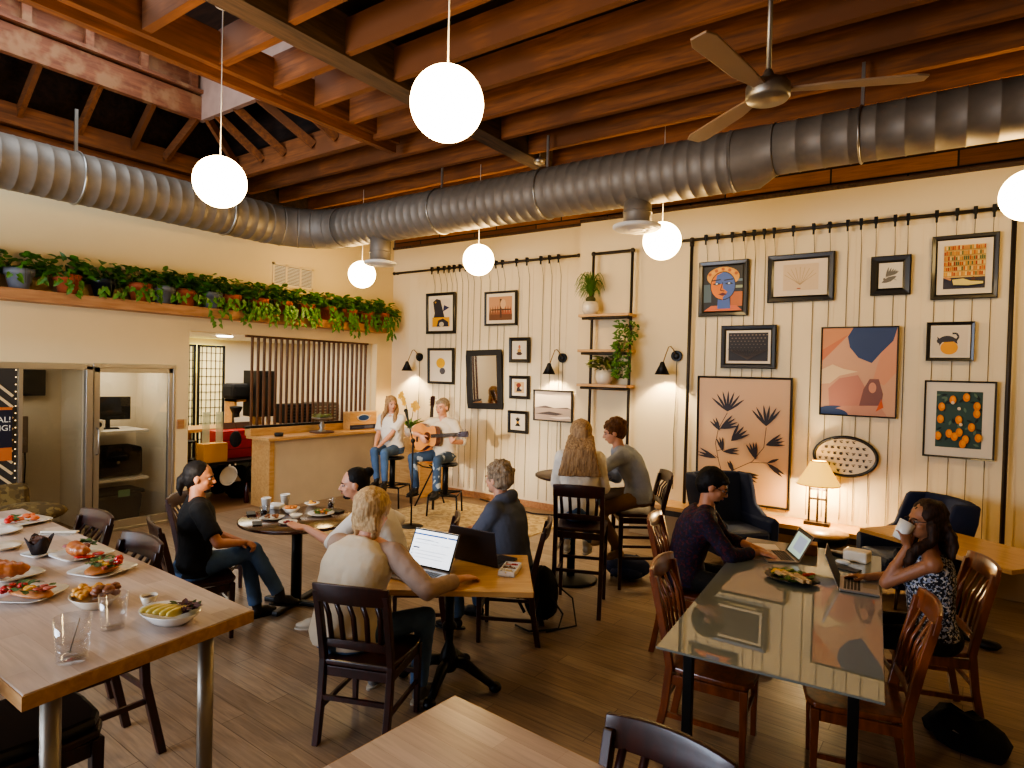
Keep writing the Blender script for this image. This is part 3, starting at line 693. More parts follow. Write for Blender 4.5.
b = MB(); hh = atx(243, 399, -9.9).z - zc
b.b2((-.15, -.22, hh - .04), (.15, .28, hh)); b.b2((-.15, .23, 0), (.15, .28, hh)); b.b2((-.15, -.22, 0), (.15, -.18, hh)); b.build('frame', M['mapley'], t)
q = atx(234, 425, -9.8); t = thing('coffee_grinder', 'small black coffee grinder standing on the maple work counter', 'coffee grinder', (-9.75, q.y, zc))
b = MB(); b.box((0, 0, .03), (.16, .16, .06)); b.cyl((0, 0, .06), (0, 0, .22), .06); b.lathe([(.06, .22), (.10, .30), (.10, .33), (0, .34)]); b.build('body', M['black'], t)
b = MB(); b.tube([(.06, 0, .15), (.13, 0, .15), (.14, 0, .05)], .012); b.build('spout', M['steel'], t)
# row of dark gear behind the slats
for i, (px, w, h, lb) in enumerate(((292, .30, .34, 'low black audio case at the start of the row behind the slats'), (306, .34, .34, 'black ribbed gear box in the row behind the slats'), (321, .34, .36, 'grey silver rack amplifier behind the slats'), (335, .32, .35, 'grey silver equipment box at the end of the row behind the slats'))):
    q = atx(px, 418, -9.5); t = thing('audio_case', lb, 'equipment case', (-9.85, q.y + .12, zc), R(2 * i), 'gear on the kitchen counter')
    b = MB(); b.box((0, 0, h / 2), (.34, w, h)); b.build('body', M['blackf'] if i < 2 else mat('grey_gear', (.36, .33, .30), .5), t, .012)
    b = MB()
    for k in range(5): b.b2((.17, -w * .4, .05 + k * .055), (.18, w * .4, .07 + k * .055))
    b.build('grille', M['steel'] if i > 1 else M['blackm'], t)
q = atx(277, 418, -9.5); b = MB(); b.lathe([(.035, 0), (.04, .02), (.04, .20), (.015, .27), (.015, .33)], (-9.75, q.y, zc), 16); tag(b.build('soap_bottle', M['cream']), 'pale bottle beside the tall black cabinet behind the slats', 'bottle')
# lower clutter seen through the gap beside the counter
dk = thing('dark_desk', 'low black desk carrying the red cabinet at the kitchen entrance', 'desk', (0, 0, 0))
qa, qb = atx(200, 462, -9.0), atx(249, 458, -9.0); zd = qa.z
b = MB(); b.b2((-9.5, 4.5, zd - .04), (-8.75, qb.y + .1, zd)); b.build('desktop', M['black'], dk)
b = MB()
for x_, y_ in ((-9.45, 4.55), (-8.8, 4.55), (-9.45, qb.y), (-8.8, qb.y)): b.b2((x_ - .02, y_ - .02, 0), (x_ + .02, y_ + .02, zd - .04))
b.build('frame', M['black'], dk)
ya, yb = atx(221, 440, -9.1).y, atx(247, 440, -9.1).y; zt = atx(235, 430, -9.1).z
t = thing('red_cabinet', 'glossy red metal cabinet on the black desk beside the counter', 'cabinet', (-9.2, (ya + yb) / 2, zd))
b = MB(); b.box((0, 0, (zt - zd) / 2), (.35, yb - ya + .2, zt - zd)); b.build('body', mat('red_enamel', (.70, .08, .07), .35), t, .01)
b = MB()
for k in (1, 2): b.b2((.175, -.3, (zt - zd) * k / 3 - .004), (.179, .3, (zt - zd) * k / 3 + .004))
b.build('drawer_seam', mat('dark_red', (.35, .04, .04), .5), t)
ya, yb = atx(200, 450, -8.9).y, atx(224, 450, -8.9).y; zt2 = atx(212, 443, -8.9).z
t = thing('bamboo_box', 'yellow bamboo box holding two clear upright sheets', 'box', (-8.9, (ya + yb) / 2, zd))
b = MB(); b.box((0, 0, (zt2 - zd) / 2), (.2, yb - ya, zt2 - zd)); b.build('body', mat('bamboo', (.83, .62, .26), .5), t, .006)
M['acr'] = mat('clear_acrylic', (.85, .92, .88), .1, alpha=1); M['acr'].node_tree.nodes['Principled BSDF'].inputs['Alpha'].default_value = .45
b = MB(); zz = atx(212, 412, -8.9).z - zd
b.b2((-.02, -(yb - ya) * .4, zt2 - zd), (-.01, -(yb - ya) * .1, zz)); b.b2((.02, (yb - ya) * .1, zt2 - zd), (.03, (yb - ya) * .4, zz)); b.build('clear_sheet', M['acr'], t)
for px, py, w, lb in ((229, 425, .22, 'brown paper leaning folder on the kitchen counter'), (243, 423, .24, 'dark brown leaning folder with a white sheet behind it')):
    q = atx(px, py, -9.3); b = MB(); b.box((-9.3, q.y, zt + .0), (.04, w, .2), ry=R(-15)); tag(b.build('document_folder', mat('folder_brown', (.30, .22, .18), .7), None, .004), lb, 'folder')
q = atx(245, 415, -9.35); b = MB(); b.box((-9.38, q.y, zt + .05), (.02, .3, .24), ry=R(-15)); tag(b.build('paper_sheet', M['ceramic']), 'white paper sheet propped behind the brown folders', 'paper')
q = atx(253, 438, -8.7); t = thing('black_pouch', 'black cloth pouch hanging at the end of the counter ledge', 'pouch', (-8.5, 5.15, 1.0))
b = MB(); b.ell((0, 0, -.02), (.05, .09, .12)); b.build('body', M['blackf'], t)
for px, py, r, lb in ((238, 497, (.2, .24, .25), 'black gear bag slumped under the desk beside the counter'), (215, 492, (.18, .2, .26), 'black bag with dark red trim beneath the bamboo box'), (225, 478, (.18, .24, .2), 'dark soft bag behind the other bags under the desk')):
    q = at(px, py, .0) if py > 485 else at(220, 485, 0); t = thing('gear_bag', lb, 'bag', (max(q.x, -9.6), q.y, 0), R(20), 'black bags under the kitchen desk')
    b = MB(); b.ell((0, 0, r[2] * .95), r, n=24, m=14, noise=.10); b.build('body', M['blackf'], t)
    b = MB(); b.tube([(.2, -.12, .3), (.24, -.05, .5), (.22, .08, .48), (.2, .12, .28)], .014); b.build('strap', M['blackm'], t)
q = at(246, 478, .35); b = MB(); b.lathe([(.02, 0), (.03, .05), (.10, .22), (.15, .28), (.14, .28), (.09, .2), (.02, .08)], tuple(atx(240, 480, -8.8)), 20, (.3, -.8, .35)); tag(b.build('reflector_bowl', M['cream']), 'pale open cone shaped shade leaning against the black bags', 'shade')
q = at(213, 492, 0); b = MB(); b.lathe([(.035, 0), (.04, .02), (.04, .12), (.038, .2), (.015, .27), (.015, .3)], (-8.6, q.y - .1, .0), 16); tag(b.build('soda_bottle', mat('cola', (.22, .05, .04), .25)), 'dark red soda bottle on the floor by the kitchen bags', 'bottle')

# ================================================================ plant ledge
ld = thing('plant_ledge', 'long wooden ledge high on the wall carrying the row of potted vines', 'ledge', (0, 0, 0))
b = MB(); b.b2((XL + .002, -1, 2.68), (-7.98, 7.62, 2.80)); b.build('fascia_board', M['fascia'], ld)
def leafshape(b, p, d, n, w, l, droop=.2):
    d = V(d).normalized(); n = V(n).normalized(); s = d.cross(n)
    if s.length < .05: s = V((1, 0, 0))
    s.normalize(); n = s.cross(d)
    q = lambda a, c, e=0: V(p) + d * l * a + s * w * c + n * e * l
    b.add([q(0, 0), q(-.05, .35, .05), q(.2, .5, .08), q(.6, .33, .0), q(1, 0, -droop), q(.6, -.33, .0), q(.2, -.5, .08), q(-.05, -.35, .05), q(.45, 0, -.06)],
          [(0, 1, 2, 8), (2, 3, 8), (3, 4, 8), (4, 5, 8), (5, 6, 8), (6, 7, 0, 8)])
def vine_plant(i, y, pot_m, lab, n=95, spread=.2, trails=2, tl=.25, x=-8.09):
    t = thing('potted_vine', lab, 'potted plant', (x, y, 2.80), random.uniform(0, .3), 'potted vines on the ledge')
    b = MB(); b.lathe([(.0, 0), (.085, 0), (.122, .15), (.136, .15), (.14, .215), (.125, .215), (.115, .17), (0, .17)], n=24); b.build('pot', pot_m, t)
    b = MB(); b.cyl((0, 0, .165), (0, 0, .185), .112, n=16); b.build('soil', M['soil'], t)
    b = MB(); rnd = random
    for k in range(n):
        a = rnd.uniform(0, 2 * PI); r = spread * math.sqrt(rnd.random()); px_ = r * math.cos(a) * .75; py_ = r * math.sin(a) * 1.25
        px_ = max(px_, -.10)
        if px_ > .05 and rnd.random() < .55: continue
        z = .20 + rnd.uniform(0, .24) * (1 - (r / spread) ** 2 * .5) - (.05 if r > spread * .75 else 0) * rnd.random()
        d = V((max(math.cos(a), -.2), math.sin(a), rnd.uniform(-.6, .6)))
        leafshape(b, (px_, py_, z), d, (rnd.uniform(-.5, .9), rnd.uniform(-.5, .5), 1), rnd.uniform(.06, .095), rnd.uniform(.075, .115))
    for k in range(trails):
        yy = rnd.uniform(-.2, .2); L = rnd.uniform(.1, 1) * tl + .06; m = int(L / .035); dr = rnd.uniform(-.5, .5)
        for j in range(m):
            zz = .14 - j * .035
            for s in (-1, 1):
                if rnd.random() < .62: leafshape(b, (.155 + rnd.uniform(0, .04), yy + s * .03 + dr * j * .035 + rnd.uniform(-.03, .03), zz), (rnd.uniform(.1, .5), s * .6, -.8), (1, 0, .3), .06, .075)
    b.build('foliage', M['leaf'], t)
    b = MB()
    for k in range(trails): b.tube([(.02, 0, .16), (.15, .04 * k, .22), (.165, .06 * k, .06)], .003, 5)
    b.build('vine_stem', M['stem'], t)
seq = [(2.0, 't'), (2.42, 'g'), (2.86, 't'), (3.22, 'b'), (3.62, 't'), (3.90, 'g'), (4.18, 't'), (4.52, 'g'), (4.80, 't'), (5.22, 't'), (5.62, 't'), (6.02, 't'), (6.42, 't'), (6.85, 't'), (7.22, 't'), (7.56, 't')]
M['darkpot'] = mat('dark_blue_pot', (.07, .08, .12), .4)
nth = ['first', 'second', 'third', 'fourth', 'fifth', 'sixth', 'seventh', 'eighth', 'ninth', 'tenth', 'eleventh', 'twelfth', 'thirteenth', 'fourteenth', 'fifteenth', 'sixteenth']
for i, (y, k) in enumerate(seq):
    lab = {'t': 'terracotta pot of trailing green vine', 'g': 'grey pot of green vine', 'b': 'dark blue pot of green vine'}[k]
    vine_plant(i, y, {'t': M['terra'], 'g': M['greypot'], 'b': M['darkpot']}[k], '%s, %s on the wall ledge counting toward the corner' % (lab, nth[i]),
               110 if y < 4 else 165, .22 if y < 4 else .26, 2 if y < 3 else (3 if y < 4.6 else 6), .12 if y < 4.2 else .34)
# ================================================================ rails, hanging wires
def rail(name, label, x0, x1, y, z):
    t = thing(name, label, 'rail', (0, 0, 0))
    b = MB(); b.cyl((x0, y, z), (x1, y, z), .019, n=12); b.build('rod', M['pipe'], t)
    for x in (x0, (x0 + x1) / 2, x1):
        b = MB(); b.ell((x, y, z), (.03, .03, .03), n=12, m=8); b.build('coupling', M['pipe'], t)
        b = MB(); b.cyl((x, y, z), (x, y + .14, z), .012, n=8); b.build('bracket', M['pipe'], t)
    return t
RY1, RY2 = YB - .1, YR - .1
rail('picture_rail', 'dark iron pipe picture rail above the mirror and small frames', -8.15, -4.42, RY1, 3.76)
rail('picture_rail', 'long dark iron pipe picture rail above the big botanical print', -2.95, .62, RY2, 3.78)
M['wiregrey'] = mat('grey_wire', (.36, .31, .26), .5, .5)
def cable(x, y, z, zb, grp, first=[None]):
    t = thing('hanging_cable', 'thin dark vertical hanging wire clipped to the ' + grp, 'wire', (x, y, z), 0, 'hanging wires on the ' + grp)
    b = MB(); b.tube([(0, 0, 0), (0, .04, -.10), (0, .086, -.25), (0, .086, zb - z)], .003, 6, cap=False); b.build('wire', M['wiregrey'], t)
    b = MB(); b.box((0, 0, .01), (.035, .05, .07)); b.box((0, -.005, -.05), (.022, .012, .06)); b.build('clip', M['black'], t, .003)
for v in (123, 147, 170, 189, 208, 230, 252, 274, 300, 335, 368, 393, 447, 487, 540, 573, 608):
    px = 400 + v * .2604; p = aty(px, 268, RY1); cable(p.x, RY1, 3.76, .14, 'iron rail above the mirror')
for v in (211, 241, 278, 308, 334, 360, 385, 434, 486, 527, 573, 607, 645, 694, 727, 800, 852, 899, 947):
    px = 624 + v * .3906; p = aty(px, 228, RY2); cable(p.x, RY2, 3.78, .5, 'iron rail above the big prints')
# faint boards on both walls behind the pictures
M['board'] = mat('panel_board', (.92, .85, .71), .65, var=.03, vscale=2)
for (x0, x1, y, n, nm) in ((-7.85, -4.45, YB, 17, 'trim_3'), (-2.75, .55, YR, 16, 'trim_4')):
    b = MB(); w_ = (x1 - x0) / n
    for k in range(n): b.b2((x0 + k * w_ + .0015, y - .004, .1), (x0 + (k + 1) * w_ - .0015, y, 3.72))
    struct(b.build(nm, M['board']))
# vertical pipes
for px, lab in ((692, 'tall dark iron pipe rising beside the big botanical print'), (1015, 'tall dark iron pipe rising beyond the orange fruit print')):
    x = aty(px, 245 if px < 900 else 210, RY2).x
    t = thing('iron_pipe', lab, 'pipe', (x, RY2, 0)); b = MB(); b.cyl((0, 0, .42), (0, 0, 3.78), .021, n=12); b.build('rod', M['pipe'], t)
    b = MB(); b.ell((0, 0, 3.78), .035, n=12, m=8); b.cyl((0, 0, 3.70), (0, 0, 3.75), .028, n=12); b.build('coupling', M['pipe'], t)
# ladder shelf made of pipe
sh = thing('pipe_shelf_unit', 'tall iron pipe frame holding three short wooden shelves of plants', 'shelf unit', (0, 0, 0))
xa, xb, ys = -4.09, -3.51, YR - .12
b = MB(); b.cyl((xa, ys, .3), (xa, ys, 3.72), .02, n=12); b.cyl((xa, ys, 3.72), (xb, ys, 3.72), .02, n=12); b.cyl((xb, ys, 3.72), (xb, ys, .3), .02, n=12); b.build('pipe_frame', M['pipe'], sh)
for x in (xa, xb):
    b = MB(); b.ell((x, ys, 3.72), .035, n=10, m=8); b.build('coupling', M['pipe'], sh)
for z in (2.84, 2.36, 1.89):
    b = MB(); b.b2((xa - .13, ys - .16, z), (xb + .04, ys + .1, z + .035)); b.build('shelf_board', M['maple'], sh, .003)
    b = MB(); b.tube([(xa - .08, ys - .13, z - .02), (xb, ys - .13, z - .02)], .018); b.tube([(xb, ys - .13, z - .02), (xb, ys, z - .02)], .018); b.tube([(xa, ys - .13, z - .02), (xa, ys, z - .02)], .018); b.build('shelf_pipe', M['pipe'], sh)
# shelf plants
def potp(name, label, loc, r, h, m):
    t = thing(name, label, 'potted plant', loc)
    b = MB(); b.lathe([(0, 0), (r * .7, 0), (r, h * .35), (r, h * .7), (r * .86, h), (r * .78, h), (r * .8, h * .85), (0, h * .85)], n=28); b.build('pot', m, t)
    b = MB(); b.cyl((0, 0, h * .84), (0, 0, h * .88), r * .8, n=16); b.build('soil', M['soil'], t); return t
zt = 2.875; x = aty(590, 310, ys - .06).x
t = potp('spider_plant', 'spiky grass like plant in a round white pot on the top pipe shelf', (x, ys - .05, zt), .115, .18, M['cream'])
b = MB(); b.ell((0, 0, .21), (.07, .07, .05)); b.build('bulb_stem', M['stem'], t)
b = MB()
for k in range(90):
    a = random.uniform(0, 2 * PI); L = random.uniform(.22, .40); up = random.uniform(.15, .42); pts = []
    for j in range(7):
        u = j / 6; pts.append((math.cos(a) * L * .62 * u ** 1.2, min(math.sin(a) * L * .62 * u ** 1.2, .12), .22 + up * math.sin(u * 2.3) - .12 * u * u))
    b.tube(pts, [.006, .006, .006, .005, .004, .003, .001], 4, cap=False)
b.build('leaves', M['leaf2'], t)
zt = 1.925; x = aty(604, 378, ys - .06).x
t = potp('leafy_plant', 'low broad leaved plant in a white pot on the bottom pipe shelf', (x, ys - .05, zt), .12, .19, M['cream'])
b = MB()
for k in range(46):
    a = random.uniform(0, 2 * PI); r = random.uniform(.02, .16); z = .2 + random.uniform(.0, .18)
    leafshape(b, (r * math.cos(a), min(r * math.sin(a), .08), z), (math.cos(a), min(math.sin(a), .3), random.uniform(-.5, .6)), (0, -.3, 1), .07, .14)
b.build('leaves', M['leaf3'], t)
zt = 2.395; x = aty(626, 352, ys - .06).x
t = potp('string_plant', 'bushy trailing plant spilling over the end of the middle pipe shelf', (x - .06, ys - .05, zt), .07, .10, M['cream'])
b = MB()
for k in range(330):
    a = random.uniform(0, 2 * PI); z = random.uniform(-.42, .34)
    r = .15 * math.sqrt(random.random()) * (1 if z > 0 else .75)
    xx = r * math.cos(a) + .05; yy = min(r * math.sin(a) - (.13 if z < .05 else 0), .1)
    leafshape(b, (xx, yy, z + .05), (math.cos(a), -.5, random.uniform(-.8, .5)), (0, -1, .6), .035, .05)
b.build('foliage', M['leaf2'], t)
b = MB()
for k in range(6): b.tube([(.02 * k - .02, -.02, .1), (.02 * k, -.16, .12), (.02 * k, -.17, -.1), (.015 * k + .02, -.17, -.38)], .004, 5)
b.build('vine_stem', M['stem'], t)

# ================================================================ framed pictures
def rgb(n, c): 
    if n not in M: M[n] = mat(n, c, .55)
    return M[n]
class Art:                                    # flat printed shapes layered on a sheet, unit square u,v
    def __init__(s, w, h): s.w = w; s.h = h; s.b = MB(); s.mats = []; s.k = 0
    def mi(s, c):
        key = 'print_%d_%d_%d' % tuple(int(x * 255) for x in c)
        m = rgb(key, c)
        if m not in s.mats: s.mats.append(m)
        return s.mats.index(m)
    def P(s, u, v, e=0): return ((u - .5) * s.w, -.0004 * s.k - e, (v - .5) * s.h)
    def clip(s, pts):
        for ax, lim, sg in ((0, 0, 1), (0, 1, -1), (1, 0, 1), (1, 1, -1)):
            out = []
            for i in range(len(pts)):
                p, q = pts[i - 1], pts[i]; a, b_ = (p[ax] - lim) * sg, (q[ax] - lim) * sg
                if (a < 0) != (b_ < 0): k = a / (a - b_); out.append((p[0] + (q[0] - p[0]) * k, p[1] + (q[1] - p[1]) * k))
                if b_ >= 0: out.append(q)
            pts = out
            if len(pts) < 3: return []
        return pts
    def poly(s, pts, c):
        pts = s.clip(list(pts))
        if len(pts) < 3: return
        s.k += 1; s.b.mi = s.mi(c); s.b.add([s.P(u, v) for u, v in pts], [tuple(range(len(pts)))[::-1]])
    def rect(s, u0, v0, u1, v1, c): s.poly([(u0, v0), (u1, v0), (u1, v1), (u0, v1)], c)
    def ell(s, u, v, ru, rv, c, a0=0, a1=360, rot=0, n=28):
        pts = []
        for i in range(n):
            a = R(a0 + (a1 - a0) * i / (n if a1 - a0 >= 360 else n - 1)); x, y = ru * math.cos(a), rv * math.sin(a); r = R(rot)
            pts.append((u + x * math.cos(r) - y * math.sin(r), v + x * math.sin(r) + y * math.cos(r)))
        s.poly(pts, c)
    def leaf(s, u, v, ang, L, w, c):
        a = R(ang); asp = s.w / s.h; d = (math.cos(a), math.sin(a) * asp); n = (-math.sin(a), math.cos(a) * asp)
        q = lambda t, o: (u + d[0] * L * t + n[0] * w * o, v + d[1] * L * t + n[1] * w * o)
        s.poly([q(0, 0), q(.25, .75), q(.55, 1), q(.85, .5), q(1, 0), q(.85, -.5), q(.55, -1), q(.25, -.75)], c)
    def line(s, pts, w, c):
        s.k += 1; s.b.mi = s.mi(c); asp = s.w / s.h
        for (u0, v0), (u1, v1) in zip(pts, pts[1:]):
            dx, dy = u1 - u0, (v1 - v0) / asp; L = math.hypot(dx, dy) or 1; nx, ny = -dy / L * w / 2, dx / L * w / 2 * asp
            s.b.add([s.P(u0 - nx, v0 - ny), s.P(u1 - nx, v1 - ny), s.P(u1 + nx, v1 + ny), s.P(u0 + nx, v0 + ny)], [(3, 2, 1, 0)])
M['frame'] = mat('dark_frame', (.055, .045, .04), .4, coat=.2)
M['mount'] = mat('picture_mount', (.88, .83, .74), .6)
def picture(x0, z0, x1, z1, ywall, border, label, draw, mount=0, inner=None, tilt=0, name='framed_picture', cat='picture', depth=.035, off=.03, fm=None, mm=None):
    sh_, dz_ = (.045, -.012) if ywall > 7.9 else (.004, .004)
    cx_, cz = (x0 + x1) / 2 + sh_, (z0 + z1) / 2 + dz_; w, h = x1 - x0, z1 - z0
    t = thing(name, label, cat, (cx_, ywall - off - depth, cz)); t.rotation_euler = (R(2.0), R(tilt), 0)
    b = MB(); B = border
    prof = [(0, 0.0), (B * .15, -.012), (B * .7, -.006), (B, .008)]
    for i in range(4):
        a0, a1 = i, (i + 1) % 4
        cs = [(-w / 2, -h / 2, 1, 1), (w / 2, -h / 2, -1, 1), (w / 2, h / 2, -1, -1), (-w / 2, h / 2, 1, -1)]
        rows = []
        for (px_, pz_, sx, sz) in (cs[a0], cs[a1]):
            rows.append([(px_ + sx * q, e + .0, pz_ + sz * q) for q, e in prof] + [(px_ + sx * B, depth, pz_ + sz * B), (px_, depth, pz_)])
        b.loft([[V(p) for p in rows[0]], [V(p) for p in rows[1]]], smooth=False)
    b.build('frame', fm or M['frame'], t)
    b = MB(); b.b2((-w / 2 + B * .8, .012, -h / 2 + B * .8), (w / 2 - B * .8, .02, h / 2 - B * .8)); b.build('mount_board', mm or M['mount'], t)
    iw, ih = w - 2 * B - 2 * mount, h - 2 * B - 2 * mount
    A = Art(iw, ih); draw(A); o = A.b.build('print', A.mats, t, recalc=False); o.location = (0, .0115, 0)
    return t
W_, K_ = (.88, .83, .74), (.06, .055, .05)
def d_bird(A):
    A.rect(0, 0, 1, 1, (.86, .80, .70)); A.rect(.08, .04, .95, .36, (.82, .60, .10))
    A.poly([(.15, .36), (.2, .5), (.12, .9), (.3, 1), (.5, .95), (.62, .6), (.7, .36)], (.16, .15, .19)); A.poly([(.62, .55), (.95, .68), (.68, .78)], (.12, .13, .32))
    A.poly([(.3, .04), (.38, .25), (.62, .32), (.88, .2), (.9, .04)], (.15, .14, .2)); A.ell(.55, .12, .12, .08, (.75, .7, .6)); A.ell(.25, .88, .04, .03, (.8, .6, .1))
def d_arch(A):
    A.rect(0, 0, 1, 1, (.76, .56, .40)); A.rect(0, 0, 1, .25, (.42, .25, .15))
    for k in range(9): A.poly([(k * .11, .25), (k * .11 + .06, .7 - .03 * abs(k - 4)), (k * .11 + .12, .25)], (.5 + .02 * k, .32, .2))
    A.rect(.1, .42, .95, .47, (.28, .16, .1)); A.rect(.48, .1, .56, .9, (.32, .18, .1)); A.ell(.62, .68, .12, .2, (.82, .66, .5))
def d_sun(A):
    A.rect(0, 0, 1, 1, (.88, .83, .74)); A.ell(.5, .62, .25, .2, (.86, .66, .08)); A.ell(.6, .3, .16, .13, (.25, .24, .27))
    for k in range(7): A.line([(.47, .22 + k * .03), (.73, .22 + k * .03)], .008, (.5, .48, .48))
def d_small1(A): A.rect(0, 0, 1, 1, W_); A.ell(.5, .2, .3, .12, (.25, .15, .1)); A.ell(.5, .45, .2, .15, (.8, .6, .3)); A.ell(.52, .75, .12, .16, (.75, .45, .3)); A.rect(.3, .3, .7, .34, K_)
def d_small2(A): A.rect(0, 0, 1, 1, (.8, .66, .45)); A.ell(.45, .7, .25, .2, (.5, .2, .12)); A.poly([(.2, .1), (.8, .15), (.6, .55), (.3, .5)], (.18, .14, .16)); A.ell(.7, .45, .14, .12, (.85, .8, .7))
def d_small3(A): A.rect(0, 0, 1, 1, W_); A.poly([(.2, .1), (.8, .1), (.6, .4), (.4, .4)], K_); A.rect(.35, .4, .65, .55, (.83, .62, .1)); A.poly([(.25, .85), (.75, .85), (.6, .55), (.4, .55)], K_); A.ell(.5, .9, .12, .05, K_)
def d_land(A):
    A.rect(0, 0, 1, 1, (.87, .80, .72)); A.rect(0, .0, 1, .42, (.66, .58, .52))
    A.poly([(0, .42), (.3, .5), (.55, .43), (.9, .47), (1, .42)], (.35, .3, .3)); A.poly([(0, .2), (.4, .3), (.8, .24), (.6, .17)], (.28, .24, .24)); A.poly([(.4, .1), (.95, .16), (1, .1), (.7, .05)], (.85, .78, .7))
def d_face(A):
    O, B_, D = (.86, .48, .13), (.26, .38, .66), (.05, .05, .06)
    A.rect(0, 0, 1, 1, (.10, .11, .12)); A.rect(.7, .1, 1, .42, (.72, .40, .18)); A.rect(.72, .5, 1, .56, (.55, .6, .5)); A.rect(.75, .65, 1, .7, (.4, .5, .55)); A.rect(0, .2, .2, .6, (.30, .38, .42))
    A.poly([(0, 0), (.2, .12), (.85, .12), (1, 0)], (.80, .42, .25)); A.poly([(.36, .05), (.38, .38), (.66, .38), (.7, .05)], B_)
    A.ell(.5, .76, .42, .22, (.87, .62, .22)); A.ell(.5, .56, .33, .32, D); A.ell(.5, .56, .31, .30, O, 90, 270); A.ell(.5, .56, .31, .30, B_, -90, 90)
    A.poly([(.19, .5), (.5, .24), (.5, .5)], O); A.poly([(.5, .86), (.5, .6), (.3, .62), (.34, .8)], B_); A.poly([(.5, .3), (.5, .5), (.62, .42)], O)
    for u in (.34, .66): A.poly([(u - .11, .6), (u, .645), (u + .11, .6), (u, .575)], D); A.line([(u - .13, .68), (u + .1, .70)], .03, D); A.ell(u, .61, .03, .02, (.8, .85, .9))
    A.line([(.5, .64), (.44, .46), (.54, .44)], .02, D); A.poly([(.38, .37), (.5, .41), (.62, .37), (.5, .335)], (.35, .12, .15))
    for k in range(9): A.ell(.16 + k * .085, .82 + .11 * math.sin(k * .39), .04, .035, (.90, .68, .25) if k % 2 else (.72, .38, .15))
def d_tree(A):
    A.rect(0, 0, 1, 1, (.87, .80, .70)); A.rect(.18, .15, .84, .88, (.84, .74, .60))
    for k in range(9): a = R(30 + k * 15); A.line([(.5, .3), (.5 + .12 * math.cos(a), .42), (.5 + .34 * math.cos(a), .4 + .4 * math.sin(a))], .008, (.70, .58, .42))
    A.ell(.48, .2, .04, .015, (.65, .3, .2))
def d_cap(A):
    A.rect(0, 0, 1, 1, (.12, .085, .06))
    for r in range(6):
        for k in range(11 - r // 2): A.ell(.06 + k * .092 + (r % 2) * .04, .92 - r * .11, .026 - r * .002, .02, (.50 - r * .05, .42 - r * .04, .34 - r * .03), n=8)
    for k in range(14): A.line([(.5, .05), (k / 13, .42)], .01, (.26, .19, .13))
def d_leaf(A):
    D = (.17, .13, .14); A.rect(0, 0, 1, 1, (.83, .68, .53))
    A.line([(.30, .18), (.24, .32), (.20, .46), (.23, .58), (.33, .72)], .007, D); A.line([(.18, .17), (.42, .26), (.62, .34), (.74, .46), (.76, .62)], .007, D); A.line([(.22, .40), (.30, .42)], .006, D); A.line([(.6, .33), (.78, .34)], .006, D); A.line([(.24, .34), (.20, .36)], .006, D)
    def bunch(u, v, angs, L, w):
        for a in angs: A.leaf(u, v, a, L, w, D)
    bunch(.33, .73, (140, 122, 104, 88, 72, 55, 38), .24, .014); bunch(.76, .63, (132, 118, 98, 82, 64, 52), .24, .014)
    bunch(.25, .57, (122, 138, 108), .16, .013); bunch(.25, .585, (24, 37, 50, 12), .22, .014); bunch(.38, .49, (25, 38, 52, 68), .23, .015)
    bunch(.29, .40, (118, 104, 92), .17, .013); bunch(.29, .40, (-5, 8, 18), .19, .013); bunch(.22, .34, (165, 152, 175), .23, .014)
    bunch(.76, .48, (5, 17, 29, 41), .21, .013); bunch(.66, .36, (112, 100, 124, 90), .20, .014); bunch(.48, .24, (-25, -12, -2), .22, .018); bunch(.42, .24, (110, 122), .14, .018); bunch(.78, .34, (-40, -30), .22, .018); bunch(.78, .34, (25,), .14, .016); bunch(.4, .24, (-50, -35), .14, .016)
def d_bird2(A):
    A.rect(0, 0, 1, 1, (.86, .82, .74)); D = (.42, .40, .36)
    for k in range(6): A.leaf(.30 + k * .05, .40 + k * .02, 78 - k * 9, .55 - k * .04, .045, D)
    A.leaf(.12, .22, 25, .70, .12, D); A.line([(.55, .4), (.75, .3)], .02, D); A.ell(.24, .36, .05, .05, D)
def d_lib(A):
    A.rect(0, 0, 1, 1, (.85, .70, .38)); A.rect(0, 0, 1, .26, (.17, .16, .22)); rr = random.Random(3)
    for r in range(6):
        z = .30 + r * .117; A.rect(0, z - .012, 1, z - .002, (.62, .48, .25))
        for k in range(21): c = rr.choice([(.78, .36, .12), (.86, .62, .18), (.35, .42, .22), (.66, .2, .12), (.9, .8, .5), (.8, .52, .2)]); A.rect(.01 + k * .047, z, .045 + k * .047, z + rr.uniform(.07, .095), c)
    A.poly([(.25, .08), (.22, .2), (.48, .22), (.66, .16), (.95, .14), (.95, .09), (.6, .06)], (.88, .80, .45)); A.ell(.72, .21, .05, .045, (.3, .15, .1)); A.poly([(.02, .24), (.18, .18), (.2, .22), (.05, .28)], (.80, .55, .35))
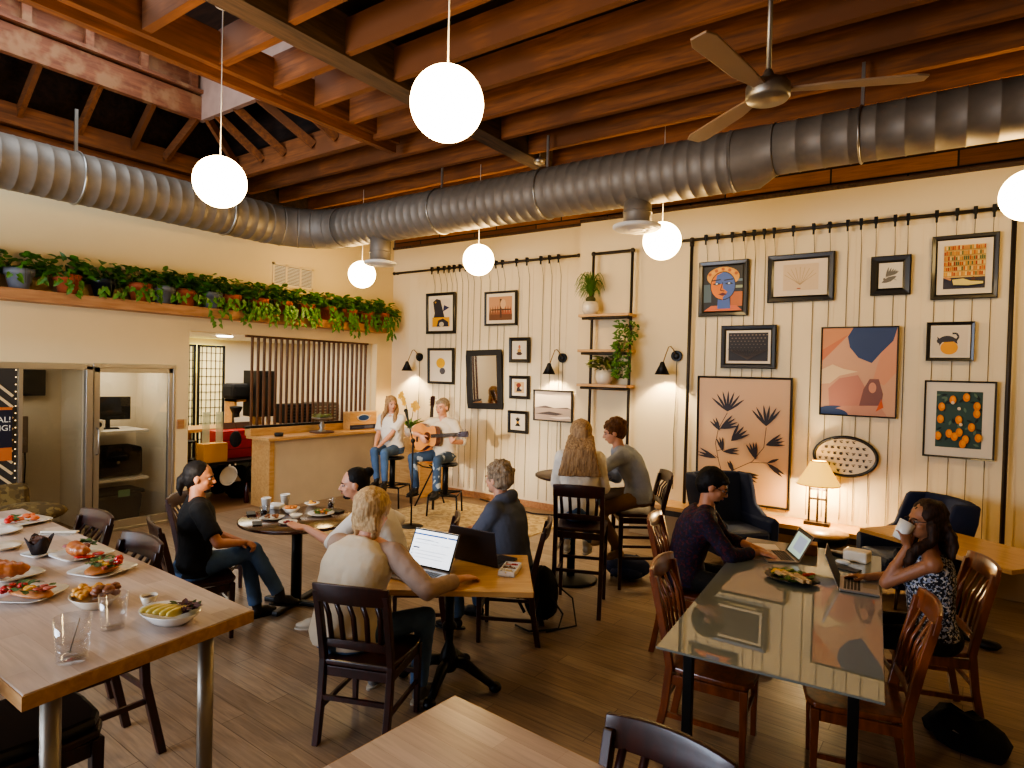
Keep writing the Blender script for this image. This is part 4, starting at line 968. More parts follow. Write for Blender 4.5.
def d_abs(A):
    A.rect(0, 0, 1, 1, (.80, .62, .50)); A.poly([(0, .62), (0, 1), (.45, 1), (.1, .7)], (.80, .48, .32)); A.poly([(0, .75), (.3, .9), (.5, 1), (0, 1)], (.82, .56, .38))
    A.poly([(.42, 1), (1, 1), (.95, .85), (.80, .72), (.68, .60), (.5, .66), (.38, .78), (.35, .9)], (.19, .26, .42)); A.poly([(1, 1), (.95, .85), (.8, .72), (.7, .4), (.85, .35), (1, .5)], (.82, .58, .45))
    A.poly([(0, .35), (0, .52), (.15, .58), (.3, .53), (.5, .5), (.25, .45), (.12, .36)], (.87, .76, .60)); A.poly([(.12, .05), (.1, .3), (.25, .42), (.5, .46), (.62, .3), (.6, .05)], (.74, .50, .42))
    A.poly([(.5, 0), (.58, .3), (.66, .42), (.78, .42), (.84, .25), (.8, 0)], (.50, .33, .30)); A.ell(.2, 0, .3, .10, (.20, .27, .42), 0, 180); A.poly([(0, 0), (.9, 0), (.8, .12), (.3, .10)], (.76, .55, .45))
    A.ell(.7, .32, .05, .06, (.80, .56, .45)); A.poly([(.75, .05), (.85, .1), (.82, .2)], (.80, .35, .15)); A.ell(.16, 0, .22, .07, (.20, .27, .42), 0, 180)
def d_cat(A):
    A.rect(0, 0, 1, 1, (.86, .80, .70)); A.ell(.48, .28, .25, .24, (.90, .62, .12)); A.ell(.42, .5, .26, .2, (.22, .21, .23), 0, 190); A.poly([(.18, .5), (.2, .35), (.3, .5), (.6, .5), (.72, .4), (.68, .6), (.45, .68)], (.22, .21, .23))
    A.line([(.66, .5), (.74, .66), (.68, .78), (.56, .78)], .06, (.22, .21, .23)); A.ell(.2, .52, .08, .09, (.22, .21, .23)); A.poly([(.14, .58), (.13, .68), (.2, .6)], (.22, .21, .23))
def d_orange(A):
    A.rect(0, 0, 1, 1, (.20, .30, .26)); rr = random.Random(5)
    for k in range(40): A.leaf(rr.random() * .9 + .05, rr.random() * .9 + .05, rr.uniform(0, 360), .14, .03, (.08, .14, .10) if k % 3 else (.36, .46, .36))
    for u, v in ((.12, .72), (.36, .85), (.65, .9), (.1, .5), (.88, .75), (.88, .62), (.5, .5), (.78, .38), (.3, .25), (.42, .2), (.52, .28), (.66, .16), (.6, .08), (.06, .2), (.93, .2)):
        A.ell(u, v, .075, .075, (.88, .50, .07)); A.ell(u + .015, v + .015, .045, .045, (.93, .60, .16))
    for u, v in ((.36, .8), (.5, .7), (.55, .42)): A.ell(u, v, .04, .03, (.86, .78, .66), n=8)
P = picture
P(-7.44, 2.69, -6.80, 3.38, YB, .05, 'framed print of a dark bird shape over a yellow block', d_bird, .05)
P(-6.18, 2.80, -5.56, 3.34, YB, .035, 'framed sepia photograph of arched bridge on the cream wall', d_arch, .05)
P(-7.38, 1.84, -6.80, 2.45, YB, .045, 'framed print of a yellow circle and grey circle', d_sun, .05)
P(-5.68, 2.22, -5.30, 2.61, YB, .055, 'small framed brown figure print, top one of the stack of three', d_small1, .045)
P(-5.66, 1.66, -5.29, 2.02, YB, .05, 'small framed red and tan print, middle one of the stack of three', d_small2, .045)
P(-5.67, 1.13, -5.30, 1.48, YB, .05, 'small framed hourglass print in black and yellow, bottom one of the stack of three', d_small3, .045)
P(-5.20, 1.35, -4.53, 1.82, YB, .022, 'wide framed pale seascape photograph under the middle wall lamp', d_land, .0)
P(-2.63, 2.81, -2.03, 3.49, YR, .065, 'framed painting of a blue and orange angular face', d_face, .0)
P(-1.81, 2.95, -1.10, 3.50, YR, .07, 'framed faint drawing of pale branches on cream paper', d_tree, .0)
P(-2.33, 2.17, -1.69, 2.69, YR, .06, 'framed dark sepia photograph of a domed interior crowd', d_cap, .03)
P(-2.60, .52, -1.49, 2.07, YR, .025, 'large framed botanical print of dark curling leaves on peach', d_leaf, .0)
P(-.745, 2.98, -.375, 3.40, YR, .075, 'small thick framed pencil sketch of a feathered bird', d_bird2, .0)
P(-.20, 2.91, .355, 3.56, YR, .05, 'framed print of a reader lying before orange bookshelves', d_lib, .055)
P(-1.21, 1.66, -.46, 2.65, YR, .016, 'large framed abstract print of blue and pink blobs', d_abs, .0)
P(-.22, 2.28, .185, 2.68, YR, .035, 'small framed print of a grey cat curled on an orange', d_cat, .02)
P(-.22, 1.29, .378, 2.08, YR, .018, 'framed print of oranges and leaves with a wide cream mount', d_orange, .09)
# oval plaque
c0, rx, rz = ((-1.226 - .628) / 2, .31, .215)
t = thing('oval_plaque', 'oval framed panel of small dark insect like drawings above the lamp', 'picture', (-.93, YR - .05, 1.215))
b = MB(); b.tube([(rx * math.cos(a * PI / 20), 0, rz * math.sin(a * PI / 20)) for a in range(40)], .018, 8, closed=True); b.build('frame', M['frame'], t)
b = MB(); b.add([(0, .005, 0)] + [(rx * math.cos(a * PI / 20), .005, rz * math.sin(a * PI / 20)) for a in range(40)], [(0, 1 + (i + 1) % 40, 1 + i) for i in range(40)]); b.build('panel', M['mount'], t)
A = Art(2 * rx, 2 * rz)
for r_ in range(6):
    for k in range(9):
        u, v = .1 + k * .1 + (r_ % 2) * .04, .12 + r_ * .15
        if ((u - .5) / .46) ** 2 + ((v - .5) / .45) ** 2 < .9: A.ell(u, v, random.uniform(.015, .035), random.uniform(.015, .035), (.13, .10, .08), rot=random.uniform(0, 90), n=7); A.line([(u - .03, v + .03), (u + .03, v + .04)], .012, (.13, .10, .08))
A.b.build('drawing', A.mats, t, recalc=False)
# mirror
M['mirror'] = mat('mirror_glass', (.85, .84, .82), .03, 1.0)
t = thing('wall_mirror', 'tall mirror in a chunky weathered black frame tilted on the wall', 'mirror', (-6.11, YB - .07, 1.93)); t.rotation_euler = (R(3), R(-1.5), 0)
b = MB(); w, h, B = .70, .95, .095
for a, c in (((-w / 2, 0, -h / 2), (w / 2, .04, -h / 2 + B)), ((-w / 2, 0, h / 2 - B), (w / 2, .04, h / 2)), ((-w / 2, 0, -h / 2 + B), (-w / 2 + B, .04, h / 2 - B)), ((w / 2 - B, 0, -h / 2 + B), (w / 2, .04, h / 2 - B))): b.b2(a, c)
b.build('frame', mat('weathered_black', (.11, .10, .09), .6, bump=.4, bscale=20), t, .008)
b = MB(); b.b2((-w / 2 + B, .02, -h / 2 + B), (w / 2 - B, .025, h / 2 - B)); b.build('glass', M['mirror'], t)

# ================================================================ wall sconces
def sconce(px, py, y, label):
    p = aty(px, py, y); t = thing('wall_sconce', label, 'wall lamp', (p.x, y, p.z))
    b = MB(); b.cyl((0, 0, 0), (0, -.03, 0), .07, n=24); b.ell((0, -.03, 0), (.045, .02, .045)); b.build('back_plate', M['black'], t)
    b = MB(); b.tube([(0, -.03, 0), (-.02, -.06, .07), (-.05, -.10, .12), (-.07, -.12, .11), (-.09, -.15, .02), (-.11, -.18, -.08)], .007, 8); b.build('arm', M['brass'], t)
    F = (-.12, -.19, -.16)
    b = MB(); b.lathe([(.02, .08), (.03, .06), (.035, .04), (.095, -.085), (.09, -.085), (.03, .035)], F, 24); b.build('shade', M['black'], t)
    b = MB(); b.ell((F[0], F[1], F[2] - .04), .028); b.build('bulb', M['warm'], t)
    b = MB(); b.tube([(0, -.01, -.06), (.005, -.01, -.5), (-.01, -.01, -1.0), (0, -.01, -p.z + .6)], .005, 6); b.build('power_cord', M['pipe'], t)
    light('SPOT', (p.x + F[0], y + F[1], p.z + F[2] - .03), 230, WARM, .03, (p.x + F[0], y + F[1] + .10, 0), 'sconce_light', spot_size=R(140), spot_blend=.8)
sconce(420, 357, YB - .02, 'black cone wall lamp shining above the orchid by the corner')
sconce(563, 358, YB - .02, 'black cone wall lamp above the pale seascape picture')
sconce(677, 356, YR - .02, 'black cone wall lamp between the pipe shelves and the botanical print')

# ================================================================ bench ledge along the stepped wall
t = thing('wall_bench', 'low maple bench ledge running along the panelled wall', 'bench', (0, 0, 0))
b = MB(); b.b2((-3.45, 7.42, .40), (4, YR, .45)); b.build('bench_top', M['maple'], t, .004)
b = MB(); b.b2((-3.4, 7.62, .0), (4, YR, .40)); b.build('bench_base', mat('bench_base_paint', (.74, .63, .47), .7), t)
b = MB(); b.b2((-3.4, 7.44, .33), (4, 7.62, .40)); b.build('apron', M['pipe'], t)
# table lamp
t = thing('table_lamp', 'lit table lamp with cream shade and dark lattice base', 'table lamp', (-1.16, 7.62, .45)); t.scale = (.86, .86, .90)
b = MB(); b.box((0, 0, .02), (.30, .15, .04))
for x in (-.10, 0, .10): b.box((x, 0, .25), (.026, .026, .44))
for z in (.44, .32): b.box((0, 0, z), (.22, .026, .026))
b.cyl((0, 0, .46), (0, 0, .52), .012); b.build('base', mat('bronze_metal', (.16, .11, .07), .45, .6), t, .002)
M['shade'] = mat('lamp_shade_linen', (.95, .84, .50), .8, emit=.9, ecol=(1, .74, .25))
b = MB(); n = 12; pr = []
for r_, z_ in ((.255, .50), (.20, .60), (.14, .70), (.095, .79)):
    pr.append([V((r_ * math.cos(2 * PI * i / 48), r_ * math.sin(2 * PI * i / 48), z_)) for i in range(48)])
b.loft(pr, capends=False); b.build('shade', M['shade'], t)
for r_, z_ in ((.256, .50), (.096, .79)):
    b = MB(); b.tube([(r_ * math.cos(2 * PI * i / 32), r_ * math.sin(2 * PI * i / 32), z_) for i in range(32)], .006, 6, closed=True); b.build('shade_trim', M['brass'], t)
light('POINT', (-1.16, 7.62, .98), 14, WARM, .05, name='table_lamp_light')
light('POINT', (-1.16, 7.52, .84), 22, WARM, .05, name='table_lamp_light')
# orchid
p = aty(408, 425, 7.6); t = thing('orchid_plant', 'yellow orchid with broad green leaves under the corner wall lamp', 'potted plant', (-7.35, 7.55, .95))
b = MB(); b.lathe([(0, 0), (.07, 0), (.09, .14), (.08, .14), (0, .12)]); b.build('pot', M['cream'], t)
b = MB()
for k in range(9): a = k * .7; leafshape(b, (0, 0, .14), (math.cos(a), math.sin(a) * .7, .7), (0, 0, 1), .09, .28)
b.build('leaves', M['leaf'], t)
b = MB(); b.tube([(0, 0, .14), (-.05, 0, .4), (-.08, -.05, .62), (-.15, -.08, .72)], .006); b.tube([(0, 0, .14), (.06, 0, .35), (.12, -.04, .52), (.22, -.06, .58)], .006); b.build('stem', M['stem'], t)
for cx_, cz in ((-.08, .62), (-.12, .70), (-.16, .66), (-.06, .55), (.14, .52), (.2, .56), (.25, .50), (.18, .46)):
    b = MB()
    for k in range(5): a = 2 * PI * k / 5; b.ell((cx_ + .03 * math.cos(a), -.08, cz + .03 * math.sin(a)), (.027, .006, .02), Matrix.Rotation(-a, 3, 'Y'), 8, 6)
    b.build('flower', mat('orchid_yellow', (.92, .72, .25), .6) if 'orch' not in M else M['orch'], t); M['orch'] = bpy.data.materials.get('orchid_yellow')
t = thing('piano_stand', 'low pale cabinet holding the orchid in the corner', 'cabinet', (-7.35, 7.6, 0))
b = MB(); b.b2((-.45, -.25, 0), (.45, .3, .95)); b.build('body', M['mapley'], t, .01)
b = MB(); b.b2((-.40, -.256, .1), (-.01, -.25, .85)); b.b2((.01, -.256, .1), (.40, -.25, .85)); b.build('door', M['maple'], t, .003)
# jute rug
M['jute'] = speck('jute_weave', (.70, .60, .43), [(.62, .52, .36), (.77, .67, .49)], 12, .95, .5)
b = MB(); b.b2((-6.55, 4.9, .0), (-4.25, 7.55, .012)); tag(b.build('jute_rug', M['jute']), 'woven straw coloured jute rug under the guitarist and stool', 'rug')
# ================================================================ chairs
def make_chair(wm, name, label, cat, loc, rz, group, sh=.45, bh=.90, seatm=None, slats=5, W=.44):
    """schoolhouse chair, sitter faces +y"""
    t = thing(name, label, cat, loc, rz, group); hw = W / 2 - .02
    tilt = (bh - sh) * .20
    for s in (-1, 1):
        b = MB()
        b.loft([[V((s * hw + a * .018, y + c * .021, z)) for a, c in ((-1, -1), (1, -1), (1, 1), (-1, 1))] for y, z in ((-.27 - (sh - .45) * .15, 0), (-.225, sh * .55), (-.205, sh), (-.215, sh + .06), (-.205 - tilt * .5, (sh + bh) / 2), (-.205 - tilt, bh - .04))], smooth=False)
        b.build('leg', wm, t, .004)
    for s in (-1, 1):
        b = MB(); b.loft([[V((s * hw + a * w_, .185 + c * w_, z)) for a, c in ((-1, -1), (1, -1), (1, 1), (-1, 1))] for w_, z in ((.014, 0), (.021, sh - .03))], smooth=False); b.build('leg', wm, t, .004)
    # saddle seat
    b = MB(); out = []
    for (x, y) in ((-.19, -.22), (-.215, -.05), (-.225, .1), (-.215, .19), (-.15, .225), (0, .235), (.15, .225), (.215, .19), (.225, .1), (.215, -.05), (.19, -.22)): out.append((x * W / .44, y))
    b.prism(out, sh - .03, sh); b.build('seat', wm if not seatm else wm, t, .008)
    if seatm:
        b = MB(); b.prism([(x * .96, y * .96) for x, y in out], sh, sh + .045); b.build('seat_pad', seatm, t, .018)
    b = MB()
    for s in (-1, 1): b.bar((s * hw, -.20, sh - .065), (s * hw, .185, sh - .065), .018, .055)
    b.bar((-hw, .185, sh - .065), (hw, .185, sh - .065), .018, .055); b.bar((-hw, -.205, sh - .065), (hw, -.205, sh - .065), .018, .055); b.build('seat_rail', wm, t, .003)
    # curved crest rail + lower back rail
    def arc(z0, z1, y0, y1, bow, hw_, th=.022, n=9):
        b = MB(); rings = []
        for i in range(n):
            u = -1 + 2 * i / (n - 1); x = u * hw_; yb = -bow * (1 - u * u); crest = .012 * (1 - u * u)
            rings.append([V((x, y0 + yb - th / 2, z0)), V((x, y0 + yb + th / 2, z0)), V((x, y1 + yb + th / 2, z1 + crest)), V((x, y1 + yb - th / 2, z1 + crest))])
        b.loft(rings); return b
    yt = -.205 - tilt
    arc(bh - .10, bh, yt + .01, yt - .01, .03, W / 2).build('top_rail', wm, t, .005)
    zl = sh + .075; arc(zl, zl + .04, -.212, -.216, .012, hw).build('lower_rail', wm, t, .003)
    for k in range(slats):
        u = -1 + 2 * (k + .5) / slats; x = u * (hw - .01); b = MB()
        y0, y1 = -.214 - .012 * (1 - u * u), yt + .008 - .03 * (1 - u * u)
        ym = (y0 + y1) / 2 + .012
        b.loft([[V((x * (1 if z > sh + .2 else .95) + a * .0135, y + c * .005, z)) for a, c in ((-1, -1), (1, -1), (1, 1), (-1, 1))] for y, z in ((y0, zl + .03), (ym, (zl + bh) / 2), (y1, bh - .09))]); b.build('slat', wm, t)
    zz = sh * .42
    for s in (-1, 1):
        b = MB(); b.bar((s * hw, -.235, zz), (s * hw, .185, zz), .016, .026); b.build('stretcher', wm, t)
    b = MB(); b.bar((-hw, .185, zz + .06), (hw, .185, zz + .06), .016, .026); b.build('stretcher', wm, t)
    b = MB(); b.bar((-hw, -.235, zz + .06), (hw, -.235, zz + .06), .016, .026); b.build('stretcher', wm, t)
    if sh > .6:
        for s in (-1, 1):
            b = MB(); b.bar((s * hw, -.225, zz + .2), (s * hw, .185, zz + .2), .016, .026); b.build('stretcher', wm, t)
    return t
DG, HG, BG = 'dark dining chairs', 'honey brown wooden chairs at the glass table', 'dark bar chairs'
def CH(x, y, rz, label, **k): return make_chair(M['mahog'], 'dining_chair', label, 'chair', (x, y, 0), R(rz), DG, **k)
def HC_(x, y, rz, label): return make_chair(M['honey'], 'dining_chair', label, 'chair', (x, y, 0), R(rz), HG, sh=.46, bh=.98)
def BC(x, y, rz, label, **k): return make_chair(M['mahog'], 'bar_chair', label, 'bar chair', (x, y, 0), R(rz), BG, sh=.73, bh=1.11, **k)
CH(-2.68, 2.50, 22, 'dark slatted chair holding the blonde laptop user')
CH(-4.62, 2.52, -16, 'dark slatted chair under the man in the black T-shirt')
CH(-3.42, 3.62, 128, 'dark chair behind the man with the hair bun')
CH(-5.32, 3.02, -48, 'empty dark chair across the round table beside the ponytailed man')
CH(-2.80, 4.00, 118, 'dark chair under the man in the slate hooded jacket')
CH(-.72, 1.62, 177, 'dark chair whose top rail shows beside the empty butcher block table')
BC(-4.34, 1.42, 180, 'dark bar chair at the long food table nearer the sofa end')
BC(-3.55, 1.33, 180, 'dark bar chair at the long food table nearer the tumbler end')
BC(-2.68, .80, 0, 'bar chair with black padded seat pushed under the food table', seatm=M['vinyl'])
BC(-2.65, 4.92, 22, 'dark bar chair holding the long haired woman')
BC(-2.50, 5.76, 126, 'dark bar chair holding the young man in the grey shirt')
HC_(-1.03, 3.53, -84, 'empty honey chair pushed in along the glass table before the man in purple')
HC_(-1.53, 4.66, -80, 'honey chair behind the man in the purple shirt')
HC_(-.36, 3.64, 102, 'honey chair with slatted back pushed in before the drinking woman')
HC_(-.10, 4.70, 108, 'honey chair behind the woman in the floral top')
# ================================================================ tables
bt = thing('food_table', 'long bar height butcher block table crowded with plates', 'table', (0, 0, 0))
b = MB(); b.prism([(-5.10, .69), (-2.238, .69), (-2.315, 1.49), (-5.10, 1.56)], 1.0, 1.05); o = b.build('tabletop', [M['butcher']], bt, .003)
b = MB(); b.prism([(-5.104, .686), (-2.233, .686), (-2.311, 1.494), (-5.104, 1.564)], 1.001, 1.046); b.build('edge_band', M['butcher_edge'], bt)
for x, y in ((-2.43, 1.36), (-2.38, .81), (-4.95, 1.36), (-4.95, .81)):
    b = MB(); b.cyl((x, y, 0), (x, y, 1.0), .030, n=20); b.cyl((x, y, .96), (x, y, 1.0), .038, n=20); b.build('leg', M['steel'], bt)
q = at(455, 695, .75)
lt = thing('empty_table', 'empty butcher block dining table at the picture edge', 'table', (0, 0, 0)); lt['label'] = 'bare butcher block dining table with nothing on it'
lt.location = (q.x, q.y, 0); lt.rotation_euler = (0, 0, R(-4))
b = MB(); b.b2((0, -1.2, .705), (1.2, 0, .75)); b.build('tabletop', M['butcher'], lt, .003)
b = MB(); b.b2((-.004, -1.2, .707), (1.2, .004, .747)); b.build('edge_band', M['butcher_edge'], lt)
for x, y in ((.12, -.12), (1.08, -.12)):
    b = MB(); b.cyl((x, y, 0), (x, y, .71), .03, n=16); b.build('leg', M['steel'], lt)
# laptop table on a cast iron claw base
ct2 = thing('laptop_table', 'square maple cafe table with ornate black claw foot base', 'table', (-1.985, 3.115, 0), R(36.5))
b = MB(); b.b2((-1.0, 0, .715), (0, .76, .75)); b.build('tabletop', M['maple'], ct2, .004)
b = MB(); b.lathe([(.03, .70), (.03, .42), (.045, .40), (.05, .38), (.03, .36), (.025, .28), (.05, .22), (.065, .17), (.05, .10), (0, .08)], (-.52, .38, 0), 16); b.box((-.52, .38, .705), (.4, .4, .015)); b.build('column', M['black'], ct2)
for k in range(4):
    a = R(-36.5 + 20 + 90 * k); d = V((math.cos(a), math.sin(a), 0)); c0 = V((-.52, .38, 0)); b = MB()
    b.tube([c0 + d * .03 + V((0, 0, .16)), c0 + d * .12 + V((0, 0, .15)), c0 + d * .22 + V((0, 0, .09)), c0 + d * .30 + V((0, 0, .045))], [.035, .036, .028, .024], 10)
    b.ell(c0 + d * .32 + V((0, 0, .033)), (.042, .042, .033), n=12, m=8); b.build('claw_foot', M['black'], ct2)
# round table
rt = thing('round_table', 'round dark topped pub table covered with lunch dishes', 'table', (-4.58, 3.36, 0))
b = MB(); b.lathe([(0, .72), (.46, .72), (.48, .73), (.48, .745), (.47, .75), (0, .75)], n=48); b.build('tabletop', wood('brown_tabletop', (.20, .10, .065), (.32, .17, .10), .18, (2, 8, 8), 3, coat=.6), rt)
b = MB(); b.cyl((0, 0, .03), (0, 0, .72), .045, n=16); b.build('column', M['black'], rt)
for k in range(2):
    b = MB(); b.box((0, 0, .02), (.60, .06, .04), rz=R(20 + 90 * k)); b.build('cross_foot', M['black'], rt, .01)
# bar round table
br = thing('high_round_table', 'tall round pub table between the two bar chairs', 'table', (-3.05, 5.46, 0))
b = MB(); b.lathe([(0, 1.02), (.36, 1.02), (.38, 1.03), (.38, 1.045), (.37, 1.05), (0, 1.05)], n=40); b.build('tabletop', M['mahog'], br)
b = MB(); b.cyl((0, 0, .03), (0, 0, 1.02), .04, n=16); b.build('column', M['black'], br)
b = MB(); b.lathe([(.0, 0), (.26, 0), (.27, .015), (.25, .025), (.06, .05), (0, .05)], n=40); b.build('base', M['black'], br)
# glass table
gt = thing('glass_table', 'frosted glass topped table with flat black legs', 'table', (-.75, 4.13, 0), R(4.8))
m, nt, bb = newmat('frosted_tabletop'); bb.inputs['Base Color'].default_value = lin((.44, .47, .45)); bb.inputs['Roughness'].default_value = .5; bb.inputs['Specular IOR Level'].default_value = .2; bb.inputs['Coat Weight'].default_value = 1; bb.inputs['Coat IOR'].default_value = 2.3; bb.inputs['Coat Roughness'].default_value = .0; M['gtop'] = m
b = MB(); b.b2((-.475, -1.23, .738), (.475, 1.23, .75)); b.build('glass_top', M['gtop'], gt, .003)
b = MB()
for s in (-1, 1): b.b2((s * .33 - .03, -1.1, .70), (s * .33 + .03, 1.1, .735))
b.build('support_rail', M['black'], gt)
for s in (-1, 1):
    for yy in (-1.05, 1.05):
        b = MB(); b.box((s * .36, yy, .35), (.045, .05, .70)); b.build('leg', M['black'], gt, .003)
# spare maple table at the right wall
p0, p1 = V((-.62, 6.33, 0)), V((.40, 5.62, 0))
ang = math.atan2(p1.y - p0.y, p1.x - p0.x)
wt = thing('maple_table', 'empty maple table behind the drinking woman in front of a navy armchair', 'table', tuple(p0), ang)
b = MB(); b.b2((0, 0, .715), (1.24, .72, .75)); b.build('tabletop', M['maple'], wt, .004)
b = MB(); b.cyl((.62, .36, .03), (.62, .36, .715), .04); b.build('column', M['black'], wt)
b = MB(); b.box((.62, .36, .02), (.6, .07, .04)); b.box((.62, .36, .02), (.07, .6, .04)); b.build('cross_foot', M['black'], wt, .01)

# ================================================================ wingback armchairs
def wing(x, y, rz, label):
    t = thing('wingback_armchair', label, 'armchair', (x, y, 0), R(rz), 'navy wingback armchairs'); t.scale = (.92, .92, .92)
    b = MB(); b.box((0, .02, .30), (.62, .64, .20)); b.build('base', M['navy'], t, .04)
    b = MB(); b.box((0, .06, .42), (.54, .60, .14)); b.build('seat_cushion', M['navy'], t, .05)
    b = MB(); rings = []
    for z, w, yy in ((.36, .27, -.24), (.6, .30, -.29), (.85, .33, -.35), (1.02, .35, -.39), (1.06, .33, -.40)):
        rings.append([V((-w, yy + .05, z)), V((-w * .5, yy - .01, z)), V((0, yy - .03, z)), V((w * .5, yy - .01, z)), V((w, yy + .05, z)), V((w, yy - .04, z)), V((w * .5, yy - .11, z)), V((0, yy - .12, z)), V((-w * .5, yy - .11, z)), V((-w, yy - .04, z))])
    b.loft(rings); b.build('backrest', M['navy'], t, .02)
    for s in (-1, 1):
        b = MB(); b.loft([[V((s * (xx + a * .035), y_ , z_)) for a, y_, z_ in ((-1, y0, z0), (1, y0, z0), (1, y1, z0 + .0), (-1, y1, z0))] for z0, xx, y0, y1 in ((.5, .32, -.34, .22), (.62, .34, -.34, .14), (.72, .35, -.38, -.06), (.88, .36, -.42, -.12), (1.03, .355, -.44, -.18), (1.06, .35, -.43, -.22))]); b.build('wing', M['navy'], t, .02)
        b = MB(); b.loft([[V((s * (.335 + a * .05), y_, z)) for a, z in ((-1, .22), (1, .22), (1.25, .58), (0, .63), (-1.1, .57))] for y_ in (-.3, 0, .30, .33)]); b.build('armrest', M['navy'], t, .015)
        for q in (-1, 1):
            b = MB(); b.cyl((s * .26, q * .25, .21), (s * .29, q * .29, 0), .022, .013, n=10); b.build('leg', M['mahog'], t)
    return t
wing(-1.90, 6.98, 230, 'navy velvet wingback armchair in front of the big botanical print')
wing(-.27, 6.98, 124, 'navy velvet wingback armchair behind the drinking woman and maple table')
# drum side table
q = at(823, 533, .50); t = thing('drum_side_table', 'round side table with maple top and black bowl body', 'side table', (q.x, q.y, 0))
b = MB(); b.lathe([(0, .49), (.235, .49), (.24, .50), (.235, .51), (0, .51)], n=36); b.build('tabletop', M['maple'], t)
b = MB(); b.lathe([(.04, 0.05), (.05, .3), (.13, .36), (.22, .42), (.238, .49), (0, .49)], n=36); b.lathe([(0, 0), (.16, 0), (.15, .02), (.04, .06)], n=24); b.build('body', M['black'], t)
# ================================================================ stools on the stage
def stool(x, y, rz, label):
    t = thing('metal_stool', label, 'stool', (x, y, 0), R(rz), 'black metal stools')
    b = MB(); b.lathe([(0, .70), (.16, .70), (.175, .71), (.175, .73), (.16, .745), (0, .745)], n=28); b.build('seat', M['vinyl'], t)
    b = MB(); b.cyl((0, 0, .26), (0, 0, .70), .042, n=14); b.build('column', M['black'], t)
    b = MB(); b.tube([(.2, .2, .30), (-.2, .2, .30), (-.2, -.2, .30), (.2, -.2, .30)], .012, 8, closed=True)
    b.bar((-.2, -.2, .30), (.2, .2, .30), .02, .02); b.bar((-.2, .2, .30), (.2, -.2, .30), .02, .02); b.build('foot_frame', M['black'], t)
    for s in (-1, 1):
        for q in (-1, 1):
            b = MB(); b.tube([(s * .17, q * .17, .31), (s * .20, q * .20, .28), (s * .205, q * .205, .2), (s * .215, q * .215, 0)], .013, 8); b.build('leg', M['black'], t)
    return t
stool(-5.87, 6.78, 30, 'black metal stool under the guitarist')
stool(-6.88, 6.72, 20, 'black metal stool under the blonde singer beside the counter')
# ================================================================ microphone stand
q = at(411, 527, 0); t = thing('microphone_stand', 'tall black microphone stand with round base before the guitarist', 'microphone stand', (q.x, q.y, 0))
b = MB(); b.lathe([(0, 0), (.16, 0), (.16, .012), (.03, .03), (0, .03)], n=32); b.build('base', M['black'], t)
b = MB(); b.cyl((0, 0, .02), (0, 0, 1.12), .011, n=10); b.build('pole', M['black'], t)
b = MB(); b.ell((0, 0, 1.13), (.03, .03, .035)); b.build('clutch', M['black'], t)
tip = aty(408, 420, q.y + .1) - V((q.x, q.y, 0))
b = MB(); b.cyl((.05, -.02, 1.04), tuple(tip), .008, n=8); b.build('boom', M['black'], t)
d = (V(tip) - V((.05, -.02, 1.04))).normalized()
b = MB(); b.cyl(tuple(tip - d * .02), tuple(tip + d * .13), .014, .022, n=12); b.ell(tuple(tip + d * .15), .029); b.build('microphone', M['blackm'], t)

# ================================================================ crockery helpers
def plate(x, y, z, r, label, name='plate', square=False, m=None, rz=0, sy=1, deep=.02):
    t = thing(name, label, 'plate' if 'plate' in name else 'bowl', (x, y, z), rz)
    if square:
        b = MB(); r *= .86; se = lambda v: math.copysign(abs(v) ** .42, v); b.loft([[V((se(math.cos(2 * PI * k / 40)) * a, se(math.sin(2 * PI * k / 40)) * a, z_)) for k in range(40)] for a, z_ in ((r * .6, 0), (r, .016), (r, .020), (r * .72, .008), (r * .01, .008))]); b.build('dish', m or M['ceramic'], t)
    else:
        b = MB(); b.lathe([(0, 0), (r * .55, 0), (r * .7, deep * .3), (r, deep), (r, deep + .004), (r * .68, deep * .35 + .005), (0, .006)], n=36)
        for i, v in enumerate(b.v): b.v[i] = (v[0], v[1] * sy, v[2])
        b.build('dish', m or M['ceramic'], t)
    return t
FM = {}
def fm(c, rough=.5, coat=0):
    k = tuple(c)
    if k not in FM: FM[k] = mat('food_%d' % len(FM), c, rough, var=.18, vscale=25, bump=.3, bscale=50, coat=coat)
    return FM[k]
def blob(t, name, c, items, rough=.5, coat=0):
    b = MB()
    for p, r in items: b.ell(p, r, Matrix.Rotation(random.uniform(0, 3), 3, 'Z'), 10, 7, noise=.12)
    return b.build(name, fm(c, rough, coat), t)
def scat(n, R_, z, r, hz=.6, cx=0, cy=0): 
    out = []
    for _ in range(n):
        a = random.uniform(0, 2 * PI); q = R_ * math.sqrt(random.random()); s = r * random.uniform(.7, 1.3); out.append(((cx + q * math.cos(a), cy + q * math.sin(a), z + random.uniform(0, r)), (s, s * .8, s * hz)))
    return out
def greens(t, n, R_, z, c=(.25, .38, .10), s=.035, cx=0, cy=0):
    b = MB()
    for _ in range(n):
        a = random.uniform(0, 2 * PI); q = R_ * math.sqrt(random.random())
        leafshape(b, (cx + q * math.cos(a), cy + q * math.sin(a), z + random.uniform(0, .02)), (math.cos(a * 3), math.sin(a * 3), random.uniform(.1, .8)), (0, 0, 1), s * .8, s)
    b.build('greens', fm(c), t)
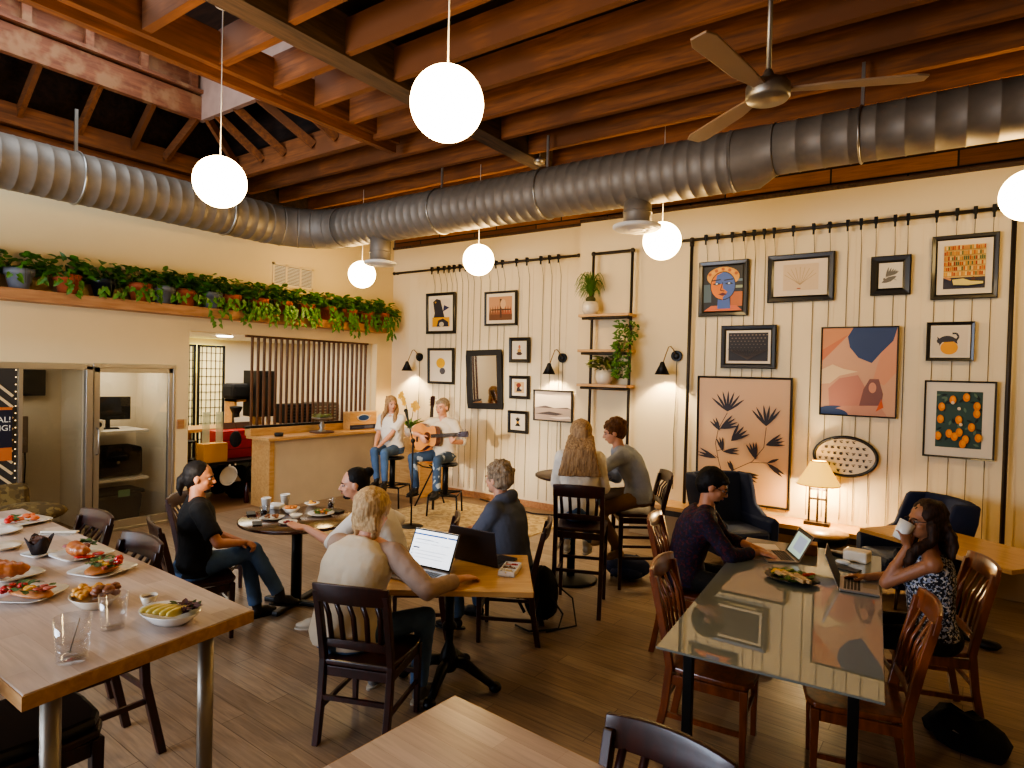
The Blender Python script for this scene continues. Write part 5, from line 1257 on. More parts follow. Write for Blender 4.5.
def croissant(t, cx=0, cy=0, z=.02, s=1, rz=0, name='croissant', c=(.70, .40, .17)):
    b = MB(); rings = []; n = 25
    for i in range(n):
        u = -1 + 2 * i / (n - 1); a = u * 1.25; r = (.029 * (1 - u * u) ** .55 + .004) * s * (1 + .13 * math.sin(i * 1.9)); cxx, cyy = .072 * s * math.sin(a), -.055 * s * math.cos(a)
        p = Matrix.Rotation(rz, 3, 'Z') @ V((cxx * 1.15, cyy, 0)); tt = Matrix.Rotation(rz, 3, 'Z') @ V((math.cos(a), math.sin(a), 0)); nn = tt.cross(V((0, 0, 1)))
        rings.append([V((cx, cy, z + .03 * s)) + p + nn * r * math.cos(2 * PI * k / 14) + V((0, 0, r * .85 * math.sin(2 * PI * k / 14))) for k in range(14)])
    b.loft(rings); return b.build(name, fm(c, .4, .2), t)
def TB(px, py, z=1.05): return at(px, py, z)
# ---------------------------------------------------------------- food on the long table
p = TB(170, 622); t = plate(p.x, p.y, 1.05, .125, 'oval white bowl of apple slices and salad near the table corner', 'salad_bowl', rz=R(15), sy=.72, deep=.045)
b = MB()
for k in range(5): b.ell((-.055 + k * .027, -.025 + .004 * k, .054), (.050, .015, .017), Matrix.Rotation(R(60 + k * 5), 3, 'Z') @ Matrix.Rotation(R(30), 3, 'X'), 14, 8)
b.build('apple_slices', fm((.86, .76, .40)), t); greens(t, 40, .05, .04, (.22, .32, .08), .028, .03, .035); greens(t, 25, .03, .05, (.30, .12, .16), .03, .07, .02); blob(t, 'walnuts', (.40, .24, .13), scat(10, .035, .05, .012, cx=.05, cy=.03))
p = TB(150, 613); t = thing('sauce_cup', 'small cream cup of dark dressing at the rim of the apple salad', 'cup', (p.x - .01, p.y, 1.05 + .035))
b = MB(); b.lathe([(0, 0), (.022, 0), (.033, .035), (.030, .035), (.02, .008), (0, .008)], n=24); b.build('cup', M['cream'], t); b = MB(); b.cyl((0, 0, .022), (0, 0, .026), .026); b.build('dressing', fm((.28, .14, .06), .2), t)
def tumbler(px, py, r, h, label, water=.4, straw=False, name='drinking_glass'):
    p = TB(px, py); t = thing(name, label, 'glass', (p.x, p.y, 1.051))
    b = MB(); b.lathe([(0, 0), (r * .82, 0), (r, h), (r * .96, h), (r * .78, .012), (0, .012)], n=36); b.build('glass', M['glass'], t)
    if water:
        b = MB(); b.lathe([(0, .0125), (r * .775, .0125), (r * (.78 + .18 * water), h * water), (0, h * water)], n=36); b.build('water', M['water'], t)
    if straw:
        b = MB(); b.cyl((-.02, 0, .02), (.03, .01, h * 1.0), .002, n=6); b.ell((-.02, 0, .022), (.012, .008, .003)); b.build('spoon', M['steel'], t)
tumbler(72, 660, .056, .145, 'wide clear tumbler holding a long spoon close to the table corner', .35, True)
tumbler(113, 628, .05, .13, 'tall clear glass of water between the tumbler and the salad bowl', .85)
p = TB(95, 606); t = plate(p.x, p.y, 1.05, .11, 'cream bowl of fried chips and brown fritters behind the water glass', 'snack_bowl', m=M['cream'], sy=.8, deep=.045)
blob(t, 'chips', (.82, .58, .22), scat(26, .07, .045, .018, cx=-.03)); blob(t, 'fritters', (.50, .28, .13), scat(12, .04, .06, .024, cx=.05, cy=.02))
p = TB(30, 597); t = plate(p.x, p.y, 1.05, .13, 'square white plate of egg and tomato flatbread near the unseen table side', square=True, rz=R(35))
blob(t, 'flatbread', (.72, .46, .24), [((0, 0, .022), (.13, .055, .014))]); blob(t, 'egg', (.90, .62, .10), [((0, 0, .038), (.025, .025, .012))], coat=.5); blob(t, 'tomato', (.72, .12, .07), scat(12, .04, .032, .014, cx=-.07)); blob(t, 'ham', (.72, .35, .26), scat(9, .035, .032, .018, .3, .07)); greens(t, 18, .08, .034)
p = TB(14, 577); t = plate(p.x, p.y, 1.05, .115, 'white plate with a big croissant sandwich beside the flatbread plate', square=True, rz=R(10))
croissant(t, -.01, 0, .018, 1.35, R(20)); blob(t, 'tomato', (.75, .18, .08), scat(8, .03, .025, .014, cx=-.07, cy=-.04))
p = TB(103, 572); t = plate(p.x, p.y, 1.05, .135, 'square white plate of pizza toast with egg and greens behind the chips', square=True, rz=R(20))
blob(t, 'toast', (.72, .44, .20), [((0, 0, .02), (.10, .065, .013))]); blob(t, 'egg', (.90, .68, .14), [((.02, -.01, .038), (.024, .022, .012)), ((-.04, .02, .036), (.03, .02, .01))], coat=.5); blob(t, 'tomato', (.75, .10, .06), scat(5, .02, .045, .017, .8, .05, .04), .3, .5); greens(t, 26, .08, .034); blob(t, 'ham', (.68, .36, .28), scat(8, .06, .03, .016, .3))
p = TB(82, 556); t = plate(p.x, p.y, 1.05, .14, 'square white plate with croissant, ham and tomato slices at table middle', square=True, rz=R(5))
croissant(t, .03, .02, .018, 1.1, R(-10)); blob(t, 'ham', (.62, .38, .36), scat(12, .045, .03, .024, .35, -.06)); blob(t, 'tomato', (.80, .16, .10), [((.10, -.02, .02), (.03, .03, .006)), ((.085, -.05, .024), (.028, .028, .006)), ((.10, .03, .024), (.028, .028, .006))], .3, .4); greens(t, 16, .03, .04, cx=-.05, cy=.05)
p = TB(39, 556); t = plate(p.x, p.y, 1.05, .075, 'small white saucer under the muffin', 'saucer_plate', square=True, rz=R(15))
t = thing('chocolate_muffin', 'dark chocolate muffin in a brown paper wrap on a small saucer', 'muffin', (p.x, p.y, 1.063))
b = MB(); b.lathe([(0, 0), (.032, 0), (.05, .075), (.048, .075), (.03, .004)], n=24)
for i, v in enumerate(b.v):
    if v[2] > .05: a = math.atan2(v[1], v[0]); b.v[i] = (v[0] * (1.15 + .15 * math.cos(4 * a)), v[1] * (1.15 + .15 * math.cos(4 * a)), v[2] + .02 * math.cos(4 * a))
b.build('paper_wrap', fm((.14, .08, .06), .8), t); blob(t, 'muffin_top', (.36, .22, .15), [((0, 0, .06), (.045, .045, .03))] + scat(12, .03, .078, .009))
p = TB(22, 523); t = plate(p.x, p.y, 1.05, .15, 'square white plate of smoked salmon toast at the sofa end of the table', square=True, rz=R(12))
blob(t, 'salmon', (.85, .42, .18), scat(12, .05, .02, .022, .4, .0, .03)); blob(t, 'tomato', (.78, .15, .07), scat(8, .04, .02, .016, .6, -.03, -.05)); greens(t, 14, .07, .02)
p = TB(1, 533); t = plate(p.x, p.y, 1.05, .11, 'empty rounded white plate beside the salmon plate', sy=.9)
p = TB(4, 549); t = plate(p.x, p.y, 1.05, .085, 'cream cup saucer with dark rim near the muffin', 'saucer_plate', m=M['cream'])
p = TB(60, 533); t = thing('cutlery_roll', 'rolled paper napkin with knife and fork lying by the salmon plate', 'cutlery', (p.x, p.y, 1.052), R(40))
b = MB(); b.box((0, 0, .006), (.20, .035, .012)); b.build('napkin', M['cream'], t, .004); b = MB(); b.box((0, -.04, .003), (.2, .012, .003)); b.box((.0, -.06, .003), (.18, .01, .003)); b.build('knife', M['steel'], t, .001)
# ---------------------------------------------------------------- lunch on the round table
def RT(px, py): return at(px, py, .75)
def cupp(px, py, label, h=.11, r=.042, z=.75):
    p = at(px, py, z); t = thing('paper_cup', label, 'cup', (p.x, p.y, z)); b = MB(); b.lathe([(0, 0), (r * .7, 0), (r, h), (r * 1.06, h + .002), (r * 1.06, h + .01), (r * .92, h + .012), (r * .9, h), (0, h - .01)], n=24); b.build('cup', M['ceramic'], t); return t
cupp(266, 511, 'white paper cup beside the dark soda glass on the round table'); cupp(285, 507, 'white paper cup further back on the round table beside the basket')
def darkglass(px, py, label, wine=False):
    p = RT(px, py); t = thing('soda_glass', label, 'glass', (p.x, p.y, .751)); b = MB(); b.lathe([(0, 0), (.03, 0), (.036, .09), (.034, .09), (.028, .006), (0, .006)], n=24); b.build('glass', M['glass'], t)
    b = MB(); b.lathe([(0, .007), (.027, .007), (.031, .05), (0, .05)], n=24); b.build('drink', mat('cola_drink', (.08, .02, .02), .1) if 'colad' not in M else M['colad'], t); M['colad'] = bpy.data.materials.get('cola_drink')
darkglass(264, 516, 'short glass of dark soda by the phones'); darkglass(331, 508, 'short glass of dark soda on the far side of the round table')
for px, py, lab in ((251, 514, 'black phone lying flat on the round table'), (257, 524, 'black phone at the shiny near rim of the round table')):
    p = RT(px, py); b = MB(); b.box((p.x, p.y, .756), (.075, .15, .009), rz=R(60)); tag(b.build('mobile_phone', M['blackm'], None, .004), lab, 'phone')
p = RT(272, 519); t = plate(p.x, p.y, .75, .10, 'white oblong dish of leftovers beside the phones', 'lunch_plate', square=True, rz=R(30)); blob(t, 'leftovers', (.62, .42, .28), scat(10, .05, .02, .016))
p = RT(291, 513); t = plate(p.x, p.y, .75, .075, 'small white bowl heaped with fried chips', 'snack_bowl', deep=.045); blob(t, 'chips', (.76, .48, .22), scat(20, .045, .045, .016))
p = RT(296, 518); t = plate(p.x, p.y, .75, .055, 'tiny white sauce bowl between the basket and salad plate', 'sauce_bowl', deep=.03)
p = RT(288, 524); t = plate(p.x, p.y, .75, .075, 'small white plate with red salad scraps near the open hand', 'lunch_plate'); blob(t, 'salad_scraps', (.55, .14, .14), scat(10, .04, .015, .012))
p = RT(321, 515); t = plate(p.x, p.y, .75, .115, 'white plate of colourful salad before the man with the bun', 'lunch_plate'); greens(t, 40, .08, .02); blob(t, 'vegetables', (.75, .45, .16), scat(12, .06, .02, .016)); blob(t, 'beetroot', (.40, .08, .16), scat(6, .05, .022, .014))
p = RT(312, 505); t = plate(p.x, p.y, .75, .07, 'small white plate of fruit behind the salad plate', 'lunch_plate'); blob(t, 'fruit', (.82, .60, .18), scat(8, .04, .015, .014)); blob(t, 'grapes', (.32, .12, .22), scat(6, .03, .018, .012))
p = RT(276, 508); b = MB(); b.box((p.x, p.y, .77), (.14, .10, .035), rz=R(20), rx=R(8)); tag(b.build('paper_napkin', M['ceramic'], None, .008), 'crumpled white napkin between the two paper cups', 'napkin')
p = RT(336, 512); b = MB(); b.box((p.x, p.y, .756), (.12, .09, .012), rz=R(15)); tag(b.build('wallet', M['blackm'], None, .003), 'dark folded wallet by the far rim of the round table', 'wallet')
# ---------------------------------------------------------------- laptops
def laptop(x, y, z, rz, label, body, w=.31, d=.215, open_=110, screen=None, ui=None):
    t = thing('laptop', label, 'laptop', (x, y, z), R(rz))     # user sits at -y, hinge at +y
    b = MB(); b.b2((-w / 2, -d / 2, 0), (w / 2, d / 2, .014)); b.build('base', body, t, .004)
    b = MB()
    for r in range(5):
        for c in range(13): b.b2((-w * .43 + c * w * .0665, -.005 + r * .019, .014), (-w * .43 + c * w * .0665 + w * .055, .010 + r * .019, .0155))
    b.build('keyboard', M['blackm'], t)
    b = MB(); b.b2((-.05, -d / 2 + .012, .0142), (.05, -.02, .0146)); b.build('trackpad', M['steel'] if body is not M['blackm'] else M['black'], t)
    l = bpy.data.objects.new('lid', None)
    a = R(open_ - 90)
    F = Matrix.Translation((0, d / 2, .012)) @ Matrix.Rotation(-a, 4, 'X')
    b = MB(); b.M = F; b.b2((-w / 2, 0, 0), (w / 2, .006, d)); lid = b.build('lid', body, t, .003)
    b = MB(); b.M = F; b.b2((-w / 2 + .003, -.0015, .006), (w / 2 - .003, .0, d - .003)); b.build('bezel', M['blackm'], lid)
    b = MB(); b.M = F; sw, s0, s1 = w / 2 - .012, .018, d - .012
    b.b2((-sw, -.002, s0), (sw, -.0015, s1)); b.build('screen', screen or M['scr'], lid)
    if ui:
        for nm, mt, rects in ui:
            b = MB(); b.M = F
            for u0, v0, u1, v1 in rects: b.b2((-sw + 2 * sw * u0, -.0026, s0 + (s1 - s0) * v0), (-sw + 2 * sw * u1, -.002, s0 + (s1 - s0) * v1))
            b.build(nm, mt, lid)
    return t
M['scr'] = mat('lit_screen', (.9, .93, .97), .3, emit=1.1); M['scrd'] = mat('dim_screen', (.62, .72, .66), .3, emit=.5)
M['uib'] = mat('ui_blue', (.08, .36, .70), .3, emit=.35); M['uig'] = mat('ui_grey', (.55, .60, .68), .3, emit=.4); M['uid'] = mat('ui_dark', (.2, .25, .45), .3, emit=.2)
M['silver'] = mat('silver_aluminium', (.66, .66, .67), .35, .8); M['spacegrey'] = mat('dark_grey_aluminium', (.24, .22, .22), .4, .6); M['rosegold'] = mat('pale_gold_aluminium', (.72, .62, .52), .35, .7)
ui1 = [('toolbar', M['uib'], [(0, .86, .78, .905), (.80, .86, 1, .905)]), ('ui_line', M['uig'], [(.05, .72, .5, .74), (.05, .62, .4, .63), (.45, .62, .65, .63), (.7, .62, .9, .63), (.12, .4, .85, .41), (.12, .30, .8, .31), (.12, .2, .8, .21), (.3, .68, .32, .7), (.55, .7, .6, .72)]), ('ui_button', M['uid'], [(.05, .46, .2, .50), (.04, .38, .07, .41), (.04, .28, .07, .31), (.04, .18, .07, .21)])]
pl = (at(402, 576, .765) + at(437, 591, .765)) / 2
laptop(-2.73, 2.88, .752, 6, 'open silver laptop with a bright white page on the maple cafe table', M['silver'], .36, .25, 116, M['scr'], ui1)
laptop(-2.60, 3.45, .752, 182, 'dark grey laptop seen from behind on the maple cafe table', M['spacegrey'], .37, .24, 102)
pt = at(510, 572, .75); t = thing('chocolate_box', 'small white sectioned tray of sweets and nuts on the cafe table', 'food tray', (pt.x, pt.y, .752), R(22)); t.scale = (1.2, 1.2, 1.2)
b = MB(); b.b2((-.045, -.09, 0), (.045, .09, .006))
for a, c in (((-.045, -.09, 0), (-.040, .09, .028)), ((.040, -.09, 0), (.045, .09, .028)), ((-.045, -.09, 0), (.045, -.085, .028)), ((-.045, .085, 0), (.045, .09, .028)), ((-.045, -.03, 0), (.045, -.026, .026)), ((-.045, .03, 0), (.045, .034, .026))): b.b2(a, c)
b.build('tray', M['ceramic'], t); blob(t, 'nuts', (.45, .30, .15), scat(12, .03, .014, .010)); blob(t, 'berries', (.62, .16, .16), scat(10, .03, .014, .009, cy=.06)); blob(t, 'sweets', (.78, .70, .52), scat(10, .03, .014, .009, cy=-.06))
laptop(-1.00, 4.86, .752, -62, 'open pale gold laptop used by the man in the purple shirt', M['rosegold'], .30, .21, 118, M['scrd'], [('ui_line', M['uig'], [(.3, .2, .9, .8)]), ('toolbar', M['spacegrey'], [(0, .9, 1, 1), (0, 0, .06, .9)])])
laptop(-.43, 4.50, .752, 96, 'open silver laptop before the woman drinking', M['silver'], .31, .22, 112, M['blackm'])
# platter, phone, book, mouse on the glass table
p = (at(757, 575, .76) + at(830, 588, .76)) / 2
t = plate(-.80, 4.36, .752, .17, 'black platter of sandwiches, cheese and vegetables on the glass table', 'serving_plate', m=M['vinyl'], rz=R(-8), sy=.75, deep=.02)
blob(t, 'cheese', (.86, .66, .18), scat(9, .035, .02, .022, .5, -.08, .02)); greens(t, 60, .12, .015, (.25, .36, .10), .045); blob(t, 'vegetables', (.50, .54, .20), scat(14, .05, .025, .018, .5, -.01, .05)); blob(t, 'red_pepper', (.62, .16, .08), scat(8, .03, .03, .018, .5, .09, .05))
b = MB()
for k in range(4): b.box((.0 + k * .035 - .03, -.045 + (k % 2) * .02, .036), (.13, .028, .024), rz=R(-12 - 5 * k), ry=R(6))
b.build('sandwich', fm((.80, .66, .46)), t, .004)
b = MB(); b.box((-1.16, 5.06, .7525), (.26, .20, .004), rz=R(25)); tag(b.build('paper_sheet', M['ceramic']), 'white papers under the hands of the man in purple', 'papers')
p = at(843, 563.5, .755); b = MB(); b.ell((p.x, p.y, .768), (.05, .03, .016)); tag(b.build('computer_mouse', M['ceramic']), 'white computer mouse beside the laptop of the drinking woman', 'mouse')
p = at(847, 569, .755); b = MB(); b.box((p.x, p.y, .756), (.09, .16, .009), rz=R(75)); tag(b.build('mobile_phone', M['blackm'], None, .003), 'dark phone lying behind the laptop of the drinking woman', 'phone')
p = at(839, 556, .755); b = MB(); b.box((p.x, p.y, .765), (.20, .05, .03), rz=R(-25)); tag(b.build('glasses_case', M['blackm'], None, .01), 'long black case at the far end of the glass table', 'case')
p = at(857, 560, .755); b = MB(); b.box((p.x, p.y, .79), (.16, .12, .08), rz=R(-10)); tag(b.build('napkin_box', M['cream'], None, .01), 'pale napkin box at the far end of the glass table', 'box')
p = at(804, 552, .755); b = MB(); b.box((p.x, p.y, .79), (.18, .12, .08), rz=R(10)); tag(b.build('wooden_box', M['fascia'], None, .004), 'small brown box behind the gold laptop on the glass table', 'box')
# ---------------------------------------------------------------- bags on the floor
def bag(x, y, rz, label, m, r, sx=1):
    t = thing('backpack', label, 'bag', (x, y, 0), R(rz))
    b = MB(); b.ell((0, 0, r[2]), r, n=24, m=16, noise=.05)
    o = b.build('body', m, t); md = o.modifiers.new('s', 'SUBSURF'); md.levels = md.render_levels = 1
    b = MB(); b.ell((0, -r[1] * .75, r[2] * .7), (r[0] * .7, r[1] * .5, r[2] * .5), n=18, m=12, noise=.05); b.build('pocket', m, t)
    for s in (-1, 1):
        b = MB(); b.tube([(s * .08, r[1] * .7, r[2] * 1.7), (s * .12, r[1] + .06, r[2] * 1.3), (s * .13, r[1] + .05, r[2] * .6), (s * .1, r[1] * .8, .05)], .014, 6); b.build('strap', M['blackm'], t)
    return t
q = at(545, 618, 0); tt_ = bag(-2.72, 4.38, 60, 'black string backpack slumped by the cafe table corner', M['blackf'], (.15, .12, .23))
b = MB(); b.tube([(-2.62, 4.3, .30), (-2.52, 4.4, .1), (-2.50, 4.30, .015), (-2.66, 4.12, .012), (-2.82, 4.16, .012)], .008, 6); b.tube([(-2.66, 4.42, .35), (-2.5, 4.52, .2), (-2.42, 4.45, .012), (-2.55, 4.2, .012)], .007, 6); b.build('loose_strap', M['blackm']).parent = None
o = bpy.data.objects['loose_strap']; o.name = 'bag_cord'; tag(o, 'loose black drawstring trailing over the floor by the string backpack', 'cord')
bag(-2.62, 5.86, 20, 'blue and black backpack under the bar chair of the young man', mat('blue_nylon', (.10, .16, .32), .7, bump=.4, bscale=20, var=.3), (.23, .15, .12))
t = thing('tote_bag', 'black cloth tote bag with small pale print lying under the honey chairs', 'bag', (.14, 4.42, 0), R(-30))
b = MB(); rings = []
for z, w, d_ in ((0, .20, .14), (.06, .22, .15), (.12, .18, .11), (.16, .10, .05)): rings.append([V((w * math.cos(a * PI / 8) * (1 + .08 * math.sin(a * 3)), d_ * math.sin(a * PI / 8), z + .02 * math.sin(a * 2))) for a in range(16)])
b.loft(rings); b.build('body', M['blackf'], t); b = MB(); b.box((0, -.09, .112), (.10, .02, .002), rx=R(25)); b.box((.02, -.115, .095), (.06, .012, .002), rx=R(25)); b.build('print', fm((.55, .52, .48)), t)
q = at(987, 649, 0); b = MB(); b.ell((q.x, q.y, .035), (.09, .05, .035), n=14, m=8, noise=.1); tag(b.build('power_adapter', M['blackm']), 'small black cable bundle on the floor beyond the honey chair', 'cable')
b = MB(); b.tube([(-6.1, 7.9, .02), (-5.6, 7.75, .018), (-4.9, 7.6, .018), (-4.6, 7.7, .02)], .012, 6); tag(b.build('floor_cable', M['blackm']), 'dark cable lying along the baseboard under the small pictures', 'cable')
# ================================================================ people
def rm(o, vox, smooth=3, sfac=.5, disp=0, dscale=.05, sub=0):
    m = o.modifiers.new('union', 'REMESH'); m.mode = 'VOXEL'; m.voxel_size = vox; m.use_smooth_shade = True
    if smooth: s = o.modifiers.new('smooth', 'SMOOTH'); s.iterations = smooth; s.factor = sfac
    if disp:
        k = 'clouds_%g' % dscale
        tx = bpy.data.textures.get(k) or bpy.data.textures.new(k, 'CLOUDS'); tx.noise_scale = dscale
        d = o.modifiers.new('folds', 'DISPLACE'); d.texture = tx; d.strength = disp; d.mid_level = .5; d.texture_coords = 'GLOBAL'
    return o
def ik(a, c, l1, l2, pole):
    a, c, pole = V(a), V(c), V(pole); d = c - a; L = d.length
    if L > (l1 + l2) * .995: d = d.normalized() * (l1 + l2) * .995; c = a + d; L = d.length
    if L < abs(l1 - l2) + .02: L = abs(l1 - l2) + .02
    u = d.normalized(); x = (l1 * l1 - l2 * l2 + L * L) / (2 * L); h = math.sqrt(max(0, l1 * l1 - x * x))
    p = pole - u * pole.dot(u); p.normalize()
    return a + u * x + p * h, c
def hand(b, w, d, n, side, curl=.5, s=1.0):
    """palm and five fingers. d: direction, n: normal of the back of the hand, side: +1 right hand."""
    d = V(d).normalized(); n = V(n); n = (n - d * n.dot(d)).normalized(); x = d.cross(n) * side    # x toward the thumb side is -x
    F = Matrix((x, d, n)).transposed()
    b.ell(w + d * .045 * s, (.040 * s, .052 * s, .015 * s), F, 14, 10)
    b.ell(w + d * .015 * s, (.029 * s, .035 * s, .020 * s), F, 12, 8)
    for k, (o_, L) in enumerate(((-.029, .068), (-.010, .077), (.010, .071), (.028, .055))):
        p0 = w + d * .080 * s + x * o_ * s; c = curl
        d1 = (d * math.cos(c * .7) - n * math.sin(c * .7) + x * o_ * 2.2).normalized(); d2 = (d * math.cos(c * 1.7) - n * math.sin(c * 1.7)).normalized(); d3 = (d * math.cos(c * 2.5) - n * math.sin(c * 2.5)).normalized()
        p1 = p0 + d1 * L * .45 * s; p2 = p1 + d2 * L * .32 * s; p3 = p2 + d3 * L * .25 * s
        b.cap(p0 - d * .01, p1, .0098 * s, .0092 * s, 8); b.cap(p1, p2, .0092 * s, .0085 * s, 8); b.cap(p2, p3, .0085 * s, .0075 * s, 8)
    t0 = w + d * .022 * s - x * .026 * s; t1 = t0 + (d * .6 - x * .75 - n * .25).normalized() * .038 * s; t2 = t1 + (d * .9 - x * .3 - n * .3).normalized() * .03 * s
    b.cap(t0, t1, .013 * s, .011 * s, 8); b.cap(t1, t2, .011 * s, .009 * s, 8)
def person(label, hip, yaw, lean=5, slean=0, s=1.0, head=(0, 0), turn=0, hands=None, hdir=None, hn=None, curl=(.5, .5), poles=None, feet=None, kpole=None, fdir=None,
           skin='skinl', shirt='twhite', sleeve=.55, sleeve_m=None, hem=-.12, pants='jean', shoe='sneaker', fem=False, hair=None, hairm='hbrown', beard=None, glasses=False, loose=.016, collar=None, sho=1.0, bulk=1.0, nmkey='person', hdy=0):
    hip = V(hip); yr = R(yaw); Fw = V((-math.sin(yr), math.cos(yr), 0)); Rt = V((math.cos(yr), math.sin(yr), 0)); Up = V((0, 0, 1))
    t = thing('person', label, 'person', (hip.x, hip.y, 0)); inv = V((hip.x, hip.y, 0)); Z0 = Matrix.Translation(-inv)
    def MBt(): b = MB(); b.M = Z0; return b
    top = (Fw * math.sin(R(lean)) + Rt * math.sin(R(slean)) + Up * math.cos(R(lean)))
    N = hip + top.normalized() * .50 * s
    C1 = hip + Up * .22 * s + Fw * (.02 - .03 * (lean > 15)) * s
    def sp(u):
        if u < 0: return hip + Up * u * .5 * s
        return hip * (1 - u) ** 2 + C1 * 2 * u * (1 - u) + N * u * u
    ty = R(yaw + turn); Rs = V((math.cos(ty), math.sin(ty), 0)); Fs = V((-math.sin(ty), math.cos(ty), 0))
    sw = (.158 if fem else .178) * s * sho
    prof = [(-.16, .150, .105), (0, .172 if fem else .160, .12), (.22, .132 if fem else .145, .10), (.45, .138 if fem else .155, .105), (.68, .150 if fem else .172, .115), (.84, .150 if fem else .172, .105), (.95, .095, .075), (1.0, .065, .06)]
    def ringsf(off, u0=-1, u1=2, n=24):
        out = []
        us = sorted(set([u for u, _, _ in prof if u0 < u < u1] + ([u0] if u0 > -.16 else []) + ([u1] if u1 < 1 else [])))
        for u in us:
            for (a, wa, da), (c, wc, dc) in zip(prof, prof[1:]):
                if a <= u <= c: k = (u - a) / (c - a); w_, d_ = wa + (wc - wa) * k, da + (dc - da) * k; break
            p = sp(u); tg = (sp(u + .02) - sp(u - .02)).normalized(); rr = (Rt * (1 - max(0, u)) + Rs * max(0, u)).normalized(); ff = tg.cross(rr) * -1; ff = rr.cross(tg) * -1 if rr.cross(tg).dot(Fw) < 0 else rr.cross(tg)
            w_ = w_ * s * bulk + off; d_ = d_ * s * bulk + off
            out.append([p + rr * w_ * math.copysign(abs(math.cos(2 * PI * i / n)) ** .8, math.cos(2 * PI * i / n)) + ff * d_ * math.copysign(abs(math.sin(2 * PI * i / n)) ** .9, math.sin(2 * PI * i / n)) for i in range(n)])
        return out
    shl = [N - top.normalized() * .055 * s + Rs * k * sw for k in (-1, 1)]
    # head
    nb = N + Up * .01; neckd = (top.normalized() * .6 + Up * .6 + Fw * .10).normalized()
    Hc = N + neckd * .155 * s + Up * .012 + Fs * hdy
    hy = R(yaw + turn + head[0]); hp = R(head[1])
    hf = V((-math.sin(hy) * math.cos(hp), math.cos(hy) * math.cos(hp), -math.sin(hp))); hr = V((math.cos(hy), math.sin(hy), 0)); hu = hr.cross(hf).normalized()
    HF = Matrix((hr, hf, hu)).transposed(); hs = s * (.97 if fem else 1.02)
    def hp_(x, y, z): return Hc + HF @ V((x, y, z)) * hs
    # arms
    L1, L2 = .285 * s, .255 * s; arms = []; hdir = list(hdir) if hdir else [None, None]; hn = list(hn) if hn else [None, None]
    for i, k in enumerate((-1, 1)):
        if hands and hands[i] == 'cup':
            hands = list(hands); hands[i] = hp_(k * .040, .135, -.150); hdir[i] = hu * .95 + hr * (-k * .15) + hf * .1; hn[i] = hr * k * 1.0 - hf * .15
        tg = V(hands[i]) if hands and hands[i] is not None else shl[i] - Up * .4 + Fs * .2
        pole = V(poles[i]) if poles and poles[i] is not None else (-Up * 1.0 + Rs * k * .45 - Fs * .3)
        e, w_ = ik(shl[i], tg, L1, L2, pole); arms.append((shl[i], e, w_))
    # legs
    T1, T2 = .43 * s, .425 * s; legs = []
    for i, k in enumerate((-1, 1)):
        h_ = hip + Rt * k * .088 * s - Up * .01
        tg = V(feet[i]) + Up * .085; pole = V(kpole[i]) if kpole and kpole[i] is not None else (Fw * 1 + Up * .6 + Rt * k * .15)
        kn, an = ik(h_, tg, T1, T2, pole); legs.append((h_, kn, an))
    def he(b, c, r, n=16, m=10): b.ell(hp_(*c), tuple(q * hs for q in r), HF, n, m)
    b = MBt()
    b.loft(ringsf(-.006))
    b.cap(N - top * .03, hp_(0, -.012, -.050), (.052 if fem else .060) * s, (.046 if fem else .050) * s)
    for i, k in enumerate((-1, 1)):
        a, e, w_ = arms[i]
        b.cap(N + Up * .0, a, .045 * s, .052 * s); b.cap(a, e, .047 * s * (1 if not fem else .88), .038 * s * (1 if not fem else .9)); b.cap(e, e + (w_ - e) * .45, .038 * s, .036 * s); b.cap(e + (w_ - e) * .3, w_, .037 * s * (1 if not fem else .9), .024 * s)
        dd = V(hdir[i]) if hdir and hdir[i] is not None else (w_ - e); nn = V(hn[i]) if hn and hn[i] is not None else Up
        hand(b, w_, dd, nn, k, curl[i], s * (.92 if fem else 1.0))
        h_, kn, an = legs[i]; b.cap(h_, kn, .072 * s, .050 * s); b.cap(kn, an, .046 * s, .030 * s)
        fd = V(fdir[i]) if fdir and fdir[i] is not None else Fw
        b.cap(an, an + fd.normalized() * .05 * s - Up * .05, .030 * s, .024 * s)
    he(b, (0, -.012, .022), (.076, .096, .092), 20, 14); he(b, (0, .026, -.035), (.060, .066, .078)); he(b, (0, .046, -.082), (.034, .036, .026)); he(b, (0, .060, .022), (.055, .032, .018))
    b.cap(hp_(0, .086, .010), hp_(0, .108, -.028), .008 * hs, .0125 * hs, 8); he(b, (0, .098, -.032), (.018, .012, .009)); he(b, (0, .082, -.058), (.022, .014, .010)); he(b, (-.038, .055, -.03), (.022, .025, .022)); he(b, (.038, .055, -.03), (.022, .025, .022))
    for k in (-1, 1): he(b, (k * .078, -.006, -.012), (.009, .020, .031), 10, 8)
    rm(b.build('body', M[skin], t, recalc=False), .0068 if s * 1 > 0 else .01, 2, .45)
    # face
    for k in (-1, 1):
        b = MBt(); he(b, (k * .030, .0735, .0), (.0125, .0125, .0085), 12, 8); e = b.build('eye', M['eyew'], t)
        b = MBt(); he(b, (k * .030, .0838, -.001), (.0064, .004, .0066), 10, 6); b.build('iris', M['eyeb'], e)
        b = MBt(); b.tube([hp_(k * .014, .091, .017), hp_(k * .030, .092, .022), hp_(k * .047, .080, .016)], .0036 * hs, 6); b.build('eyebrow', M[hairm] if hairm not in ('hblond', 'hgrey') else M['hbrown'], t)
    b = MBt(); he(b, (0, .0945, -.058), (.021, .006, .0065), 14, 8); b.build('lips', M['lips'], t)
    # clothes
    b = MBt(); b.loft(ringsf(loose, hem, .965))
    if sleeve > 0 and sleeve_m is None:
        for k in (0, 1): b.cap(N - top * .02, arms[k][0], .045 * s + loose * .75, .052 * s + loose)
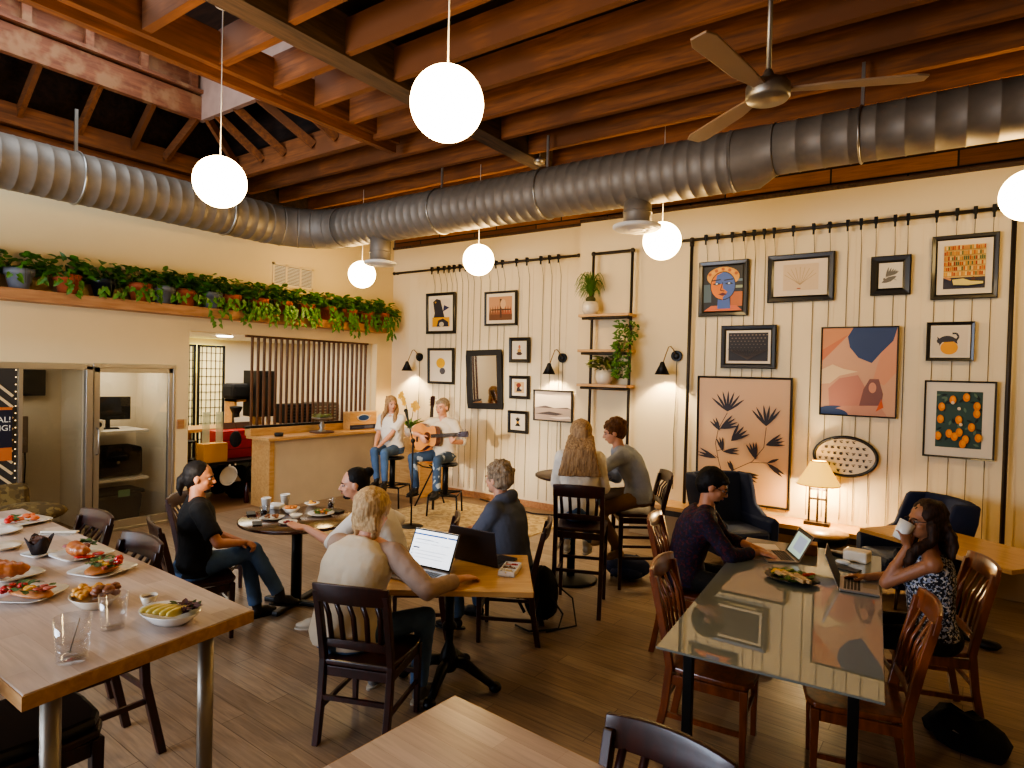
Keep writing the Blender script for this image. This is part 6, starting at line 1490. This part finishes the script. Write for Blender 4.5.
    if collar == 'hood':
        for k in range(9): a = PI * (.08 + .84 * k / 8); b.ell(N + Rs * math.cos(a) * .09 - Fs * math.sin(a) * .085 + Up * (.01 + .03 * math.sin(a)), .050)
    if fem:
        for k in (-1, 1): b.ell(sp(.68) + Rs * k * .062 * s + Fs * .085 * s - Up * .015, (.062 * s, .062 * s, .062 * s))
    sb = b if sleeve_m is None else None
    for i, k in enumerate((-1, 1)):
        a, e, w_ = arms[i]; bs = b if sleeve_m is None else MBt()
        r0 = .052 * s + loose * .8
        if sleeve > 0:
            bs.cap(N - top * (.06 if sleeve_m else .05) + Rs * k * (.10 if sleeve_m else .05), a, .05 * s + loose * .6, r0 * .99)
            if sleeve < 1: bs.ell(a, r0); bs.cyl(a, a + (e - a) * sleeve, r0, .047 * s + loose, 14)
            else:
                bs.cap(a, e, r0, .042 * s + loose * .7); f_ = sleeve - 1; q = e + (w_ - e) * f_; bs.ell(e, .043 * s + loose * .6); bs.cyl(e, q, .042 * s + loose * .6, .029 * s + loose * .55, 14)
        else: bs.cap(N - top * .04 + Rs * k * .06, a - Rs * k * .045, .026, .026)
        if sleeve_m is not None: rm(bs.build('sleeve', M[sleeve_m], t, recalc=False), .010, 4, .5, .012, .06)
    rm(b.build('shirt', M[shirt], t, recalc=False), .010, 4, .5, .014, .07)
    if nmkey == 'print':
        for j, wd_ in enumerate((.16, .12)):
            b = MBt(); c_ = sp(.74 - j * .09) + Fs * (.115 * s * bulk + loose + .008)
            b.tube([c_ + Rs * (-wd_ / 2 + wd_ * q / 14) + UPV * (.009 * (-1) ** q) for q in range(15)], .0035, 5); b.build('print_line', M['tgrey'], t)
    b = MBt(); b.loft(ringsf(.010, -1, .16))
    for h_, kn, an in legs:
        b.cap(h_, kn, .088 * s, .062 * s); b.ell(kn, .062 * s); b.cyl(kn, an + (kn - an).normalized() * .02, .061 * s, (.046 if fem else .055) * s, 16)
    b.ell(hip - Fw * .03 - Up * .02, (.16 * s, .13 * s, .10 * s), Matrix((Rt, Fw, Up)).transposed())
    rm(b.build('trousers', M[pants], t, recalc=False), .011, 4, .5, .012, .06)
    for i, (h_, kn, an) in enumerate(legs):
        fd = (V(fdir[i]) if fdir and fdir[i] is not None else Fw + Rt * (-.12, .12)[i]).normalized(); x_ = fd.cross(Up).normalized(); uu = x_.cross(fd).normalized(); Ff = Matrix((x_, fd, uu)).transposed()
        fc = an + fd * .055 * s - uu * .052
        b = MBt(); b.ell(fc + fd * .045 - uu * .004, (.044 * s, .088 * s, .028 * s), Ff); b.ell(fc - fd * .045 + uu * .008, (.036 * s, .052 * s, .042 * s), Ff); b.cap(fc - fd * .03 + uu * .01, an + Up * .03, .036 * s, .040 * s); b.ell(fc + fd * .01 + uu * .012, (.038 * s, .07 * s, .034 * s), Ff)
        sh_ = rm(b.build('shoe' if shoe != 'sock' else 'sock', M[shoe], t, recalc=False), .008, 3)
        if shoe != 'sock':
            b = MBt(); out = []
            for k in range(20):
                a = 2 * PI * k / 20; ww = .043 + .006 * math.sin(a); out.append(fc + fd * (.008 + .128 * math.sin(a)) * s + x_ * ww * math.cos(a) * s)
            b.loft([[p - uu * .034 for p in out], [p - uu * .020 for p in out]], smooth=False); b.build('sole', M['sneakw'] if shoe in ('sneaker', 'sneakw') else M['blackm'], t)
    # hair
    if hair:
        def HB(): return MBt()
        b = HB(); L = hair.get('len', 0); vol = hair.get('vol', .012)
        he(b, (0, -.026, .036), (.078 + vol, .090 + vol, .084 + vol), 22, 14)
        he(b, (0, -.045, .0), (.072 + vol * .7, .070 + vol, .075 + vol * .5))
        if hair.get('fringe'): he(b, (0, .035, .075), (.062, .045, .032)); he(b, (.02, .06, .062), (.05, .03, .022))
        if hair.get('side', 0):
            for k in (-1, 1): he(b, (k * .064, -.034 + hair.get('sf', 0), -.012 - hair['side'] * .35), (.020, .040, .040 + hair['side'] * .55))
        if hair.get('neck', 1): he(b, (0, -.062, -.035), (.060, .040, .05))
        if L:
            bk = -Fs; drop = V(hair.get('dir', (0, 0, -1))).normalized(); wd = hair.get('w', .085); n = 7; rings = []
            base = hp_(0, -.065, -.01)
            for j in range(n):
                u = j / (n - 1); c = base + bk * (.012 * math.sin(u * 3) + hair.get('back', .03) * min(1, u * 3)) * s - Up * L * u * 1.0 + V(hair.get('shift', (0, 0, 0))) * u
                w_ = wd * (1 + hair.get('flare', -.25) * u) ; dp = .052 * (1 - .45 * u)
                rings.append([c + hr * w_ * math.cos(2 * PI * i / 20) + bk * dp * math.sin(2 * PI * i / 20) for i in range(20)])
            b.loft(rings)
            if hair.get('front'):
                for k in (-1, 1):
                    q0 = hp_(k * .078, .005, -.02); q1 = hp_(k * .088, .012, -.10); q2 = N + Rs * k * .10 * s + Fs * .095 * s - Up * .02; q3 = q2 - Up * L * .45 + Fs * .02
                    b.cap(q0, q1, .030, .032); b.cap(q1, q2, .032, .034); b.cap(q2, q3, .034, .020)
        if hair.get('bun'): c, r_ = hair['bun']; he(b, c, (r_, r_, r_))
        if hair.get('tail'):
            q = [hp_(0, -.10, .01), hp_(0, -.125, -.03), hp_(0, -.125, -.09), hp_(0, -.115, -.14)]
            for a_, c_, r0, r1 in ((q[0], q[1], .028, .030), (q[1], q[2], .032, .028), (q[2], q[3], .026, .012)): b.cap(a_, c_, r0, r1)
        if hair.get('curl'):
            for _ in range(60):
                a = random.uniform(0, 2 * PI); e_ = random.uniform(.15, 1.4); he(b, ((.078 + vol) * math.cos(e_) * math.cos(a), -.026 + (.09 + vol) * math.cos(e_) * math.sin(a), .036 + (.086 + vol) * math.sin(e_)), (.017, .017, .015), 8, 6)
        rm(b.build('hair', M[hairm], t, recalc=False), .0075, hair.get('sm', 2), .5, hair.get('disp', .012), hair.get('ds', .025))
    if beard:
        b = MBt(); he(b, (0, .052, -.090), (.034, .036, .022)); he(b, (0, .086, -.0475), (.024, .012, .0055)); he(b, (0, .030, -.085), (.043, .036, .022))
        o = rm(b.build('beard', M[beard], t, recalc=False), .007, 1, .5, .006, .015)
    if glasses:
        b = MBt()
        for k in (-1, 1):
            b.tube([hp_(k * .031 + .021 * math.cos(2 * PI * i / 14), .099, .0 + .017 * math.sin(2 * PI * i / 14)) for i in range(14)], .0022 * hs, 5, closed=True); b.tube([hp_(k * .052, .097, .004), hp_(k * .082, .0, .002)], .002, 5)
        b.tube([hp_(-.010, .101, .002), hp_(.010, .101, .002)], .002, 5); b.build('glasses', M['blackm'], t)
    return dict(t=t, N=N, arms=arms, legs=legs, Hc=Hc, HF=HF, Fs=Fs, Rs=Rs, hp=hp_, MBt=MBt, hip=hip)
UPV = V((0, 0, 1))
SHORT = dict(vol=.010, fringe=1, side=.03, disp=.012)
UPV = V((0, 0, 1))
# 1 singer on stool
person('blonde woman in a white T-shirt and jeans sitting on a stool with clasped hands', (-6.88, 6.70, .87), 198, 3, s=1.0, bulk=1.12, head=(48, 4), hands=((-6.78, 6.34, .92), (-6.84, 6.33, .93)), hdir=((-.6, -.2, -.6), (.6, -.3, -.6)), feet=((-6.60, 6.30, .34), (-6.72, 6.26, .36)), kpole=((.3, -1, .8), (.25, -1, .8)), skin='skinl', shirt='twhite', sleeve=.75, pants='jean', shoe='boot', fem=True, hair=dict(len=.40, vol=.014, side=.05, front=1, w=.085, sm=3, flare=0), hairm='hblond2', hem=.05, loose=.024)
# 2 guitarist
G = person('grey haired man in a white printed T-shirt and ripped jeans playing acoustic guitar', nmkey='print', hip=(-5.87, 6.75, .86), yaw=190, lean=8, s=1.03, head=(-4, 4), hands=((-5.50, 6.46, 1.09), (-5.98, 6.36, 1.15)), hdir=((.05, -.25, 1), (.5, .15, -.6)), hn=((.1, -1, -.1), (0, -1, .2)), curl=(1.0, .5), poles=((.7, 0, -1), (-1, .1, -.2)), feet=((-5.68, 6.38, .32), (-6.02, 6.34, .32)), kpole=((.35, -1, .6), (-.35, -1, .6)), skin='skinl', shirt='tcream', sleeve=1.15, pants='jeanr', shoe='boot', hair=dict(vol=.008, fringe=1, disp=.01), hairm='hgrey', loose=.02)
# 3 man in black T-shirt
person('man with dark ponytail in a black T-shirt and jeans sitting cross legged', (-4.66, 2.50, .53), -22, 2, s=1.0, head=(-18, 6), hands=((-4.48, 2.78, .68), (-4.40, 2.72, .70)), hdir=((.7, .4, -.1), (-.6, .6, -.1)), curl=(.9, .9), poles=((-1, -.3, -.8), (1, -.4, -.8)), feet=((-4.58, 2.98, .0), (-4.36, 3.04, .14)), kpole=((0, 1, .6), (-.1, .5, 1.6)), fdir=((0, 1, 0), (.3, .9, -.2)), skin='skinm', shirt='tblack', sleeve=.8, pants='jean', shoe='boot', hair=dict(vol=.005, tail=1, disp=.006), hairm='hblack', beard='hblack', loose=.018)
# 4 man with the bun
person('man with a hair bun in a white shirt leaning in with one palm open', (-3.56, 3.50, .55), 132, 30, s=1.02, head=(8, 6), hands=((-4.00, 3.02, .82), (-3.85, 3.55, .66)), hdir=((-1, -.35, .1), (-1, 0, -.2)), hn=((0, .2, -1), (0, 0, 1)), curl=(.15, .5), poles=((-.1, -.6, -1), (.4, .6, -.6)), feet=((-4.02, 3.18, 0), (-4.02, 3.44, .0)), kpole=((-1, -.6, 1.2), (-1, .2, 1.2)), skin='skinl', shirt='twhite', sleeve=1.15, pants='greyp', shoe='sneakw', hair=dict(vol=.005, disp=.006, bun=((0, -.115, .075), .038)), hairm='hblack', beard='hblack', loose=.02)
# 5 blonde from behind with laptop
person('blonde person in a cream top with dusty sleeves typing on the silver laptop', (-2.84, 2.42, .53), 10, 23, s=1.04, sho=1.12, head=(-4, 14), hands=((-2.80, 2.84, .80), (-2.40, 2.93, .79)), hdir=((.2, 1, -.1), (.15, 1, -.05)), curl=(.5, .35), poles=((-1, -.2, -.5), (1, -.5, -.75)), feet=((-3.0, 2.80, .0), (-2.64, 2.84, .0)), kpole=((-.3, 1, .5), (.35, 1, .5)), skin='skinl', shirt='tcream', sleeve=1.85, sleeve_m='traglan', pants='jean', shoe='sneaker', hair=dict(len=.11, vol=.026, side=.14, w=.098, fringe=1, sf=.01, disp=.014, back=.0, flare=.05), hairm='hblond', loose=.026, bulk=1.10)
# 6 hoodie man
person('man with tousled ash hair in a slate hooded jacket looking toward the music', (-2.75, 3.99, .55), 104, 12, s=1.02, head=(-14, 4), hands=((-3.08, 3.90, .80), (-3.10, 4.00, .80)), hdir=((-.8, .3, -.3), (-.8, -.4, -.2)), curl=(.8, .6), poles=((.2, -1, -.9), (0, 1, -.8)), feet=((-3.16, 3.84, .0), (-3.18, 4.15, .0)), skin='skinl', shirt='hoodie', sleeve=1.55, pants='jean', shoe='boot', hair=dict(vol=.016, curl=1, disp=.02, fringe=1, side=.02, sm=1), hairm='hgrey', beard='hgrey', collar='hood', loose=.026, bulk=1.08)
# 7 woman on bar chair
person('woman with long light brown hair in a white top sitting on a bar chair', (-2.72, 4.98, .84), 24, 4, s=1.0, head=(8, 8), hands=((-3.02, 5.28, 1.07), (-2.76, 5.34, 1.07)), hdir=((-.3, 1, 0), (-.3, 1, 0)), feet=((-2.98, 5.24, .34), (-2.80, 5.30, .34)), skin='skinl', shirt='twhite', sleeve=1.6, pants='jean', shoe='sneakw', fem=True, hair=dict(len=.36, vol=.028, side=.14, w=.115, back=.085, sm=4, disp=.010, flare=.72), hairm='hblond2', loose=.028)
# 8 young man bar
person('young man in a grey henley and khaki trousers eating on a bar chair', (-2.48, 5.76, .88), 124, 25, s=1.0, head=(-8, 14), hands=((-2.93, 5.44, 1.27), (-2.86, 5.62, 1.08)), hdir=((-.5, .1, .8), (-1, -.2, 0)), curl=(.9, .5), poles=((.3, -.6, -1), (.2, .6, -.8)), feet=((-2.58, 5.56, .28), (-2.84, 5.72, .32)), kpole=((-.9, -.7, .8), (-1, -.2, .8)), fdir=((-.95, -.3, -.3), (-1, 0, -.2)), skin='skinl', shirt='tgrey', sleeve=1.8, pants='khaki', shoe='sock', hair=dict(vol=.014, curl=1, fringe=1, disp=.016, sm=1), hairm='hbrown', loose=.022)
# 9 purple shirt
person('man with glasses in a purple patterned shirt typing at the glass table', (-1.60, 4.64, .57), -74, 16, s=1.05, head=(0, 22), hands=((-1.20, 4.90, .79), (-1.10, 4.76, .79)), hdir=((1, -.1, -.1), (1, .1, -.1)), poles=((0, .8, -.8), (0, -.8, -.8)), feet=((-1.15, 4.86, .0), (-1.13, 4.62, .0)), skin='skinm', shirt='purple', sleeve=1.75, pants='blackp', shoe='boot', hair=dict(vol=.010, fringe=1, disp=.01), hairm='hblack', beard='hblack', glasses=True, loose=.022, bulk=1.04)
# 10 drinking woman
W10 = person('woman with glasses in a floral sleeveless top drinking from a white cup', (-.04, 4.48, .57), 98, 4, s=1.0, head=(24, 4), hands=('cup', (-.40, 4.62, .79)), hdir=(None, (-1, 0, -.05)), hn=(None, (0, 0, 1)), curl=(.75, .3), poles=((.35, -.35, -1), (-.2, .8, -.8)), feet=((-.42, 4.48, .0), (-.42, 4.68, .0)), skin='skind', shirt='floral', sleeve=0, pants='blackp', shoe='boot', fem=True, hair=dict(len=.20, vol=.012, side=.08, front=1, w=.09, disp=.03, ds=.06, sm=3, flare=.25), hairm='hdbrown', glasses=True, hem=-.16, loose=.018)
hp_ = W10['hp']; c0 = hp_(0, .138, -.058); cd = (hp_(0, .135, .02) - hp_(0, .11, -.1)).normalized()
t = thing('white_cup', 'white cup tilted at the mouth of the woman with glasses', 'cup', tuple(c0)); fx = (W10['HF'] @ V((0, -.55, .85))).normalized()
b = MB(); b.lathe([(0, -.06), (.032, -.06), (.046, .055), (.043, .055), (.030, -.054), (0, -.054)], (0, 0, 0), 24, tuple(fx)); b.build('cup', M['ceramic'], t)
# ---------------------------------------------------------------- guitars
def guitar(name, label, Mx, top_c, hold=False):
    t = thing(name, label, 'guitar'); t.matrix_world = Mx      # local: x along neck, y across, z front normal
    prof = [(0, 0), (.012, .07), (.05, .135), (.11, .178), (.17, .195), (.23, .185), (.29, .145), (.33, .125), (.37, .130), (.42, .145), (.455, .135), (.478, .10), (.488, .05), (.49, 0)]
    out = [(x, w) for x, w in prof] + [(x, -w) for x, w in prof[-2:0:-1]]
    b = MB(); b.prism(out, -.10, -.004); b.build('body_side', M['guitarside'], t, .006)
    b = MB(); b.prism([(x, y * 1.0) for x, y in out], -.006, .0); b.build('soundboard', top_c, t, .002)
    b = MB(); b.lathe([(0, .0006), (.05, .0006)], (.325, 0, 0), 28); b.build('sound_hole', M['blackm'], t); b = MB(); b.lathe([(.052, .0008), (.060, .0008)], (.325, 0, 0), 28); b.build('rosette', M['guitarside'], t)
    b = MB(); b.prism([(.23, -.03), (.26, -.09), (.33, -.10), (.37, -.06), (.33, -.055), (.28, -.035)], .0005, .002); b.build('pickguard', M['pick'], t)
    b = MB(); b.b2((.13, -.07, 0), (.155, .07, .010)); b.build('bridge', M['blackm'], t)
    b = MB(); b.b2((.40, -.026, -.0), (.86, .026, .012)); b.build('fretboard', M['guitarneck'], t, .002)
    b = MB(); b.cap((.47, 0, -.012), (.86, 0, -.010), .022, .018); b.build('neck', M['guitarside'], t)
    b = MB(); b.prism([(.86, -.024), (.90, -.036), (1.04, -.040), (1.05, 0), (1.04, .040), (.90, .036), (.86, .024)], -.012, .006); b.build('headstock', M['pick'], t, .003)
    for k in range(6):
        b = MB(); s_ = 1 if k % 2 else -1; xx = .91 + (k // 2) * .045; b.cyl((xx, s_ * .036, -.004), (xx, s_ * .056, -.004), .004, n=8); b.ell((xx, s_ * .06, -.004), (.010, .007, .005)); b.build('tuning_peg', M['steel'], t)
    for k in range(6):
        y = -.02 + k * .008; b = MB(); b.cyl((.14, y, .011), (.90, y, .014), .0008, n=5); b.build('string', M['steel'], t)
    return t
M['gtop1'] = mat('spruce_top', (.80, .52, .25), .3, coat=.5, var=.08); M['gtop2'] = mat('amber_top', (.76, .44, .16), .35, coat=.4, var=.08); M['guitarside'] = mat('guitar_side', (.42, .20, .09), .3, coat=.5); M['pick'] = mat('dark_pickguard', (.16, .04, .03), .3, coat=.4); M['guitarneck'] = mat('rosewood', (.15, .09, .06), .4)
def basis(o, x, z):
    x = V(x).normalized(); z = V(z); z = (z - x * z.dot(x)).normalized(); y = z.cross(x)
    m = Matrix((x, y, z)).transposed().to_4x4(); m.translation = V(o); return m
guitar('acoustic_guitar', 'amber acoustic guitar held by the grey haired man', basis((-6.24, 6.42, 1.10), (1, .02, .12), (.10, -1, .12)), M['gtop1'])
guitar('acoustic_guitar', 'second amber acoustic guitar leaning upright behind the microphone stand', basis((-6.35, 6.95, .66), (-.18, .25, 1), (.1, -1, .2)), M['gtop2'])
t = thing('guitar_stand', 'black tubular stand holding the upright second guitar', 'guitar stand', (-6.35, 6.97, 0))
b = MB()
for s_ in (-1, 1): b.tube([(0, .1, .6), (s_ * .18, -.12, .0)], .012)
b.tube([(0, .1, .6), (0, .35, 0)], .012); b.tube([(-.12, -.14, .66), (-.12, -.02, .60), (.12, -.02, .60), (.12, -.14, .66)], .010); b.build('frame', M['black'], t)
